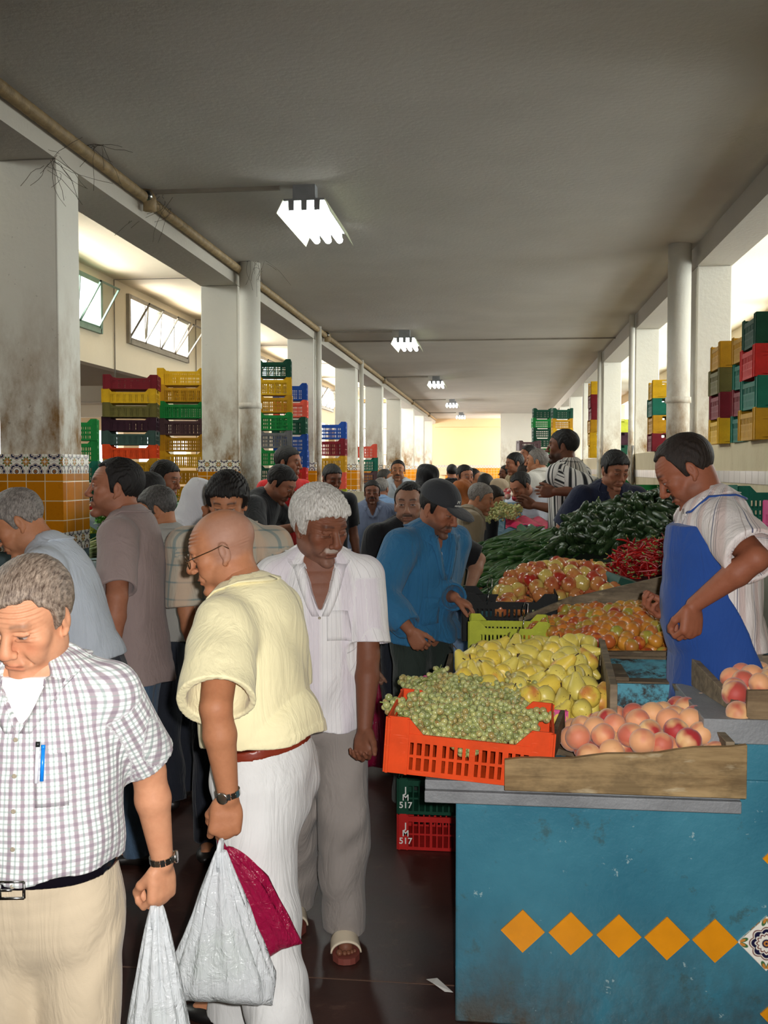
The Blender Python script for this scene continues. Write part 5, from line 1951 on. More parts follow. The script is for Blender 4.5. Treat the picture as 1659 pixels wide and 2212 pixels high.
# left: tray stack before the aisle pier
p = at(277, 812, 11.3)
b = stack('tray', ['maroon', 'yellow', 'olive', 'plum', 'slate', 'orange', 'mustard', 'yellow', 'mustard', 'yellow', 'mustard', 'yellow'], p.x, 11.4, p.z, .22, 'shallow tray stack left of the second column')
pillar(p.x, 11.4, .7, .5, b - .002, 'low grey plinth under the shallow tray stack')
p = at(385, 796, 11.9)
b = stack('mid', ['yellow', 'mustard', 'green', 'brown', 'mustard', 'yellow', 'mustard', 'yellow', 'mustard', 'yellow'], p.x, 12.1, p.z, .20, 'mostly yellow stack beside the second column')
pillar(p.x, 12.1, .6, .45, b - .002, 'low grey plinth under the tall mostly yellow stack')
p = at(168, 905, 10.0)
b = stack('deep', ['green', 'green', 'teal', 'dark_green', 'slate', 'dark_green'], p.x - .1, 10.2, p.z, .3, 'dark green stack beside the nearest tiled column', .86)
pillar(p.x - .1, 10.2, .6, .45, b - .002, 'low grey plinth under the dark green stack')
p = at(585, 776, 13.6)
b = stack('deep', ['dark_green', 'yellow', 'mustard', 'green', 'grey', 'green', 'dark_green', 'green', 'green', 'teal', 'green', 'dark_green'], p.x, 13.8, p.z, .15, 'tall green stack behind the second column', .95)
pillar(p.x, 13.8, .6, .45, max(b - .002, .02), 'grey plinth under the tall green stack')
p = at(622, 828, 15.0)
b = stack('deep', ['blue', 'salmon', 'dark_green', 'blue', 'blue', 'red', 'maroon', 'blue', 'plum', 'blue'], p.x, 15.2, p.z, .1, 'blue-red stack left of the third column', 1.0)
pillar(p.x, 15.2, .6, .45, max(b - .002, .02), 'grey plinth under the blue and red stack')
p = at(708, 912, 17.5)
b = stack('deep', ['blue', 'maroon', 'mustard', 'salmon', 'lime', 'yellow', 'yellow'], p.x, 17.7, p.z, .08, 'short stack between the third and fourth columns', 1.15)
pillar(p.x, 17.7, .7, .5, max(b - .002, .02), 'grey plinth under the short stack between the columns')
p = at(783, 960, 23.0)
b = stack('deep', ['salmon', 'teal', 'brown'], p.x, 23.2, p.z, .2, 'small stack behind the fourth column', 1.2)
pillar(p.x, 23.2, .8, .5, max(b - .002, .02), 'grey plinth under the small stack behind the fourth column')

# right: crates on the low wall
zL = LEDGE
q_ = at(1553, 940, 8.9)
def ledge_stack(px, Y, kind, cols, where, sc=1.0, dx=0., rz=PI / 2):
    h = CH[kind] * sc
    x = XR0 - .09 + (.17 if abs(rz) > 1 else .25) * sc + dx
    stack(kind, cols, x, Y, zL + h * len(cols) + .0, rz, where, sc)
def Yw(px, X):      # where the wall line X is seen at px
    v = ray(px, 900); return X * v.y / v.x
ledge_stack(0, 9.25, 'box', ['mustard', 'olive', 'maroon', 'yellow'], 'low-wall stack beside the round downpipe', .95)
ledge_stack(0, 8.62, 'box', ['mustard', 'teal', 'maroon', 'teal'], 'middle low-wall stack', .95, .06)
ledge_stack(0, 8.05, 'box', ['dark_green', 'red', 'teal', 'mustard'], 'nearest low-wall stack', 1.02)
ledge_stack(0, 9.32, 'box', ['red', 'red', 'yellow'], 'rear low-wall stack near the downpipe', .95, .36)
ledge_stack(0, 13.1, 'box', ['yellow', 'teal', 'mustard', 'maroon'], 'low-wall stack behind the round downpipe', .95)
ledge_stack(0, 13.15, 'box', ['mustard', 'red', 'green'], 'rear low-wall stack behind the pipe', .95, .36)
ledge_stack(0, 20.9, 'box', ['yellow', 'maroon', 'maroon', 'mustard', 'yellow', 'yellow'], 'far yellow and maroon low-wall stack', 1.1, -.08)
ledge_stack(0, 20.95, 'box', ['lime', 'plum', 'dark_green'], 'far rear low-wall stack', 1.1, .33)
# the tall far stacks against the end block
p = at(1172, 882, 27)
b = stack('deep', ['dark_green', 'green', 'dark_green', 'dark_green', 'green', 'dark_green', 'dark_green', 'green', 'dark_green', 'dark_green', 'dark_green', 'dark_green', 'dark_green'], p.x, 27.2, p.z, .1, 'tall dark green far stack on the right', 1.0)
p = at(1206, 882, 26)
b = stack('deep', ['dark_green', 'mustard', 'yellow', 'mustard', 'teal', 'mustard', 'yellow', 'mustard', 'yellow', 'mustard', 'yellow', 'mustard', 'yellow'], p.x + .1, 26.2, p.z, .1, 'tall yellow far stack on the right', 1.0)
p = at(1142, 942, 24)
crate('box', 'brown', (p.x, 24.1, p.z - .34), .2, 'brown crate balanced above the far shoppers, left of the green stack')
crate('box', 'olive', (p.x + .05, 24.1, p.z - .62), .1, 'olive crate beneath the balanced brown crate at the far right')
crate('box', 'blue', (p.x + .08, 24.1, p.z - .90), .1, 'blue crate lowest of the three under the balanced brown crate')
pillar(p.x + .08, 24.1, .6, .45, p.z - .902, 'grey plinth under the three far crates')

# crates behind the stall keeper
M_SHELF = plain('stall_block', srgb(120, 118, 104), .7, .2, 5)
prop(MB().box(1.38, 1.94, 4.9, 7.0, 0, 1.36), 'back_counter', M_SHELF, 'grey back counter carrying crates behind the stall keeper', 'counter')
c1 = crate('deep', 'teal', (1.70, 6.55, 1.362), PI, 'big green crate of vegetables on the back counter right of the stall keeper', sc=1.05)
c2 = crate('deep', 'pink', (1.66, 5.75, 1.362), .05, 'pink crate below the big green crate, right of the stall keeper', sc=.78)
c3 = crate('deep', 'lime', (1.62, 5.15, 1.362), PI / 2, 'yellow crate at the right edge beside the striped shirt', sc=.66)
c3.location.z = 1.362

# ---------------------------------------------------------------- the main fruit stall
def px(x, y, Y): return at(x, y, Y)
YF = 3.08
X0 = at(984, 1900, 3.14).x
cn = MB().box(X0, 1.94, 3.14, 3.42, 0, .80)
counter = prop(cn, 'stall_counter', M_BLUE, 'blue painted masonry stall counter with orange diamond tiles along its front', 'counter', bevel=.006)
dm = plain('diamond_glaze', srgb(220, 142, 18), .3, .08, 12)
hd = .0707
z0 = at(1130, 2010, 3.14).z
for i in range(5):
    c = at(1129 + 103.8 * i, 2009 + i * 3.4, 3.14)
    zc = z0
    m = MB()
    y0 = 3.134
    h_ = hd * .96
    m.add([(c.x, y0, zc + h_), (c.x - h_, y0, zc), (c.x, y0, zc - h_), (c.x + h_, y0, zc),
           (c.x, 3.15, zc + h_), (c.x - h_, 3.15, zc), (c.x, 3.15, zc - h_), (c.x + h_, 3.15, zc)],
          [(0, 1, 2, 3), (0, 4, 5, 1), (1, 5, 6, 2), (2, 6, 7, 3), (3, 7, 4, 0)])
    m.build('diamond_tile', dm, counter)
c = at(1655, 2022, 3.14)
M_TILED = tile_mat()
for n_ in M_TILED.node_tree.nodes:
    if n_.type == 'TEX_COORD': tcn = n_
m = MB(); h_ = .085
m.add([(c.x, 3.134, z0 + h_), (c.x - h_, 3.134, z0), (c.x, 3.134, z0 - h_), (c.x + h_, 3.134, z0), (c.x, 3.15, z0 + h_), (c.x - h_, 3.15, z0), (c.x, 3.15, z0 - h_), (c.x + h_, 3.15, z0)],
      [(0, 1, 2, 3), (0, 4, 5, 1), (1, 5, 6, 2), (2, 6, 7, 3), (3, 7, 4, 0)])
ft_ = m.build('flower_diamond_tile', M_TILED, counter)
uvl = ft_.data.uv_layers[0]
for k in range(4): uvl.data[k].uv = [(.13 * 50 - .035 + .0, 0), (0, 0), (0, .13), (.13, .13)][k] if False else [(0, -.035), (.13, -.035), (.13, .095), (0, .095)][k]
for zz in (.26, -.22):
    m = MB(); h_ = .07; cc = c.x + .055
    m.add([(cc, 3.134, z0 + zz + h_), (cc - h_, 3.134, z0 + zz), (cc, 3.134, z0 + zz - h_), (cc + h_, 3.134, z0 + zz), (cc, 3.15, z0 + zz + h_), (cc - h_, 3.15, z0 + zz), (cc, 3.15, z0 + zz - h_), (cc + h_, 3.15, z0 + zz)],
          [(0, 1, 2, 3), (0, 4, 5, 1), (1, 5, 6, 2), (2, 6, 7, 3), (3, 7, 4, 0)])
    m.build('diamond_tile', dm, counter)
# grey ledge along the front
xa, xb = at(917, 1700, 3.06).x, at(1603, 1700, 3.06).x
zt_, zb_ = at(1250, 1699, 3.06).z, at(1250, 1746, 3.06).z
m = MB()
m.box(xa, xb, 3.06, 3.2, zb_, zb_ + (zt_ - zb_) * .55).box(xa, xb, 3.075, 3.9, zb_ + (zt_ - zb_) * .55, zt_)
prop(m, 'counter_ledge', M_CONC, 'grey concrete ledge along the top of the blue counter', 'ledge', bevel=.003)
# the raised right-hand counter
m = MB()
xr = at(1604, 1650, 3.06).x
m.box(xr + .004, 1.94, 3.14, 3.5, .802, at(1640, 1602, 3.14).z)
prop(m, 'raised_counter', M_BLUE, 'blue painted raised counter at the right edge under the second peach tray', 'counter')
m = MB()
zz1, zz0 = at(1600, 1546, 3.15).z, at(1640, 1602, 3.14).z
m.box(at(1506, 1560, 3.2).x, 1.94, 3.10, 3.6, zz0 + .001, zz1)
prop(m, 'raised_ledge', M_CONC, 'grey ledge under the right-hand peach tray', 'ledge', bevel=.003)

# stall table behind (masonry bench the trays stand on)
ZT = zt_
prop(MB().box(X0 + .02, 1.24, 4.1, 4.62, 0, ZT + .0), 'stall_bench', M_BLUE, 'blue masonry bench under the pear and nectarine trays', 'bench')
prop(MB().box(X0 + .02, 1.36, 4.64, 7.05, 0, .86), 'stall_bench', M_BLUE, 'masonry bench under the pomegranates, chillies and courgettes', 'bench')
prop(MB().box(.02, .40, 7.06, 8.0, 0, 1.08), 'stall_bench', M_BLUE, 'higher masonry bench under the far end of the cucumbers', 'bench')
prop(MB().box(-.06, .16, 8.02, 8.7, 0, 1.16), 'stall_bench', M_BLUE, 'narrow bench under the far yellow-green grapes', 'bench')

# front wooden tray
tray = empty('wooden_tray', (at(1090, 1690, 3.0).x, 3.0, ZT)); tag(tray, 'worn wooden tray holding peaches at the front of the stall', 'tray')
def T(mb, name, mat): return on_root(mb, name, mat, tray)
def on_root(mb, name, mat, root, bevel=.002):
    l = root.location
    mb.v = [(v[0] - l.x, v[1] - l.y, v[2] - l.z) for v in mb.v]
    return mb.build(name, mat, root, bevel=bevel)
a0, a1 = at(1090, 1640, 3.0), at(1613, 1606, 3.0)
b0 = ZT + .002
m = MB()
n_ = 14
top = [a0.lerp(a1, i / n_) for i in range(n_ + 1)]
vs = []
for i, p in enumerate(top):
    zz = p.z + .004 * math.sin(i * 1.3) - .006 * math.sin(PI * i / n_)
    for (yy, z_) in ((2.99, b0), (2.99, zz), (3.012, zz), (3.012, b0)): vs.append((p.x, yy, z_))
fs = [(i * 4 + k, i * 4 + (k + 1) % 4, (i + 1) * 4 + (k + 1) % 4, (i + 1) * 4 + k) for i in range(n_) for k in range(4)] + [(3, 2, 1, 0), (n_ * 4, n_ * 4 + 1, n_ * 4 + 2, n_ * 4 + 3)]
m.add(vs, fs)
T(m, 'front_board', M_WOOD)
xR_ = a1.x
m = MB(); m.add([(xR_ - .055, 3.012, b0), (xR_ - .030, 3.012, b0), (xR_ - .03, 3.62, b0 + .05), (xR_ - .055, 3.62, b0 + .05),
                 (xR_ - .055, 3.012, a1.z - .0), (xR_ - .03, 3.012, a1.z), (xR_ - .085, 3.62, .99), (xR_ - .11, 3.62, .99)],
                [(0, 3, 2, 1), (4, 5, 6, 7), (0, 1, 5, 4), (1, 2, 6, 5), (2, 3, 7, 6), (3, 0, 4, 7)])
T(m, 'side_board', M_WOODG)
T(MB().box(a0.x + .2, xR_ - .05, 3.012, 3.62, b0, b0 + .012), 'base_board', M_DARKW)
# divider standing between grapes and peaches
m = MB(); m.bar(at(1192, 1618, 3.04), at(1216, 1556, 3.28), .014, .07)
T(m, 'divider_board', M_DARKW)

# stepped blue risers behind the peaches
tr2 = empty('display_step', (.8, 3.7, ZT)); tag(tr2, 'empty blue painted display step with dark wooden rims behind the peaches', 'display step')
xl, xr2 = at(1333, 1500, 3.68).x, at(1512, 1500, 3.68).x
za = at(1400, 1478, 3.68).z
on_root(MB().box(xl, xr2, 3.68, 3.695, ZT, za), 'lower_riser', M_WBLUE, tr2)
on_root(MB().box(xl - .01, xr2 + .03, 3.69, 3.76, za - .01, za + .006), 'lower_rim', M_DARKW, tr2)
zb2 = at(1400, 1424, 4.0).z
on_root(MB().add([(xl + .04, 3.77, za - .02), (xr2 - .03, 3.77, za - .02), (xr2 + .02, 4.0, zb2), (xl + .0, 4.0, zb2), (xl + .04, 3.78, za - .03), (xr2 - .03, 3.78, za - .03), (xr2 + .02, 4.01, zb2 - .01), (xl, 4.01, zb2 - .01)],
                 [(0, 1, 2, 3), (7, 6, 5, 4), (0, 4, 5, 1), (1, 5, 6, 2), (2, 6, 7, 3), (3, 7, 4, 0)]), 'upper_riser', M_WBLUE, tr2)
on_root(MB().box(xl - .03, xr2 + .06, 4.0, 4.03, zb2 - .03, zb2 + .008), 'upper_rim', M_DARKW, tr2)
on_root(MB().box(xl - .02, xl + .045, 3.70, 4.0, za - .03, za + .02), 'side_rim', M_DARKW, tr2)

# pear tray: divider board on its right
ptr = empty('pear_tray', (.2, 3.8, ZT)); tag(ptr, 'weathered wooden tray heaped with yellow pears', 'tray')
e0, e1 = at(1328, 1530, 3.3), at(1296, 1368, 4.35)
m = MB()
vs = []
for (p, zt) in ((at(1326, 1478, 3.3), None), (at(1296, 1366, 4.35), None)):
    for (dx, z_) in ((-.012, ZT), (-.012, p.z), (.012, p.z), (.012, ZT)): vs.append((p.x + dx, p.y, z_))
m.add(vs, [(0, 1, 2, 3), (7, 6, 5, 4), (0, 4, 5, 1), (1, 5, 6, 2), (2, 6, 7, 3), (3, 7, 4, 0)])
on_root(m, 'side_board', M_WOODG, ptr)
on_root(MB().box(at(960, 1450, 3.75).x, e0.x - .02, 3.35, 4.5, ZT + .002, ZT + .02), 'base_board', M_DARKW, ptr)
on_root(MB().box(at(960, 1450, 3.75).x - .02, at(960, 1450, 3.75).x, 3.5, 4.5, ZT + .002, .92), 'left_board', M_DARKW, ptr)

# nectarine tray boards
ntr = empty('nectarine_tray', (.6, 4.6, .86)); tag(ntr, 'weathered wooden tray heaped with nectarines and green plums', 'tray')
def board(pts, thick, name, mat, root):
    """pts: four corners of the face, thickness goes along +Y"""
    vs = [tuple(p) for p in pts] + [(p[0], p[1] + thick, p[2]) for p in pts]
    return on_root(MB().add(vs, [(0, 1, 2, 3), (7, 6, 5, 4), (0, 4, 5, 1), (1, 5, 6, 2), (2, 6, 7, 3), (3, 7, 4, 0)]), name, mat, root)
board([at(1122, 1345, 5.0), at(1236, 1306, 5.15), at(1236, 1288, 5.15), at(1120, 1336, 5.0)], .03, 'rear_rim', M_WOODG, ntr)
board([at(1180, 1330, 5.2), at(1560, 1330, 5.2), at(1560, 1216, 5.2), at(1180, 1304, 5.2)], .03, 'rear_board', M_WOODG, ntr)
board([at(1300, 1424, 4.06), at(1560, 1424, 4.06), at(1560, 1408, 4.06), at(1300, 1408, 4.06)], .03, 'front_rim', M_DARKW, ntr)

# right-hand peach tray
rtr = empty('peach_tray', (1.0, 3.3, zz1)); tag(rtr, 'grey wooden tray of peaches on the raised ledge at the right edge', 'tray')
zA = zz1 + .002
def wbar(p, q, h, name, t_=.022, mat=M_WOODG):
    m = MB(); d = (q - p); n = Vector((-d.y, d.x, 0)).normalized() * t_ / 2
    vs = [p - n, q - n, q + n, p + n]
    vs = vs + [v + Vector((0, 0, hh)) for v, hh in zip(vs, (h[0], h[1], h[1], h[0]))]
    m.add(vs, [(0, 3, 2, 1), (4, 5, 6, 7), (0, 1, 5, 4), (1, 2, 6, 5), (2, 3, 7, 6), (3, 0, 4, 7)])
    on_root(m, name, mat, rtr)
q0 = at(1600, 1595, 3.06); q0.z = zz1
fl_, bl_ = at(1600, 1560, 3.14), at(1490, 1440, 3.62)
fl_.z = bl_.z = zA
wbar(fl_, bl_, (.03, .10), 'left_board')
wbar(bl_, Vector((1.9, 3.62, zA)), (.10, .10), 'back_board')
tagc = MB(); p0 = at(1509, 1462, 3.60)
tagc.box(p0.x - .012, p0.x + .012, 3.595, 3.60, p0.z - .02, p0.z + .02)
prop(tagc, 'price_card', plain('white_card', srgb(220, 214, 204), .6, .03), 'small white card tucked in the corner of the right peach tray', 'card')
# scooped end board
m = MB()
pf = [(1616, 1492), (1700, 1492), (1700, 1556), (1622, 1556), (1613, 1548)]
vs = [at(x, y, 3.11) for x, y in pf]
vs2 = [v + Vector((0, .02, 0)) for v in vs]
n5 = len(pf)
m.add(vs + vs2, [tuple(range(n5))[::-1], tuple(range(n5, 2 * n5))] + [(i, (i + 1) % n5, n5 + (i + 1) % n5, n5 + i) for i in range(n5)])
on_root(m, 'end_board', wood_mat('brown_board', srgb(104, 84, 60), srgb(140, 118, 88)), rtr)

# ---------------------------------------------------------------- grape crates
gpos = at(1078, 1690, 3.04)
gx = (at(826, 1650, 2.95).x + .25)
og = bpy.data.objects.new('plastic_crate', crate_mesh('crate_orange_front', .50, .34, .175, .55, 2, 15)); COL.objects.link(og)
og.data.materials[0] = CRC['orange']
og.location = (gx + .0, 3.205, ZT + .018)
og.rotation_euler = (math.radians(2), math.radians(4.0), math.radians(-2))
tag(og, 'bright orange plastic crate of green grapes tilted at the stall corner', 'crate')
pk = crate('grape', 'pink', (gx + .06, 3.56, ZT + .022), 0, 'pink-lined crate of green grapes behind the bright orange crate')
pk.rotation_euler = (math.radians(4), math.radians(2), 0)
ly = crate('deep', 'lime', (at(1040, 1400, 4.45).x + .12, 4.72, .862), 0, 'pale yellow-green crate behind the pears', sc=.72)
ly.location.z = at(1040, 1345, 4.55).z - .26 * .72
ly.location.y = 4.72
bk = crate('deep', 'black', (at(1075, 1330, 5.3).x + .06, 5.32, .862), .0, 'black crate under the pomegranates', sc=.95)
# lettered crates standing on the floor beside the bench
fy = 4.56
fx = at(857, 1800, fy).x + .17
zf_ = 0.002
M_WLET = plain('white_lettering', srgb(232, 232, 226), .5, .03)
def floor_crate(h, col, lab):
    global zf_
    o = bpy.data.objects.new('plastic_crate', crate_mesh('crate_lettered', .33, .30, h, .12, 2, 9)); COL.objects.link(o)
    o.data.materials[0] = CRC[col]
    o.location = (fx, fy + .15, zf_)
    tag(o, lab, 'crate')
    for k, s_ in enumerate(('J', 'M', '517')):
        cu = bpy.data.curves.new('lettering', 'FONT'); cu.body = s_; cu.size = .040; cu.extrude = .0006; cu.align_x = 'CENTER'; cu.offset = .0006
        t_ = text_obj('lettering', cu, M_WLET)
        t_.parent = o
        t_.location = (-.165 + .036, -.15 - .006, h * (.60 - .21 * k)); t_.rotation_euler = (PI / 2, 0, 0)
    zf_ += h
floor_crate(.165, 'red', 'red crate lettered JM 517 on the floor below the dark green one')
floor_crate(.165, 'dark_green', 'dark green crate lettered JM 517 under the counter ledge')
prop(MB().box(.62, 1.32, 3.72, 4.02, 0, .199), 'standing_block', M_CONC, 'low concrete block the stall keeper stands on', 'block')
# paper scrap on the floor
c = atz(948, 2128, .002)
m = MB(); m.add([c + Vector(v) for v in ((-.045, .035, 0), (-.008, .04, .004), (.05, -.045, .002), (.022, -.04, .0), (-.02, .0, .006))], [(0, 4, 3, 2, 1)])
pp = prop(m, 'paper_scrap', plain('scrap_paper', srgb(206, 204, 198), .7, .1), 'torn scrap of printed paper lying on the dark floor', 'paper')
pp.modifiers.new('s', 'SOLIDIFY').thickness = .0008
# ---------------------------------------------------------------- fruit and vegetables
def fruit_mat(name, c1, c2, c3=None, lo=.4, hi=.6, rough=.4, scale=9, rnd=True, speck=None, fuzz=0):
    t = NT(name)
    co = t.coords('Object')
    oi = t.n('ShaderNodeObjectInfo')
    ad = t.n('ShaderNodeVectorMath'); ad.operation = 'ADD'
    cmb = t.n('ShaderNodeCombineXYZ')
    r_ = t.math('MULTIPLY', oi.outputs['Random'], 57.0)
    t.l(r_, cmb.inputs[0]); t.l(r_, cmb.inputs[1])
    t.l(co, ad.inputs[0]); t.l(cmb.outputs[0], ad.inputs[1])
    n = t.noise(ad.outputs[0], scale, 2, .4)
    sh = t.math('MULTIPLY_ADD', oi.outputs['Random'], .16, -.08)
    c = t.mix(t.ramp(t.math('ADD', n, sh), [(lo, 0.0), (hi, 1.0)]), c1, c2)
    if c3 is not None:
        wn = t.n('ShaderNodeTexWhiteNoise'); wn.noise_dimensions = '1D'; t.l(oi.outputs['Random'], wn.inputs['W'])
        c = t.mix(t.math('MULTIPLY', wn.outputs[0], .8), c, c3)
    if speck is not None:
        s = t.noise(ad.outputs[0], 130, 1)
        c = t.mix(t.math('MULTIPLY', t.ramp(s, [(.69, 0.0), (.74, 1.0)]), .7), c, speck)
    t.base(c)
    t.set(rough, .5)
    if fuzz: t.p.inputs['Sheen Weight'].default_value = fuzz
    t.bump(t.noise(ad.outputs[0], 60, 2), .08, .003)
    return t.m


M_PEACH = fruit_mat('peach_skin', srgb(226, 184, 126), srgb(166, 34, 40), srgb(222, 140, 104), .45, .60, .6, 15, fuzz=.25)
M_PEAR = fruit_mat('pear_skin', srgb(226, 206, 98), srgb(214, 192, 84), srgb(206, 192, 96), .4, .6, .38, 14, speck=srgb(120, 84, 36))
M_PEARR = fruit_mat('blushed_pear_skin', srgb(226, 198, 80), srgb(206, 130, 70), None, .58, .75, .38, 14, speck=srgb(120, 84, 36))
M_NECT = fruit_mat('nectarine_skin', srgb(196, 110, 44), srgb(150, 34, 28), srgb(206, 150, 50), .44, .56, .34, 18)
M_PLUMG = fruit_mat('green_plum_skin', srgb(150, 152, 56), srgb(176, 84, 40), srgb(180, 120, 50), .42, .58, .34, 16)
M_POME = fruit_mat('pomegranate_skin', srgb(196, 140, 76), srgb(160, 36, 30), srgb(190, 110, 70), .44, .60, .25, 12, speck=srgb(130, 60, 40))
M_POMEY = fruit_mat('yellow_pomegranate_skin', srgb(204, 180, 96), srgb(196, 120, 70), None, .5, .7, .25, 12, speck=srgb(130, 70, 40))
M_STEMB = plain('brown_stem', srgb(62, 40, 22), .7)
M_STEMG = plain('green_stalk', srgb(128, 140, 70), .6)
M_CUKE = fruit_mat('cucumber_skin', srgb(34, 66, 26), srgb(72, 108, 52), srgb(40, 80, 36), .4, .65, .42, 24)
M_ZUC = fruit_mat('courgette_skin', srgb(22, 40, 20), srgb(60, 84, 48), srgb(50, 74, 40), .45, .7, .4, 26, speck=srgb(120, 140, 90))
M_CHILI = fruit_mat('red_chilli_skin', srgb(150, 14, 16), srgb(190, 24, 22), srgb(110, 10, 14), .4, .6, .25, 20)


def grape_mat():
    t = NT('grape_skin')
    co = t.coords('Object')
    vr = t.n('ShaderNodeTexVoronoi'); vr.inputs['Scale'].default_value = 34; t.l(co, vr.inputs['Vector'])
    sp = t.n('ShaderNodeSeparateColor'); t.l(vr.outputs['Color'], sp.inputs[0])
    c = t.ramp(sp.outputs[0], [(0, srgb(128, 136, 78)), (.35, srgb(168, 174, 112)), (.7, srgb(184, 180, 112)), (.95, srgb(150, 124, 72))])
    n = t.noise(co, 90, 2)
    c = t.mix(t.math('MULTIPLY', t.ramp(n, [(.5, 0.0), (.7, 1.0)]), .4), c, srgb(190, 198, 170))
    t.base(c)
    t.set(.22, .5)
    t.p.inputs['Subsurface Weight'].default_value = .25
    t.p.inputs['Subsurface Radius'].default_value = (.008, .008, .003)
    t.p.inputs['Subsurface Scale'].default_value = 1
    return t.m


M_GRAPE = grape_mat()


def round_fruit(r, groove=0, dent=.12, sq=.94, n=22, m=14, bumpy=0, seed=0):
    mb = MB(); vs, fs = [], []
    rn = random.Random(seed)
    ph = rn.random() * 6
    for i in range(m + 1):
        t = PI * i / m
        for k in range(n):
            a = 2 * PI * k / n
            rr = r
            rr *= 1 - dent * math.exp(-((PI - t) / .35) ** 2) - dent * .4 * math.exp(-(t / .3) ** 2)
            if groove: rr *= 1 - groove * math.exp(-(a if a < PI else 2 * PI - a) ** 2 / .05) * math.sin(t)
            if bumpy: rr *= 1 + bumpy * math.sin(a * 5 + ph) * math.sin(t) + bumpy * .6 * math.sin(a * 3 + t * 4 + ph)
            vs.append((rr * math.sin(t) * math.cos(a), rr * math.sin(t) * math.sin(a), -rr * sq * math.cos(t)))
    for i in range(m):
        for k in range(n):
            k2 = (k + 1) % n
            fs.append((i * n + k, i * n + k2, (i + 1) * n + k2, (i + 1) * n + k))
    return mb.add(vs, fs, True)


def proto(name, mb, mat, parts=()):
    o = mb.build(name, mat, None, uv=False)
    for nm, m2, mt in parts: m2.build(nm, mt, o, uv=False)
    return o


def pear(i):
    rn = random.Random(i)
    s = rn.uniform(1.02, 1.16); nk = rn.uniform(.9, 1.1)
    pr = [(.001, -.036), (.006, -.0335), (.015, -.0365), (.026, -.031), (.0335, -.019), (.0355, -.004), (.0325, .012), (.026, .026), (.0185 * nk, .040), (.0140 * nk, .052), (.0105, .060), (.005, .0635), (.0008, .0625)]
    mb = MB().lathe([(r * s, z * s) for r, z in pr], 20)
    st = MB().tube([(0, 0, .058 * s), (.002, .001, .072), (.006, .002, .085)], [.0018, .0015, .0024], 6)
    return proto('pear', mb, M_PEAR if i % 5 else M_PEARR, [('stem', st, M_STEMB)])


NTH = ['first', 'second', 'third', 'fourth', 'fifth', 'sixth', 'seventh', 'eighth', 'ninth', 'tenth', 'eleventh', 'twelfth', 'thirteenth', 'fourteenth', 'fifteenth', 'sixteenth']


def heap(protos, corners, bulge, spacing, label, cat, group, layers=2, rmode='free', jit=.18, drop=.62, seed=1, skip=None, first=True, sc=(.92, 1.08), orient=None, limit=999, rows=None):
    rn = random.Random(seed)
    FLc, FR, BR, BL = [Vector(c) for c in corners]

    def S(u, v):
        p = FLc.lerp(FR, u).lerp(BL.lerp(BR, u), v)
        p.z += bulge * (4 * u * (1 - u)) ** .7 * (4 * v * (1 - v)) ** .7
        return p
    out = []
    W = ((FR - FLc).length + (BR - BL).length) / 2
    D = ((BL - FLc).length + (BR - FR).length) / 2
    used = [False] * len(protos)
    for ly in range(layers):
        nv = max(1, int(D / (spacing * .87)))
        for j in range(nv + 1):
            cnt = 0
            v = (j + .0) / max(nv, 1)
            p0, p1 = S(0, v), S(1, v)
            nu = max(1, int((p1 - p0).length / spacing))
            for i in range(nu + 1):
                u = (i + (.5 if (j + ly) % 2 else 0.)) / (nu + .5)
                if ly: u += .5 / (nu + .5)
                uu = u + rn.uniform(-jit, jit) * spacing / W
                vv = v + rn.uniform(-jit, jit) * spacing / D + (.5 / max(nv, 1) if ly else 0)
                if not (0 <= uu <= 1.0 and 0 <= vv <= 1.0): continue
                p = S(uu, vv)
                p.z += -ly * spacing * drop + rn.uniform(-.12, .12) * spacing
                if skip and skip(p, uu, vv): continue
                if len(out) >= limit: continue
                k = rn.randrange(len(protos))
                if not used[k]:
                    o = protos[k]; used[k] = True
                else:
                    o = copy_tree(protos[k])
                o.location = p
                if orient: o.rotation_euler = orient(rn, p)
                else: o.rotation_euler = (rn.uniform(0, 6.28), rn.uniform(0, 6.28), rn.uniform(0, 6.28))
                f = rn.uniform(*sc); o.scale = (f, f, f)
                cnt += 1
                if rows and ly == 0 and j < len(NTH) and cnt <= len(NTH):
                    tag(o, '%s, %s from left in %s row from front' % (rows, NTH[cnt - 1], NTH[j]), cat, group)
                elif rows:
                    tag(o, rows + ', in the layer below the top ones', cat, group + ', lower layer')
                else: tag(o, label, cat, group)
                out.append(o)
    for k, u in enumerate(used):
        if not u:
            for ch in list(protos[k].children): bpy.data.objects.remove(ch)
            bpy.data.objects.remove(protos[k])
    return out


def slope(corners, lower, name, mat, label, thick=.02, cat='board'):
    c = [Vector(p) - Vector((0, 0, lower)) for p in corners]
    d = [p - Vector((0, 0, thick)) for p in c]
    m = MB().add(c + d, [(0, 1, 2, 3), (7, 6, 5, 4), (0, 4, 5, 1), (1, 5, 6, 2), (2, 6, 7, 3), (3, 7, 4, 0)])
    return prop(m, name, mat, label, cat)


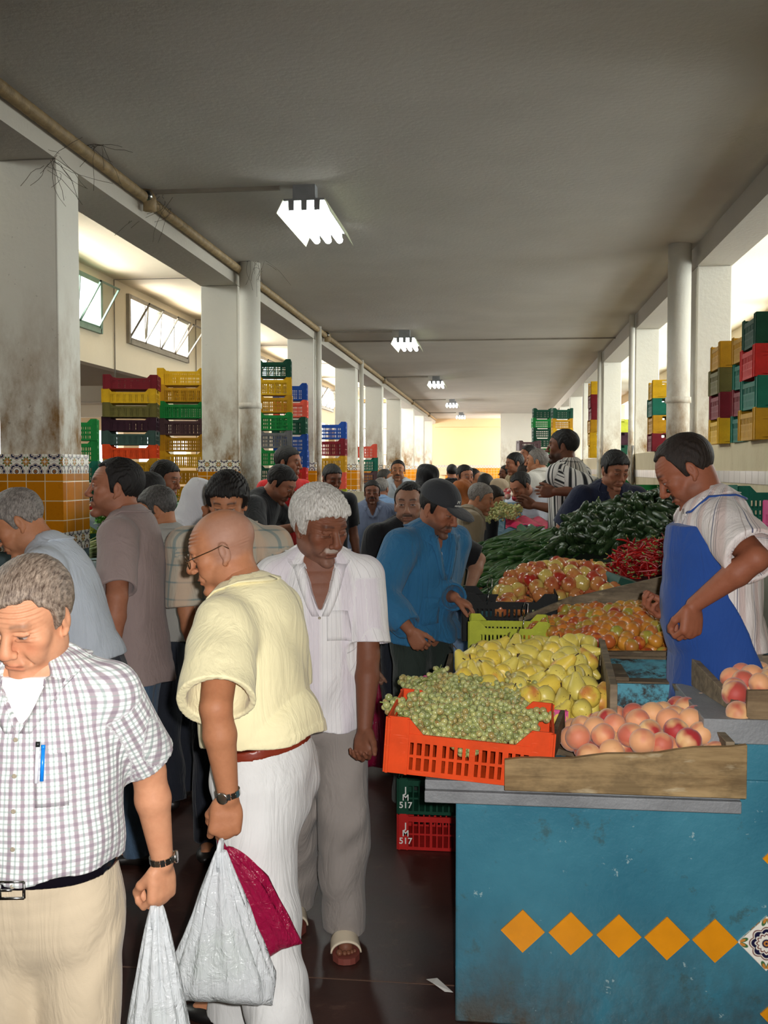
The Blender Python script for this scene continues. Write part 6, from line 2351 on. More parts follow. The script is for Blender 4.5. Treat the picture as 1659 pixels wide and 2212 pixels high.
# peaches in the front tray
PR = .0385
def peaches(n0): return [proto('peach', round_fruit(PR, .07, .13, .95, seed=i), M_PEACH) for i in range(n0)]
c = [at(1225, 1618, 3.06), at(1565, 1606, 3.06), at(1560, 1545, 3.42), at(1245, 1565, 3.42)]
heap(peaches(3), c, .045, .072, 'ripe blushed peach in the front wooden tray', 'peach', 'peaches in the front wooden tray', seed=4, rows='peach in the front wooden tray')
heap(peaches(2), [at(1440, 1560, 3.3), at(1545, 1552, 3.3), at(1530, 1520, 3.52), at(1470, 1528, 3.52)], .02, .07, 'blushed peach heaped against the side board of the front tray', 'peach', 'peaches against the side board', layers=1, seed=9)
c = [at(1585, 1500, 3.22), at(1680, 1500, 3.22), at(1690, 1452, 3.56), at(1530, 1462, 3.56)]
heap(peaches(3), c, .02, .074, 'large peach in the grey tray at the right edge', 'peach', 'peaches in the right-hand tray', seed=6, rows='peach in the right-edge grey tray')
heap(peaches(1), [at(1590, 1540, 3.14), at(1612, 1545, 3.14), at(1606, 1510, 3.22), at(1575, 1510, 3.22)], .0, .07, 'peach spilling to the corner of the right-hand tray', 'peach', 'peaches at the corner of the right-hand tray', layers=1, seed=2)

# pears
def pors(rn, p):
    return (rn.gauss(.9, 1.1), rn.gauss(0, 1.0), rn.uniform(0, 6.28)) if rn.random() < .6 else (rn.gauss(-1.9, .5), rn.gauss(0, .6), rn.gauss(0, .7))
c = [at(1205, 1572, 3.34), at(1308, 1560, 3.34), at(1278, 1385, 4.2), at(1040, 1400, 4.2)]
heap([pear(i) for i in range(6)], c, .035, .079, 'yellow pear with brown stem heaped in the stall tray', 'pear', 'pears on the stall', layers=2, seed=11, orient=pors, rows='pear on the heap')
c = [at(975, 1475, 3.62), at(1195, 1560, 3.40), at(1130, 1400, 4.15), at(1020, 1410, 4.15)]
heap([pear(i + 10) for i in range(6)], c, .035, .079, 'yellow pear on the left flank of the heap behind the grapes', 'pear', 'pears on the left flank of the heap', layers=2, seed=12, orient=pors, rows='pear on the left flank')

# nectarines and green plums
def nects(k): return [proto('nectarine', round_fruit(.0325, .05, .14, .94, 18, 11, seed=i), M_NECT if i % 2 == 0 else M_PLUMG) for i in range(k)]
c = [at(1300, 1400, 4.12), at(1486, 1405, 4.12), at(1462, 1312, 5.05), at(1210, 1320, 5.05)]
heap(nects(4), c, .05, .063, 'small nectarine or green plum in the heap before the stall keeper', 'nectarine', 'nectarines and plums before the stall keeper', layers=2, seed=21)
c = [at(1135, 1372, 4.72), at(1300, 1385, 4.3), at(1240, 1330, 5.05), at(1165, 1345, 5.0)]
heap(nects(2), c, .02, .058, 'small nectarine at the left end of the heap behind the pears', 'nectarine', 'nectarines behind the pears', layers=1, seed=22)

# pomegranates
def pome(i):
    mb = round_fruit(.044, 0, .05, .93, 20, 12, bumpy=.03, seed=i)
    cr = MB()
    cr.lathe([(.008, .036), (.0095, .044), (.012, .052), (.009, .052), (.006, .044)], 6)
    return proto('pomegranate', mb, M_POME if i % 3 else M_POMEY, [('calyx', cr, M_POME)])
c = [at(1065, 1300, 5.35), at(1335, 1278, 5.35), at(1310, 1235, 6.0), at(1110, 1240, 6.0)]
heap([pome(i) for i in range(5)], c, .09, .085, 'yellow and red pomegranate in the pyramid behind the nectarines', 'pomegranate', 'pomegranates in the pyramid', layers=2, seed=31, rows='pomegranate on the pyramid')
heap([pome(i + 7) for i in range(2)], [at(1080, 1318, 5.2), at(1220, 1316, 5.2), at(1215, 1300, 5.4), at(1080, 1300, 5.4)], .0, .085, 'pomegranate in the front row over the black crate', 'pomegranate', 'pomegranates over the black crate', layers=1, seed=33)
slope([at(1060, 1325, 5.15), at(1345, 1300, 5.15), at(1335, 1240, 6.1), at(1090, 1245, 6.1)], .09, 'display_board', M_DARKW, 'dark sloping board under the pomegranates')
slope([at(1135, 1425, 4.06), at(1500, 1425, 4.06), at(1480, 1330, 5.15), at(1150, 1345, 5.15)], .05, 'display_board', M_DARKW, 'dark sloping board under the nectarines')
slope([at(965, 1480, 3.45), at(1322, 1600, 3.3), at(1292, 1400, 4.4), at(1000, 1420, 4.4)], .085, 'display_board', M_DARKW, 'dark sloping board under the pears')

# grape bunches
def bunch(i, nber=62, L=.17, W=.055):
    rn = random.Random(100 + i)
    mb = MB(); pts = []
    tries = 0
    while len(pts) < nber and tries < 4000:
        tries += 1
        f = rn.random() ** .8
        rad = W * (1 - .65 * f) * (.6 + .4 * min(1, f * 8))
        a = rn.uniform(0, 2 * PI); rr = rad * math.sqrt(rn.random())
        p = Vector((math.cos(a) * rr, f * L - L / 2 + rn.uniform(-.01, .01), math.sin(a) * rr * .62))
        if all((p - q).length > .0155 for q in pts): pts.append(p)
    for p in pts:
        mb.sphere(p, rn.uniform(.0090, .0114), 10, 7, sc=(1, 1.1, 1))
    st = MB()
    st.tube([(0, -L / 2 - .03, .01), (.004, -L / 2, .008), (0, 0, 0), (0, L * .4, 0)], [.0022, .002, .0018, .001], 6)
    for k in range(7):
        p = pts[rn.randrange(len(pts))]
        st.tube([(0, p.y - .02, 0), (p.x * .5, p.y - .005, p.z * .5 + .006), (p.x, p.y, p.z + .006)], .0011, 5)
    return proto('grape_bunch', mb, M_GRAPE, [('stalk', st, M_STEMG)])
def gor(rn, p): return (rn.gauss(0, .22), rn.gauss(0, .22), rn.uniform(0, 6.28))
c = [at(880, 1575, 3.13), at(1160, 1608, 3.13), at(1165, 1545, 3.36), at(890, 1515, 3.36)]
heap([bunch(i) for i in range(4)], c, .045, .084, 'bunch of green grapes piled in the orange crate', 'grapes', 'grapes in the orange crate', layers=2, drop=.35, seed=41, orient=gor)
c = [at(885, 1515, 3.42), at(1170, 1545, 3.42), at(1135, 1478, 3.70), at(885, 1468, 3.70)]
heap([bunch(i + 5) for i in range(4)], c, .03, .088, 'bunch of green grapes piled in the pink-lined crate behind', 'grapes', 'grapes in the crate behind', layers=2, drop=.35, seed=42, orient=gor)
c = [at(1075, 1345, 5.15), at(1150, 1345, 5.15), at(1150, 1322, 5.3), at(1080, 1325, 5.3)]
heap([bunch(i + 9, 40, .13) for i in range(2)], c, 0, .09, 'dark green grape bunch in the black crate under the pomegranates', 'grapes', 'grapes in the black crate', layers=1, seed=43, orient=gor)
c = [at(1035, 1128, 8.1), at(1105, 1128, 8.1), at(1120, 1098, 8.9), at(1055, 1100, 8.9)]
heap([bunch(i + 12, 36, .16, .07) for i in range(2)], c, .06, .12, 'yellow-green grape bunch on the far heap before the white jersey', 'grapes', 'grapes on the far heap', layers=1, seed=44, orient=gor)
vine = MB().tube([at(905, 1475, 3.5), at(925, 1466, 3.48), at(940, 1452, 3.48), at(958, 1444, 3.47)], [.003, .0025, .002, .0015], 6)
vine.tube([at(918, 1470, 3.49), at(930, 1470, 3.46), at(945, 1466, 3.46)], .0016, 5)
prop(vine, 'vine_twig', M_STEMG, 'pale green twig sticking up from the grapes at the left', 'twig')

# cucumbers, courgettes, chillies
def cuke(i, L=.38, r=.017, mat=None, bend=.5, nm='cucumber'):
    rn = random.Random(i * 3 + 1)
    pts, rs = [], []
    b = rn.uniform(-bend, bend); n = 11
    for k in range(n):
        f = k / (n - 1) - .5
        pts.append((f * L, b * .12 * (1 - 4 * f * f) * L, .06 * L * b * (1 - 4 * f * f)))
        e = 1 - abs(2 * f) ** 3.5
        rs.append(r * (.35 + .65 * max(0, e) ** .5) * (1 + .07 * math.sin(k * 1.7 + i)))
    mb = MB().tube(pts, rs, 9)
    st = MB().tube([pts[-1], (L / 2 + .018, pts[-1][1], .004)], [.005, .0035], 6)
    return proto(nm, mb, mat or M_CUKE, [('stem', st, M_STEMG)])
def cor(rn, p): return (rn.uniform(0, 6), rn.gauss(-.12, .10), math.radians(52) + rn.gauss(0, .17))
c = [at(1040, 1285, 6.0), at(1330, 1240, 6.15), at(1300, 1142, 7.05), at(1075, 1140, 7.9)]
heap([cuke(i) for i in range(5)], c, .04, .068, 'long slender green cucumber on the slope left of the courgettes', 'cucumber', 'long cucumbers on the slope', layers=2, seed=51, orient=cor, drop=.4, limit=230)
slope(c, .06, 'display_board', plain('dark_slope', srgb(28, 40, 26), .8), 'dark sloping board under the long cucumbers')
c = [at(1180, 1190, 6.35), at(1470, 1172, 6.2), at(1480, 1052, 7.0), at(1245, 1108, 7.05)]
def zor(rn, p): return (rn.uniform(0, 6), rn.gauss(.1, .35), math.radians(80) + rn.gauss(0, .5))
heap([cuke(i + 20, .2, .024, M_ZUC, .8, 'courgette') for i in range(4)], c, .06, .066, 'dark green courgette in the tall mound before the young man', 'courgette', 'courgettes in the mound', layers=2, seed=52, orient=zor, drop=.5, limit=260)
slope(c, .07, 'display_board', plain('dark_slope', srgb(28, 40, 26), .8), 'dark sloping board under the courgette mound')
c = [at(1320, 1238, 5.75), at(1462, 1232, 5.6), at(1470, 1165, 6.15), at(1345, 1178, 6.25)]
heap([cuke(i + 40, .13, .0058, M_CHILI, 1.6, 'red_chilli') for i in range(5)], c, .03, .034, 'thin red chilli in the pile beside the stall keeper', 'chilli', 'red chillies in the pile', layers=2, seed=53, drop=.5, limit=290,
     orient=lambda rn, p: (rn.uniform(0, 6), rn.gauss(0, .45), rn.uniform(0, 6.28)))
slope([at(1310, 1250, 5.7), at(1470, 1244, 5.55), at(1478, 1170, 6.2), at(1335, 1182, 6.3)], .03, 'display_board', plain('chilli_board', srgb(70, 20, 18), .8), 'dark red stained board under the chillies')
m = MB().box(-.09, .09, -.06, .06, 0, .05); 
o = prop(m, 'green_carton', plain('green_card', srgb(40, 84, 72), .6), 'small dark green carton wedged between pomegranates and chillies', 'carton', loc=at(1345, 1268, 5.5))
o.rotation_euler = (.2, .3, .6)
crate('deep', 'green', (at(1400, 1060, 8.3).x, 8.35, at(1400, 1060, 8.3).z - .17), .0, 'green crate behind the courgettes against the low wall')
prop(MB().box(1.1, 1.9, 8.1, 8.7, 0, at(1400, 1060, 8.3).z - .171), 'back_counter', M_SHELF, 'grey block carrying the green crate behind the courgettes', 'counter')
# pink plastic sheet, green bag and produce further along
sh = MB().grid(lambda u, v: at(1092 + 92 * u, 1142 - 20 * v - 6 * math.sin(u * 3.1), 7.9 + .5 * v) + Vector((0, 0, .012 * math.sin(u * 17 + v * 7))), 20, 8)
o = prop(sh, 'plastic_sheet', plain('pink_plastic', srgb(206, 40, 92), .25, .2, 12), 'crumpled bright pink plastic sheet on the heap by the jersey', 'plastic sheet'); o.modifiers.new('s', 'SOLIDIFY').thickness = .004
sh = MB().grid(lambda u, v: at(1116 + 44 * u, 1150 - 16 * v, 7.6 + .3 * v) + Vector((0, 0, .01 * math.sin(u * 13 + v * 5))), 12, 6)
o = prop(sh, 'plastic_bag', plain('green_plastic', srgb(14, 92, 60), .25, .2, 12), 'folded green plastic bag lying beside the pink sheet', 'plastic bag'); o.modifiers.new('s', 'SOLIDIFY').thickness = .004
radc = [at(1088, 1078, 9.6), at(1116, 1078, 9.6), at(1114, 1062, 10.2), at(1094, 1062, 10.2)]
heap([proto('radish', round_fruit(.03, 0, .05, 1, 12, 8, seed=i), fruit_mat('radish_skin%s' % 'ab'[i], (srgb(176, 40, 44), srgb(206, 190, 170))[i], srgb(150, 30, 40), None)) for i in range(2)], radc, .03, .07, 'red or white radish heaped before the beige headscarf', 'radish', 'radishes on the far heap', layers=1, seed=61)
prop(MB().box(-.05, .28, 9.66, 10.5, 0, 1.42), 'stall_bench', M_BLUE, 'far masonry bench before the white jersey and the scarves', 'bench')

# wire price clips
for i, (x, y, Y) in enumerate(((1052, 1306, 5.12), (1128, 1366, 4.62))):
    b = at(x, y, Y)
    m = MB()
    m.tube([b, b + Vector((.01, 0, .07))], .0022, 6)
    m.tube([b + Vector((.01, 0, .07)), b + Vector((.0, 0, .10)), b + Vector((.012, 0, .135)), b + Vector((.026, 0, .13)), b + Vector((.024, 0, .09)), b + Vector((.01, 0, .07))], .0025, 6)
    prop(m, 'price_clip', M_STEEL, ['steel wire price clip standing before the pomegranates', 'steel wire price clip standing between pears and nectarines'][i], 'price clip')

# ---------------------------------------------------------------- left-hand stalls
prop(MB().box(-3.9, -2.5, 7.15, 10.9, 0, .95), 'left_bench', M_BLUEGREY, 'blue-grey masonry bench of greens behind the nearest tiled column', 'bench')
lc = [Vector((-2.95, 7.2, 1.28)), Vector((-2.52, 7.2, 1.10)), Vector((-2.52, 8.4, 1.20)), Vector((-2.95, 8.4, 1.35))]
board_ = MB(); p = [at(155, 1098, 7.6), at(235, 1150, 7.3), at(235, 1162, 7.3), at(155, 1112, 7.6)]
board_.add([*p, *[q + Vector((0, .5, -.06)) for q in p]], [(0, 1, 2, 3), (7, 6, 5, 4), (0, 4, 5, 1), (1, 5, 6, 2), (2, 6, 7, 3), (3, 7, 4, 0)])
prop(board_, 'display_board', M_BLUEGREY, 'blue-grey sloping board behind the parsley on the left', 'board')
M_LEAF = fruit_mat('parsley_leaf', srgb(34, 96, 24), srgb(74, 140, 40), None, .35, .65, .5, 20)
M_LEAFD = fruit_mat('dark_leaf', srgb(16, 44, 14), srgb(34, 74, 26), None, .35, .65, .5, 20)
M_STALK = fruit_mat('celery_stalk', srgb(150, 176, 100), srgb(196, 206, 160), None, .35, .65, .4, 20)


def greens(i, mat, n=150, nm='herb_bunch'):
    rn = random.Random(300 + i)
    lf = MB(); st = MB()
    for k in range(26):
        a = rn.uniform(-.5, .5); b = rn.uniform(-.5, .5)
        tip = Vector((a * .16, b * .10 + .02, .24 + rn.uniform(-.04, .04)))
        st.tube([(a * .02, b * .02, -.05), (a * .06, b * .05, .09), tip], [.0028, .0024, .0015], 5)
    for k in range(n):
        c0_ = Vector((rn.gauss(0, .07), rn.gauss(.0, .05), rn.uniform(.12, .29)))
        s_ = rn.uniform(.012, .024)
        M = Euler((rn.uniform(-1.2, 1.2), rn.uniform(-1.2, 1.2), rn.uniform(0, 6.28))).to_matrix()
        pts = [(0, -1, 0), (.5, -.55, .1), (.95, -.2, .15), (.55, .1, .05), (.7, .6, .1), (.2, .5, 0), (0, 1.05, -.1), (-.2, .5, 0), (-.7, .6, .1), (-.55, .1, .05), (-.95, -.2, .15), (-.5, -.55, .1)]
        vs = [c0_ + M @ (Vector(q) * s_) for q in pts]
        lf.add(vs, [tuple(range(12))], True)
    return proto(nm, lf, mat, [('stalks', st, M_STALK)])
def hor(rn, p): return (1.1 + rn.gauss(0, .3), rn.gauss(0, .3), rn.gauss(.3, .5))
heap([greens(i, M_LEAF) for i in range(3)], lc, .05, .17, 'leafy green parsley bunch on the left bench', 'herb bunch', 'parsley bunches on the left bench', layers=1, seed=71, orient=hor)
heap([greens(i + 4, M_LEAFD, 200, 'leaf_bunch') for i in range(3)], [Vector((-2.85, 7.16, .30)), Vector((-2.5, 7.12, .25)), Vector((-2.5, 7.14, 1.10)), Vector((-2.85, 7.18, 1.10))], .0, .17, 'dark leafy bunch hanging down the end of the left bench', 'leaf bunch', 'dark bunches at the bench end', layers=1, seed=72,
     orient=lambda rn, p: (PI - .3 + rn.gauss(0, .3), rn.gauss(0, .3), rn.gauss(0, .3)))
def stalks(i):
    rn = random.Random(400 + i); m = MB()
    for k in range(24):
        a, b = rn.gauss(0, .018), rn.gauss(0, .012)
        m.tube([(a * .5, -.17, b * .6), (a, 0, b), (a * 2.8, .17, b * 2.6)], [.006, .0045, .003], 6)
    lf = MB()
    for k in range(40):
        c0_ = Vector((rn.gauss(0, .05), .17 + rn.uniform(-.03, .06), rn.gauss(0, .03)))
        M = Euler((rn.uniform(-1, 1), rn.uniform(-1, 1), rn.uniform(0, 6.28))).to_matrix()
        lf.add([c0_ + M @ (Vector(q) * .018) for q in ((0, -1, 0), (.7, 0, .1), (0, 1, 0), (-.7, 0, .1))], [(0, 1, 2, 3)], True)
    return proto('celery_bunch', m, M_STALK, [('leaves', lf, M_LEAF)])
heap([stalks(0), stalks(1)], [at(165, 1215, 6.85), at(225, 1205, 6.85), at(225, 1165, 7.1), at(170, 1180, 7.1)], .02, .10, 'bunch of pale celery stalks lying below the parsley', 'celery', 'celery bunches on the left bench', layers=1, seed=73,
     orient=lambda rn, p: (.25, rn.gauss(0, .2), -1.0 + rn.gauss(0, .15)))
heap([proto('potato', round_fruit(.034, 0, .03, .8, 14, 9, bumpy=.05, seed=i), plain('potato_skin', srgb(186, 136, 86), .6, .2, 30)) for i in range(2)], [at(196, 1128, 8.4), at(245, 1128, 8.4), at(245, 1112, 8.8), at(205, 1108, 8.8)], .02, .075,
     'light brown potato heaped behind the taupe polo man', 'potato', 'potatoes on the left bench', layers=1, seed=74)
crate('tray', 'red', (at(172, 1105, 9.0).x, 9.1, at(172, 1118, 9.0).z), 0, 'red tray crate beside the dark green stack on the left bench', sc=.75)
crate('grape', 'lime', (at(166, 1140, 7.9).x, 7.95, at(166, 1152, 7.9).z), .3, 'small yellow crate of tomatoes beside the tiled column', sc=.6)
heap([proto('tomato', round_fruit(.03, 0, .1, .85, 14, 9, seed=i), plain('tomato_skin', srgb(186, 44, 30), .25, .15, 30)) for i in range(1)], [at(158, 1142, 7.9), at(176, 1142, 7.9), at(176, 1130, 8.0), at(158, 1130, 8.0)], 0, .06, 'red tomato in the small yellow crate', 'tomato', 'tomatoes in the yellow crate', layers=1, seed=75)
# yellow apples by the round downpipe
prop(MB().box(-2.55, -1.6, 9.6, 10.6, 0, at(590, 1185, 9.7).z), 'fruit_bench', M_BLUEGREY, 'blue-grey bench of yellow apples beside the round downpipe', 'bench')
heap([proto('apple', round_fruit(.036, 0, .16, .9, 16, 10, seed=i), fruit_mat('yellow_apple_skin%s' % 'ab'[i], srgb(202, 202, 70), srgb(180, 186, 60), None, rough=.3)) for i in range(2)],
     [at(566, 1168, 9.75), at(640, 1168, 9.75), at(630, 1140, 10.2), at(572, 1134, 10.2)], .03, .078, 'yellow-green apple on the bench by the round downpipe', 'apple', 'apples by the downpipe', layers=2, seed=76)
o = prop(MB().box(-.12, .12, -.1, .1, 0, .10), 'paper_box', plain('white_carton', srgb(206, 200, 190), .7), 'white paper box beside the yellow apples', 'box', loc=at(560, 1190, 9.7))
# cream sign panel with the painted number
a_, b_2 = at(744, 1190, 10.8), at(786, 1062, 10.8)
pn = prop(MB().box(a_.x, b_2.x, 10.8, 10.86, a_.z, b_2.z), 'number_panel', plain('cream_board', srgb(186, 176, 150), .7), 'cream board painted with a black 3 beside the fourth column', 'board')
cu = bpy.data.curves.new('number', 'FONT'); cu.body = '3'; cu.size = .30; cu.extrude = .001; cu.align_x = 'CENTER'
t_ = text_obj('painted_number', cu, M_BLACK); t_.parent = pn
t_.location = (at(764, 1140, 10.8).x, 10.797, at(764, 1148, 10.8).z); t_.rotation_euler = (PI / 2, 0, 0)

# odds and ends on the low wall
p = at(1335, 970, 12.2)
m = MB().grid(lambda u, v: Vector((XR0 - .06 + .22 * v, 11.7 + 1.1 * u, LEDGE + .012 + .06 * math.sin(PI * u) ** .7 * (1 - .5 * v))), 12, 4)
o = prop(m, 'cardboard_sheet', plain('brown_card', srgb(120, 84, 56), .8, .2, 14), 'bent brown cardboard sheet lying on the low wall above the navy polo', 'cardboard'); o.modifiers.new('s', 'SOLIDIFY').thickness = .008
m = MB().grid(lambda u, v: Vector((XR0 - .03 - .03 * math.sin(u * 9 + v * 2) - .02 * v, 15.1 + .55 * u + .05 * math.sin(v * 5), LEDGE + .12 - .62 * v * (1 - .15 * math.sin(u * 5)))), 24, 12)
o = prop(m, 'hanging_cloth', plain('grey_white_cloth', srgb(176, 174, 168), .8, .15, 10), 'grey-white cloth hanging over the low wall behind the striped shirt', 'cloth'); o.modifiers.new('s', 'SOLIDIFY').thickness = .006
# ---------------------------------------------------------------- things worn and carried
def V3(a): return Vector([float(x) for x in a])


def frame4(o, x, y, z):
    M = Matrix.Identity(4)
    for i in range(3):
        M[i][0], M[i][1], M[i][2], M[i][3] = float(x[i]), float(y[i]), float(z[i]), float(o[i])
    return M


def watch(d, sd, band, face, links=14, r=.031, w=.018):
    s0, el, wr = d['arms'][sd]
    ax = nrm(wr - el)
    c = wr - ax * .012
    Z = V3(ax)
    N = V3(nrm(d['X'] * (1 if sd == 'R' else -1)))
    N = (N - Z * N.dot(Z)).normalized()
    S = Z.cross(N)
    q = d['q']
    C = V3(c)
    m = MB()
    for k in range(links):
        a = 2 * PI * k / links
        o = N * math.cos(a) + S * math.sin(a)
        t_ = N * -math.sin(a) + S * math.cos(a)
        p = C + o * r * q
        m.bar(p - t_ * r * q * .19, p + t_ * r * q * .19, w * q if k % 2 else w * q * .9, .004 * q, up=o)
    m.tube([C + (N * math.cos(2 * PI * k / 24) + S * math.sin(2 * PI * k / 24)) * (r - .0015) * q for k in range(25)], .0024 * q, 5)
    wo = on_person(m, 'watch', band, d)
    f = MB()
    Mf = frame4(C + N * (r + .001) * q, S, Z, N)
    f.lathe([(.014 * q, 0), (.017 * q, .003 * q), (.016 * q, .008 * q), (.0135 * q, .0085 * q)], 20, Mf)
    f.lathe([(.0135 * q, .0075 * q), (.001, .0078 * q)], 20, Mf, mi=1)
    on_person(f, 'watch_face', [band, face], d, wo)


watch(pA, 'L', M_STEEL, plain('dark_dial', srgb(30, 30, 36), .2))
watch(pB, 'L', M_STEEL, M_GOLD)


def glasses(d):
    O, R, s = d['O'], d['Rh'], d['sH']
    W = lambda x, y, z: V3(O + R @ (np.array([x, y, z], F4) * s))
    m = MB()
    for x in (-1, 1):
        m.tube([W(x * (.034 + .023 * math.cos(a)), .108 - .004 * abs(math.cos(a)), .004 + .020 * math.sin(a)) for a in [2 * PI * k / 20 for k in range(21)]], .0013, 6)
        m.tube([W(x * .058, .103, .010), W(x * .076, .085, .012), W(x * .083, .02, .016), W(x * .084, -.012, .020), W(x * .083, -.028, .004)], .0016, 6)
    m.tube([W(-.012, .110, .008), W(0, .116, .010), W(.012, .110, .008)], .0014, 6)
    g = on_person(m, 'glasses', plain('dark_gold_frame', srgb(96, 72, 50), .3, .1, 9, metal=.8), d)
    for x in (-1, 1):
        l = MB()
        n = 16
        l.add([W(x * (.034 + .0225 * math.cos(2 * PI * k / n)), .1075, .004 + .0195 * math.sin(2 * PI * k / n)) for k in range(n)] +
              [W(x * (.034 + .0225 * math.cos(2 * PI * k / n)), .1062, .004 + .0195 * math.sin(2 * PI * k / n)) for k in range(n)],
              [tuple(range(n)), tuple(range(n, 2 * n))[::-1]] + [(k, (k + 1) % n, n + (k + 1) % n, n + k) for k in range(n)])
        on_person(l, 'lens', M_GLASS, d, g)


glasses(pB)

# belt buckle
def buckle(d):
    axu = d['axu']; c = d['c0']
    c1 = d['J']['c0'] + (d['J']['c1'] - d['J']['c0']) * .6
    P = d['proj']([c1 + d['frn'] * .3], .012, 8)[0]
    X, Fn = V3(d['X']), V3(d['frn']); A = V3(axu)
    P = V3(P) + Fn * .004
    m = MB()
    for a, b in (((-.024, -.017), (.024, -.017)), ((-.024, .017), (.024, .017)), ((-.024, -.017), (-.024, .017)), ((.024, -.017), (.024, .017)), ((0, 0), (.024, 0))):
        m.tube([P + X * a[0] + A * a[1], P + X * b[0] + A * b[1]], .0028, 6)
    on_person(m, 'buckle', M_STEEL, d)


buckle(pA)

# pens clipped in the checked shirt pocket
def pen(d, x, z0, z1, mat, lab, mcap):
    nk, X, fr, au, q = d['nk'], d['X'], d['frn'], d['axu'], d['q']
    a, b = d['proj']([nk + (X * x + au * z0 + fr * .2) * q, nk + (X * (x - .004) + au * z1 + fr * .2) * q], .010, 8)
    m = MB().tube([V3(a), V3(b)], .0042, 8)
    o = prop(m, 'pen', mat, lab, 'pen')
    c = MB().tube([V3(a + (b - a) * .98), V3(a + (b - a) * 1.12)], .0046, 8)
    c.build('pen_cap', mcap, o)


pen(pA, -.052, -.235, -.150, plain('pen_white', srgb(216, 216, 222), .3), 'white pen with dark cap clipped in the checked shirt pocket', M_BLACK)
pen(pA, -.066, -.230, -.158, plain('pen_blue', srgb(20, 120, 210), .3), 'bright blue pen clipped in the checked shirt pocket', plain('pen_blue', srgb(20, 120, 210), .3))

# apron
def apron(d):
    J, X, Fr, q, org, Rb = d['J'], d['X'], d['Fr'], d['q'], d['org'], d['Rb']
    Fd = Field()
    b_, bl = 1.1, .055
    e = .026
    Fd.loft([org + (J['c0'] - org) * .30 + Fr * .05, org + (J['c0'] - org) * .62 + Fr * .02, J['c0'], J['c1'], J['c2'], J['c3'] - (J['c3'] - J['c2']) * .1], X,
            [(x * b_ + .03 + e) * q for x in (.20, .175, .165, .158, .158, .14)], [(x * b_ + .03 + e) * q for x in (.13, .125, .105 + bl * .6, .105 + bl * 1.0, .108 + bl * .3, .085)], [(x * b_ + .02 + e) * q for x in (.12, .115, .105, .088, .10, .09)], flat='ab')
    p0 = J['c0']

    def cut(P):
        L = (P - p0) @ Rb / q
        z = L[:, 2]
        th = np.interp(z, [-.7, -.05, .08, .2, .36, .5], [-.08, -.075, -.03, .04, .085, .10]).astype(F4)
        return (th - L[:, 1]) * q
    Fd.add(cut, p0, 9, 'i', .006)
    Fd.disp = lambda P: .004 * wav((P - org) @ Rb, (.8, .5, .1), (.3, .2, 1), 26, 8, .6) + .003 * wav((P - org) @ Rb, (.2, .3, 1), (1, .2, .1), 24, 10, 2)
    ap = geo_obj('apron', Fd.mesh(.006), M_APRON, d['o'], d['origin'])
    a = d['proj']([J['c2'] + (J['c3'] - J['c2']) * .8 + X * -.06 + Fr * .2], .006)[0]
    rows = [J['c4'] + (X * math.sin(t_) * .085 - Fr * math.cos(t_) * .095 - d['axu'] * (.02 + .03 * (1 - math.cos(t_)))) * q for t_ in np.linspace(-2.2, 2.2, 15)]
    rows = d['proj'](rows, .006)
    on_person(MB().tube([V3(r) for r in rows], .0075, 6, flat=.5), 'neck_strap', M_APRON, d, ap)


apron(pI)

# sandals of the white-haired man
def sandal(d, k):
    hip, knee, foot = d['ft'][k]
    q, Fr, X = d['q'], d['Fr'], d['X']
    c = V3(foot); F_, X_, Z_ = V3(Fr), V3(X), Vector((0, 0, 1))
    zf = d['origin'][2]
    base = Vector((c.x, c.y, zf)) + F_ * .05
    root = None
    out = []
    prof = [(-.13, .030), (-.11, .036), (-.05, .036), (0, .040), (.06, .050), (.11, .047), (.14, .030), (.148, .012)]
    ring = [(x, y) for y, x in prof] + [(-x, y) for y, x in prof[::-1]]
    m = MB(); n = len(ring)
    for z in (.002, .024): m.v += [tuple(base + X_ * x + F_ * y + Z_ * z) for x, y in ring]
    m.f = [tuple(range(n))[::-1], tuple(range(n, 2 * n))] + [(i, (i + 1) % n, n + (i + 1) % n, n + i) for i in range(n)]
    m.sm = [False] * len(m.f); m.mi = [0] * len(m.f)
    so = on_person(m, 'sandal', plain('sandal_sole', srgb(120, 60, 50), .6), d)
    m = MB().grid(lambda u, v: base + F_ * (.015 + .085 * v + .0) + X_ * math.cos(PI * u) * (.046 + .004 * v) + Z_ * (.022 + math.sin(PI * u) * (.052 - .016 * v)), 18, 8)
    st = on_person(m, 'strap', plain('sandal_strap', srgb(206, 192, 168), .5), d, so)
    md = st.modifiers.new('s', 'SOLIDIFY'); md.thickness = .006
    t = MB()
    for i, (x, y, r) in enumerate(((.024, .112, .012), (.006, .118, .009), (-.008, .116, .0085), (-.020, .110, .008), (-.030, .103, .007))):
        x = x * (1 if k == 0 else -1) * -1
        t.sphere(base + X_ * x + F_ * y + Z_ * .032, r, 10, 7, sc=(1, 1.5, .9), M=Matrix((X_, F_, Z_)).transposed())
    tm = NT('toe_skin'); tm.base(SK_C); tm.set(.5, .4)
    on_person(t, 'toes', tm.m, d, so)


sandal(pC, 0); sandal(pC, 1)

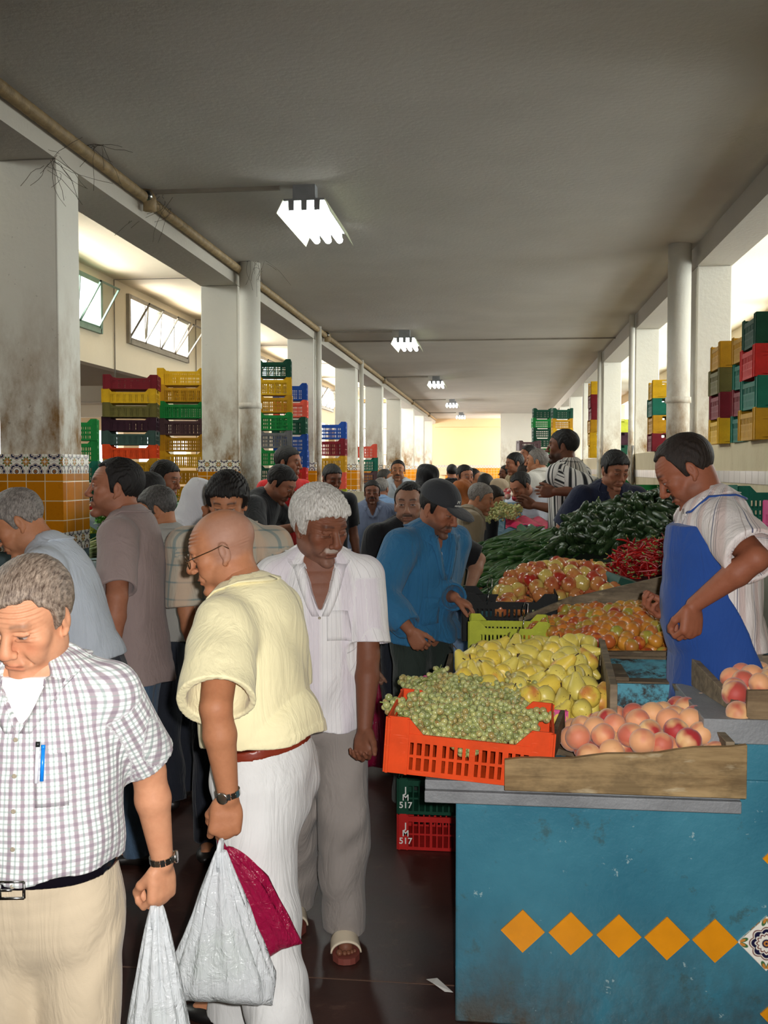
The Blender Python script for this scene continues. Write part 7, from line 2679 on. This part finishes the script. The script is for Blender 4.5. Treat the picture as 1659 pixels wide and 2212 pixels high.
# cap lettering
def cap_text(d, s_, size, x, z, yaw):
    O, R, s = d['O'], d['Rh'], d['sH']
    cap_o = [c for c in d['o'].children if c.name.startswith('cap')][0]
    a = math.radians(yaw)
    rx, ry, rz = .089, .109, .089
    dirv = np.array([math.sin(a), math.cos(a), 0])
    zz = z
    k = math.sqrt(max(0, 1 - (zz / rz) ** 2))
    p = np.array([math.sin(a) * rx * k, -.016 + math.cos(a) * ry * k, .052 + zz], F4) * 1.012
    nl = nrm(np.array([math.sin(a) / rx, math.cos(a) / ry, zz / rz / rz * 1.0 / 1.0 * .09], F4))
    n = nrm(R @ nl)
    up = nrm((R @ np.array([0, 0, 1], F4)) - n * float((R @ np.array([0, 0, 1], F4)) @ n))
    xx = np.cross(up, n)
    cu = bpy.data.curves.new('cap_lettering', 'FONT'); cu.body = s_; cu.size = size * s; cu.extrude = .0008; cu.align_x = 'CENTER'
    t_ = text_obj('cap_lettering', cu, M_WLET)
    t_.parent = cap_o
    P = O + R @ (p * s) + n * .002 - A3(d['origin'])
    t_.matrix_local = frame4(P, xx, up, n)


cap_text(pD, 'M', .022, 0, .022, 6)
cap_text(pD, 'MOTOR', .011, 0, .008, 6)


# ---------------------------------------------------------------- carrier bags
def bag_mat(name, col, alpha, tr=.5):
    t = NT(name)
    co = t.coords('Object')
    n = t.noise(t.coords('Object', scale=(30, 30, 3)), 1.2, 4, .6, .5)
    n2 = t.noise(co, 18, 4, .7, 1.0)
    h = t.math('ADD', n, n2)
    c = t.mix(t.ramp(n2, [(.3, 0.0), (.7, 1.0)]), dark(col, .93), col)
    t.base(c)
    t.set(.22, .6)
    t.bump(h, .9, .012)
    tl = t.n('ShaderNodeBsdfTranslucent'); t.l(c, tl.inputs[0])
    tp = t.n('ShaderNodeBsdfTransparent')
    m1 = t.n('ShaderNodeMixShader'); m1.inputs[0].default_value = tr
    t.l(t.p.outputs[0], m1.inputs[1]); t.l(tl.outputs[0], m1.inputs[2])
    m2 = t.n('ShaderNodeMixShader'); m2.inputs[0].default_value = alpha
    t.l(m1.outputs[0], m2.inputs[1]); t.l(tp.outputs[0], m2.inputs[2])
    t.l(m2.outputs[0], t.t.nodes['Material Output'].inputs[0])
    return t.m


M_BAGW = bag_mat('white_bag_film', srgb(246, 250, 252), .14, .4)
M_BAGM = bag_mat('magenta_bag_film', srgb(176, 22, 74), .18, .3)


def bag(top, bot, wdir, w, dep, mat, label, seed, f_w=.85, pleats=11, name='carrier_bag', flare=.8, bottom_in=.9, mark=True):
    top, bot = Vector(top), Vector(bot)
    ax = bot - top
    L = ax.length
    A = ax.normalized()
    Wd_ = Vector(wdir); Wd_ = (Wd_ - A * Wd_.dot(A)).normalized()
    Dp = A.cross(Wd_)
    rn = random.Random(seed)
    ph = [rn.uniform(0, 6.28) for _ in range(6)]
    root = empty(name, bot); tag(root, label, 'plastic bag')
    NU, NV = 72, 34

    def fn(u, v):
        a = 2 * PI * u
        f = v
        g = min(1, (f / flare)) ** f_w
        g = g * g * .25 + g * .75
        hw = .012 + (w / 2 - .012) * g
        hd = .010 + (dep / 2 - .010) * (g ** .9)
        if f > .86:
            k = (f - .86) / .14
            hw *= 1 - (1 - bottom_in) * k
            hd *= math.sqrt(max(0.0, 1 - k * k)) * .96 + .04
        pl = math.sin(pleats * a + ph[0] + 1.2 * math.sin(f * 4 + ph[1])) * (.22 * (1 - f) ** 1.2 + .035) + math.sin(23 * a + ph[2] + f * 3) * (.08 * (1 - f) + .012)
        cr = .015 * math.sin(9 * a + 14 * f + ph[3]) * math.sin(11 * f + 5 * a + ph[4]) * g
        e = 1 + pl + cr
        ca, sa = math.cos(a), math.sin(a)
        ca = math.copysign(abs(ca) ** .8, ca); sa = math.copysign(abs(sa) ** .9, sa)
        sag = .02 * math.sin(f * PI)
        return top + A * (L * f) + Wd_ * (hw * ca * e) + Dp * (hd * sa * e) + Vector((0, 0, -.01 * g * abs(ca)))
    m = MB().grid(fn, NU, NV)
    b = on_root(m, 'bag_body', mat, root, 0)
    for s_ in (-1, 1):
        hm = MB()
        pts = [top + A * .05 + Dp * (s_ * .008), top + A * .0 + Dp * (s_ * .010) - Wd_ * .004, top - A * .025 + Dp * (s_ * .006), top - A * .03 - Dp * (s_ * .002)]
        hm.tube(pts, [.012, .009, .007, .006], 10, flat=.6)
        on_root(hm, 'handle', mat, root, 0)
    return root


hA = V3(pA['arms']['L'][2]); dA = Vector((0, 0, -1))
tA = at(338, 1956, 2.27)
bag(tA, at(345, 2330, 2.26), (1, 0, 0), .155, .12, M_BAGW, 'small white carrier bag hanging from the checked shirt man\'s hand', 3, pleats=9)
tB = at(478, 1838, 2.54)
bag(tB, at(478, 2156, 2.54), (1, 0, .10), .27, .13, M_BAGW, 'large white carrier bag held by the bald man, full of greens', 5, f_w=.95, pleats=12, bottom_in=1.0)
bag(at(485, 1835, 2.60), at(610, 2050, 2.66), (1, 0, .75), .12, .055, M_BAGM, 'magenta plastic bag swinging beside the large white bag', 8, f_w=.5, pleats=6, bottom_in=1.0, flare=.35)
bag(at(812, 1468, 5.7), at(806, 1656, 5.7), (1, 0, 0), .17, .10, M_BAGM, 'magenta bag held by the man in the black T-shirt', 12, pleats=8)
bag(at(744, 1832, 4.7), at(747, 1878, 4.7), (1, 0, 0), .06, .05, plain('pale_blue_film', srgb(110, 140, 170), .3), 'tiny pale blue bag end low behind the grey trousers', 13, pleats=5)
M_GRN = fruit_mat('green_pepper_skin', srgb(36, 84, 34), srgb(90, 130, 50), srgb(60, 100, 40), .4, .6, .3, 12)
rn = random.Random(77)
pp_ = [proto('green_pepper', round_fruit(.034, 0, .12, 1.15, 16, 10, bumpy=.07, seed=i), M_GRN) for i in range(2)]
for i, (x, y) in enumerate(((410, 2125), (440, 2128), (470, 2130), (500, 2126), (530, 2118), (425, 2085), (455, 2090), (487, 2092), (518, 2082), (545, 2090), (470, 2055), (505, 2052))):
    o = pp_[i] if i < 2 else copy_tree(pp_[i % 2])
    o.location = at(480 + (x - 480) * .62, y - 30, 2.54 + rn.uniform(-.008, .008)); o.scale = (.7, .7, .7); o.rotation_euler = (rn.uniform(0, 6), rn.uniform(0, 6), 0)
    tag(o, 'green pepper showing dimly through the large white bag', 'pepper', 'peppers in the large white bag')
pp_ = [proto('green_pepper', round_fruit(.03, 0, .12, 1.1, 16, 10, bumpy=.07, seed=5), M_GRN)]
for i, (x, y) in enumerate(((330, 2170), (352, 2175), (340, 2205), (362, 2210), (330, 2235), (352, 2245))):
    o = pp_[0] if i < 1 else copy_tree(pp_[0])
    o.location = at(344 + (x - 344) * .5, y + 20, 2.268); o.scale = (.6, .6, .6); o.rotation_euler = (rn.uniform(0, 6), rn.uniform(0, 6), 0)
    tag(o, 'green pepper inside the small white bag', 'pepper', 'peppers in the small white bag')
# green bowl held before the yellow crates
o = empty('green_bowl', at(403, 1104, 6.62)); tag(o, 'bright green plastic bowl held before the yellow crates', 'bowl')
MB().lathe([(.05, -.04), (.085, .03), (.10, .055), (.093, .053), (.045, -.034), (.001, -.034)], 24).build('bowl_body', plain('green_bowl_plastic', srgb(20, 150, 70), .35, .05), o)
# emblem on the jersey
d = pDD
def shirt_draw(d, pts, w, name):
    nk, X, fr, au, q = d['nk'], d['X'], d['frn'], d['axu'], d['q']
    P = d['proj']([nk + (X * x + au * z + fr * .2) * q for x, z in pts], .004, 8)
    on_person(MB().tube([V3(p) for p in P], w, 5, flat=.5), name, M_BLACK, d, d['topo'])
shirt_draw(d, [(.035 * math.cos(a) - .02, .05 * math.sin(a) - .20) for a in np.linspace(.6, 5.9, 14)], .006, 'emblem_ring')
shirt_draw(d, [(-.06, -.215), (-.01, -.205), (.03, -.222), (-.04, -.235)], .006, 'emblem_bar')
shirt_draw(d, [(-.06, -.30), (-.05, -.28), (-.035, -.30), (-.025, -.28), (-.005, -.30), (.01, -.285), (.02, -.30)], .005, 'emblem_lettering')
# white sleeve mark of the black T-shirt
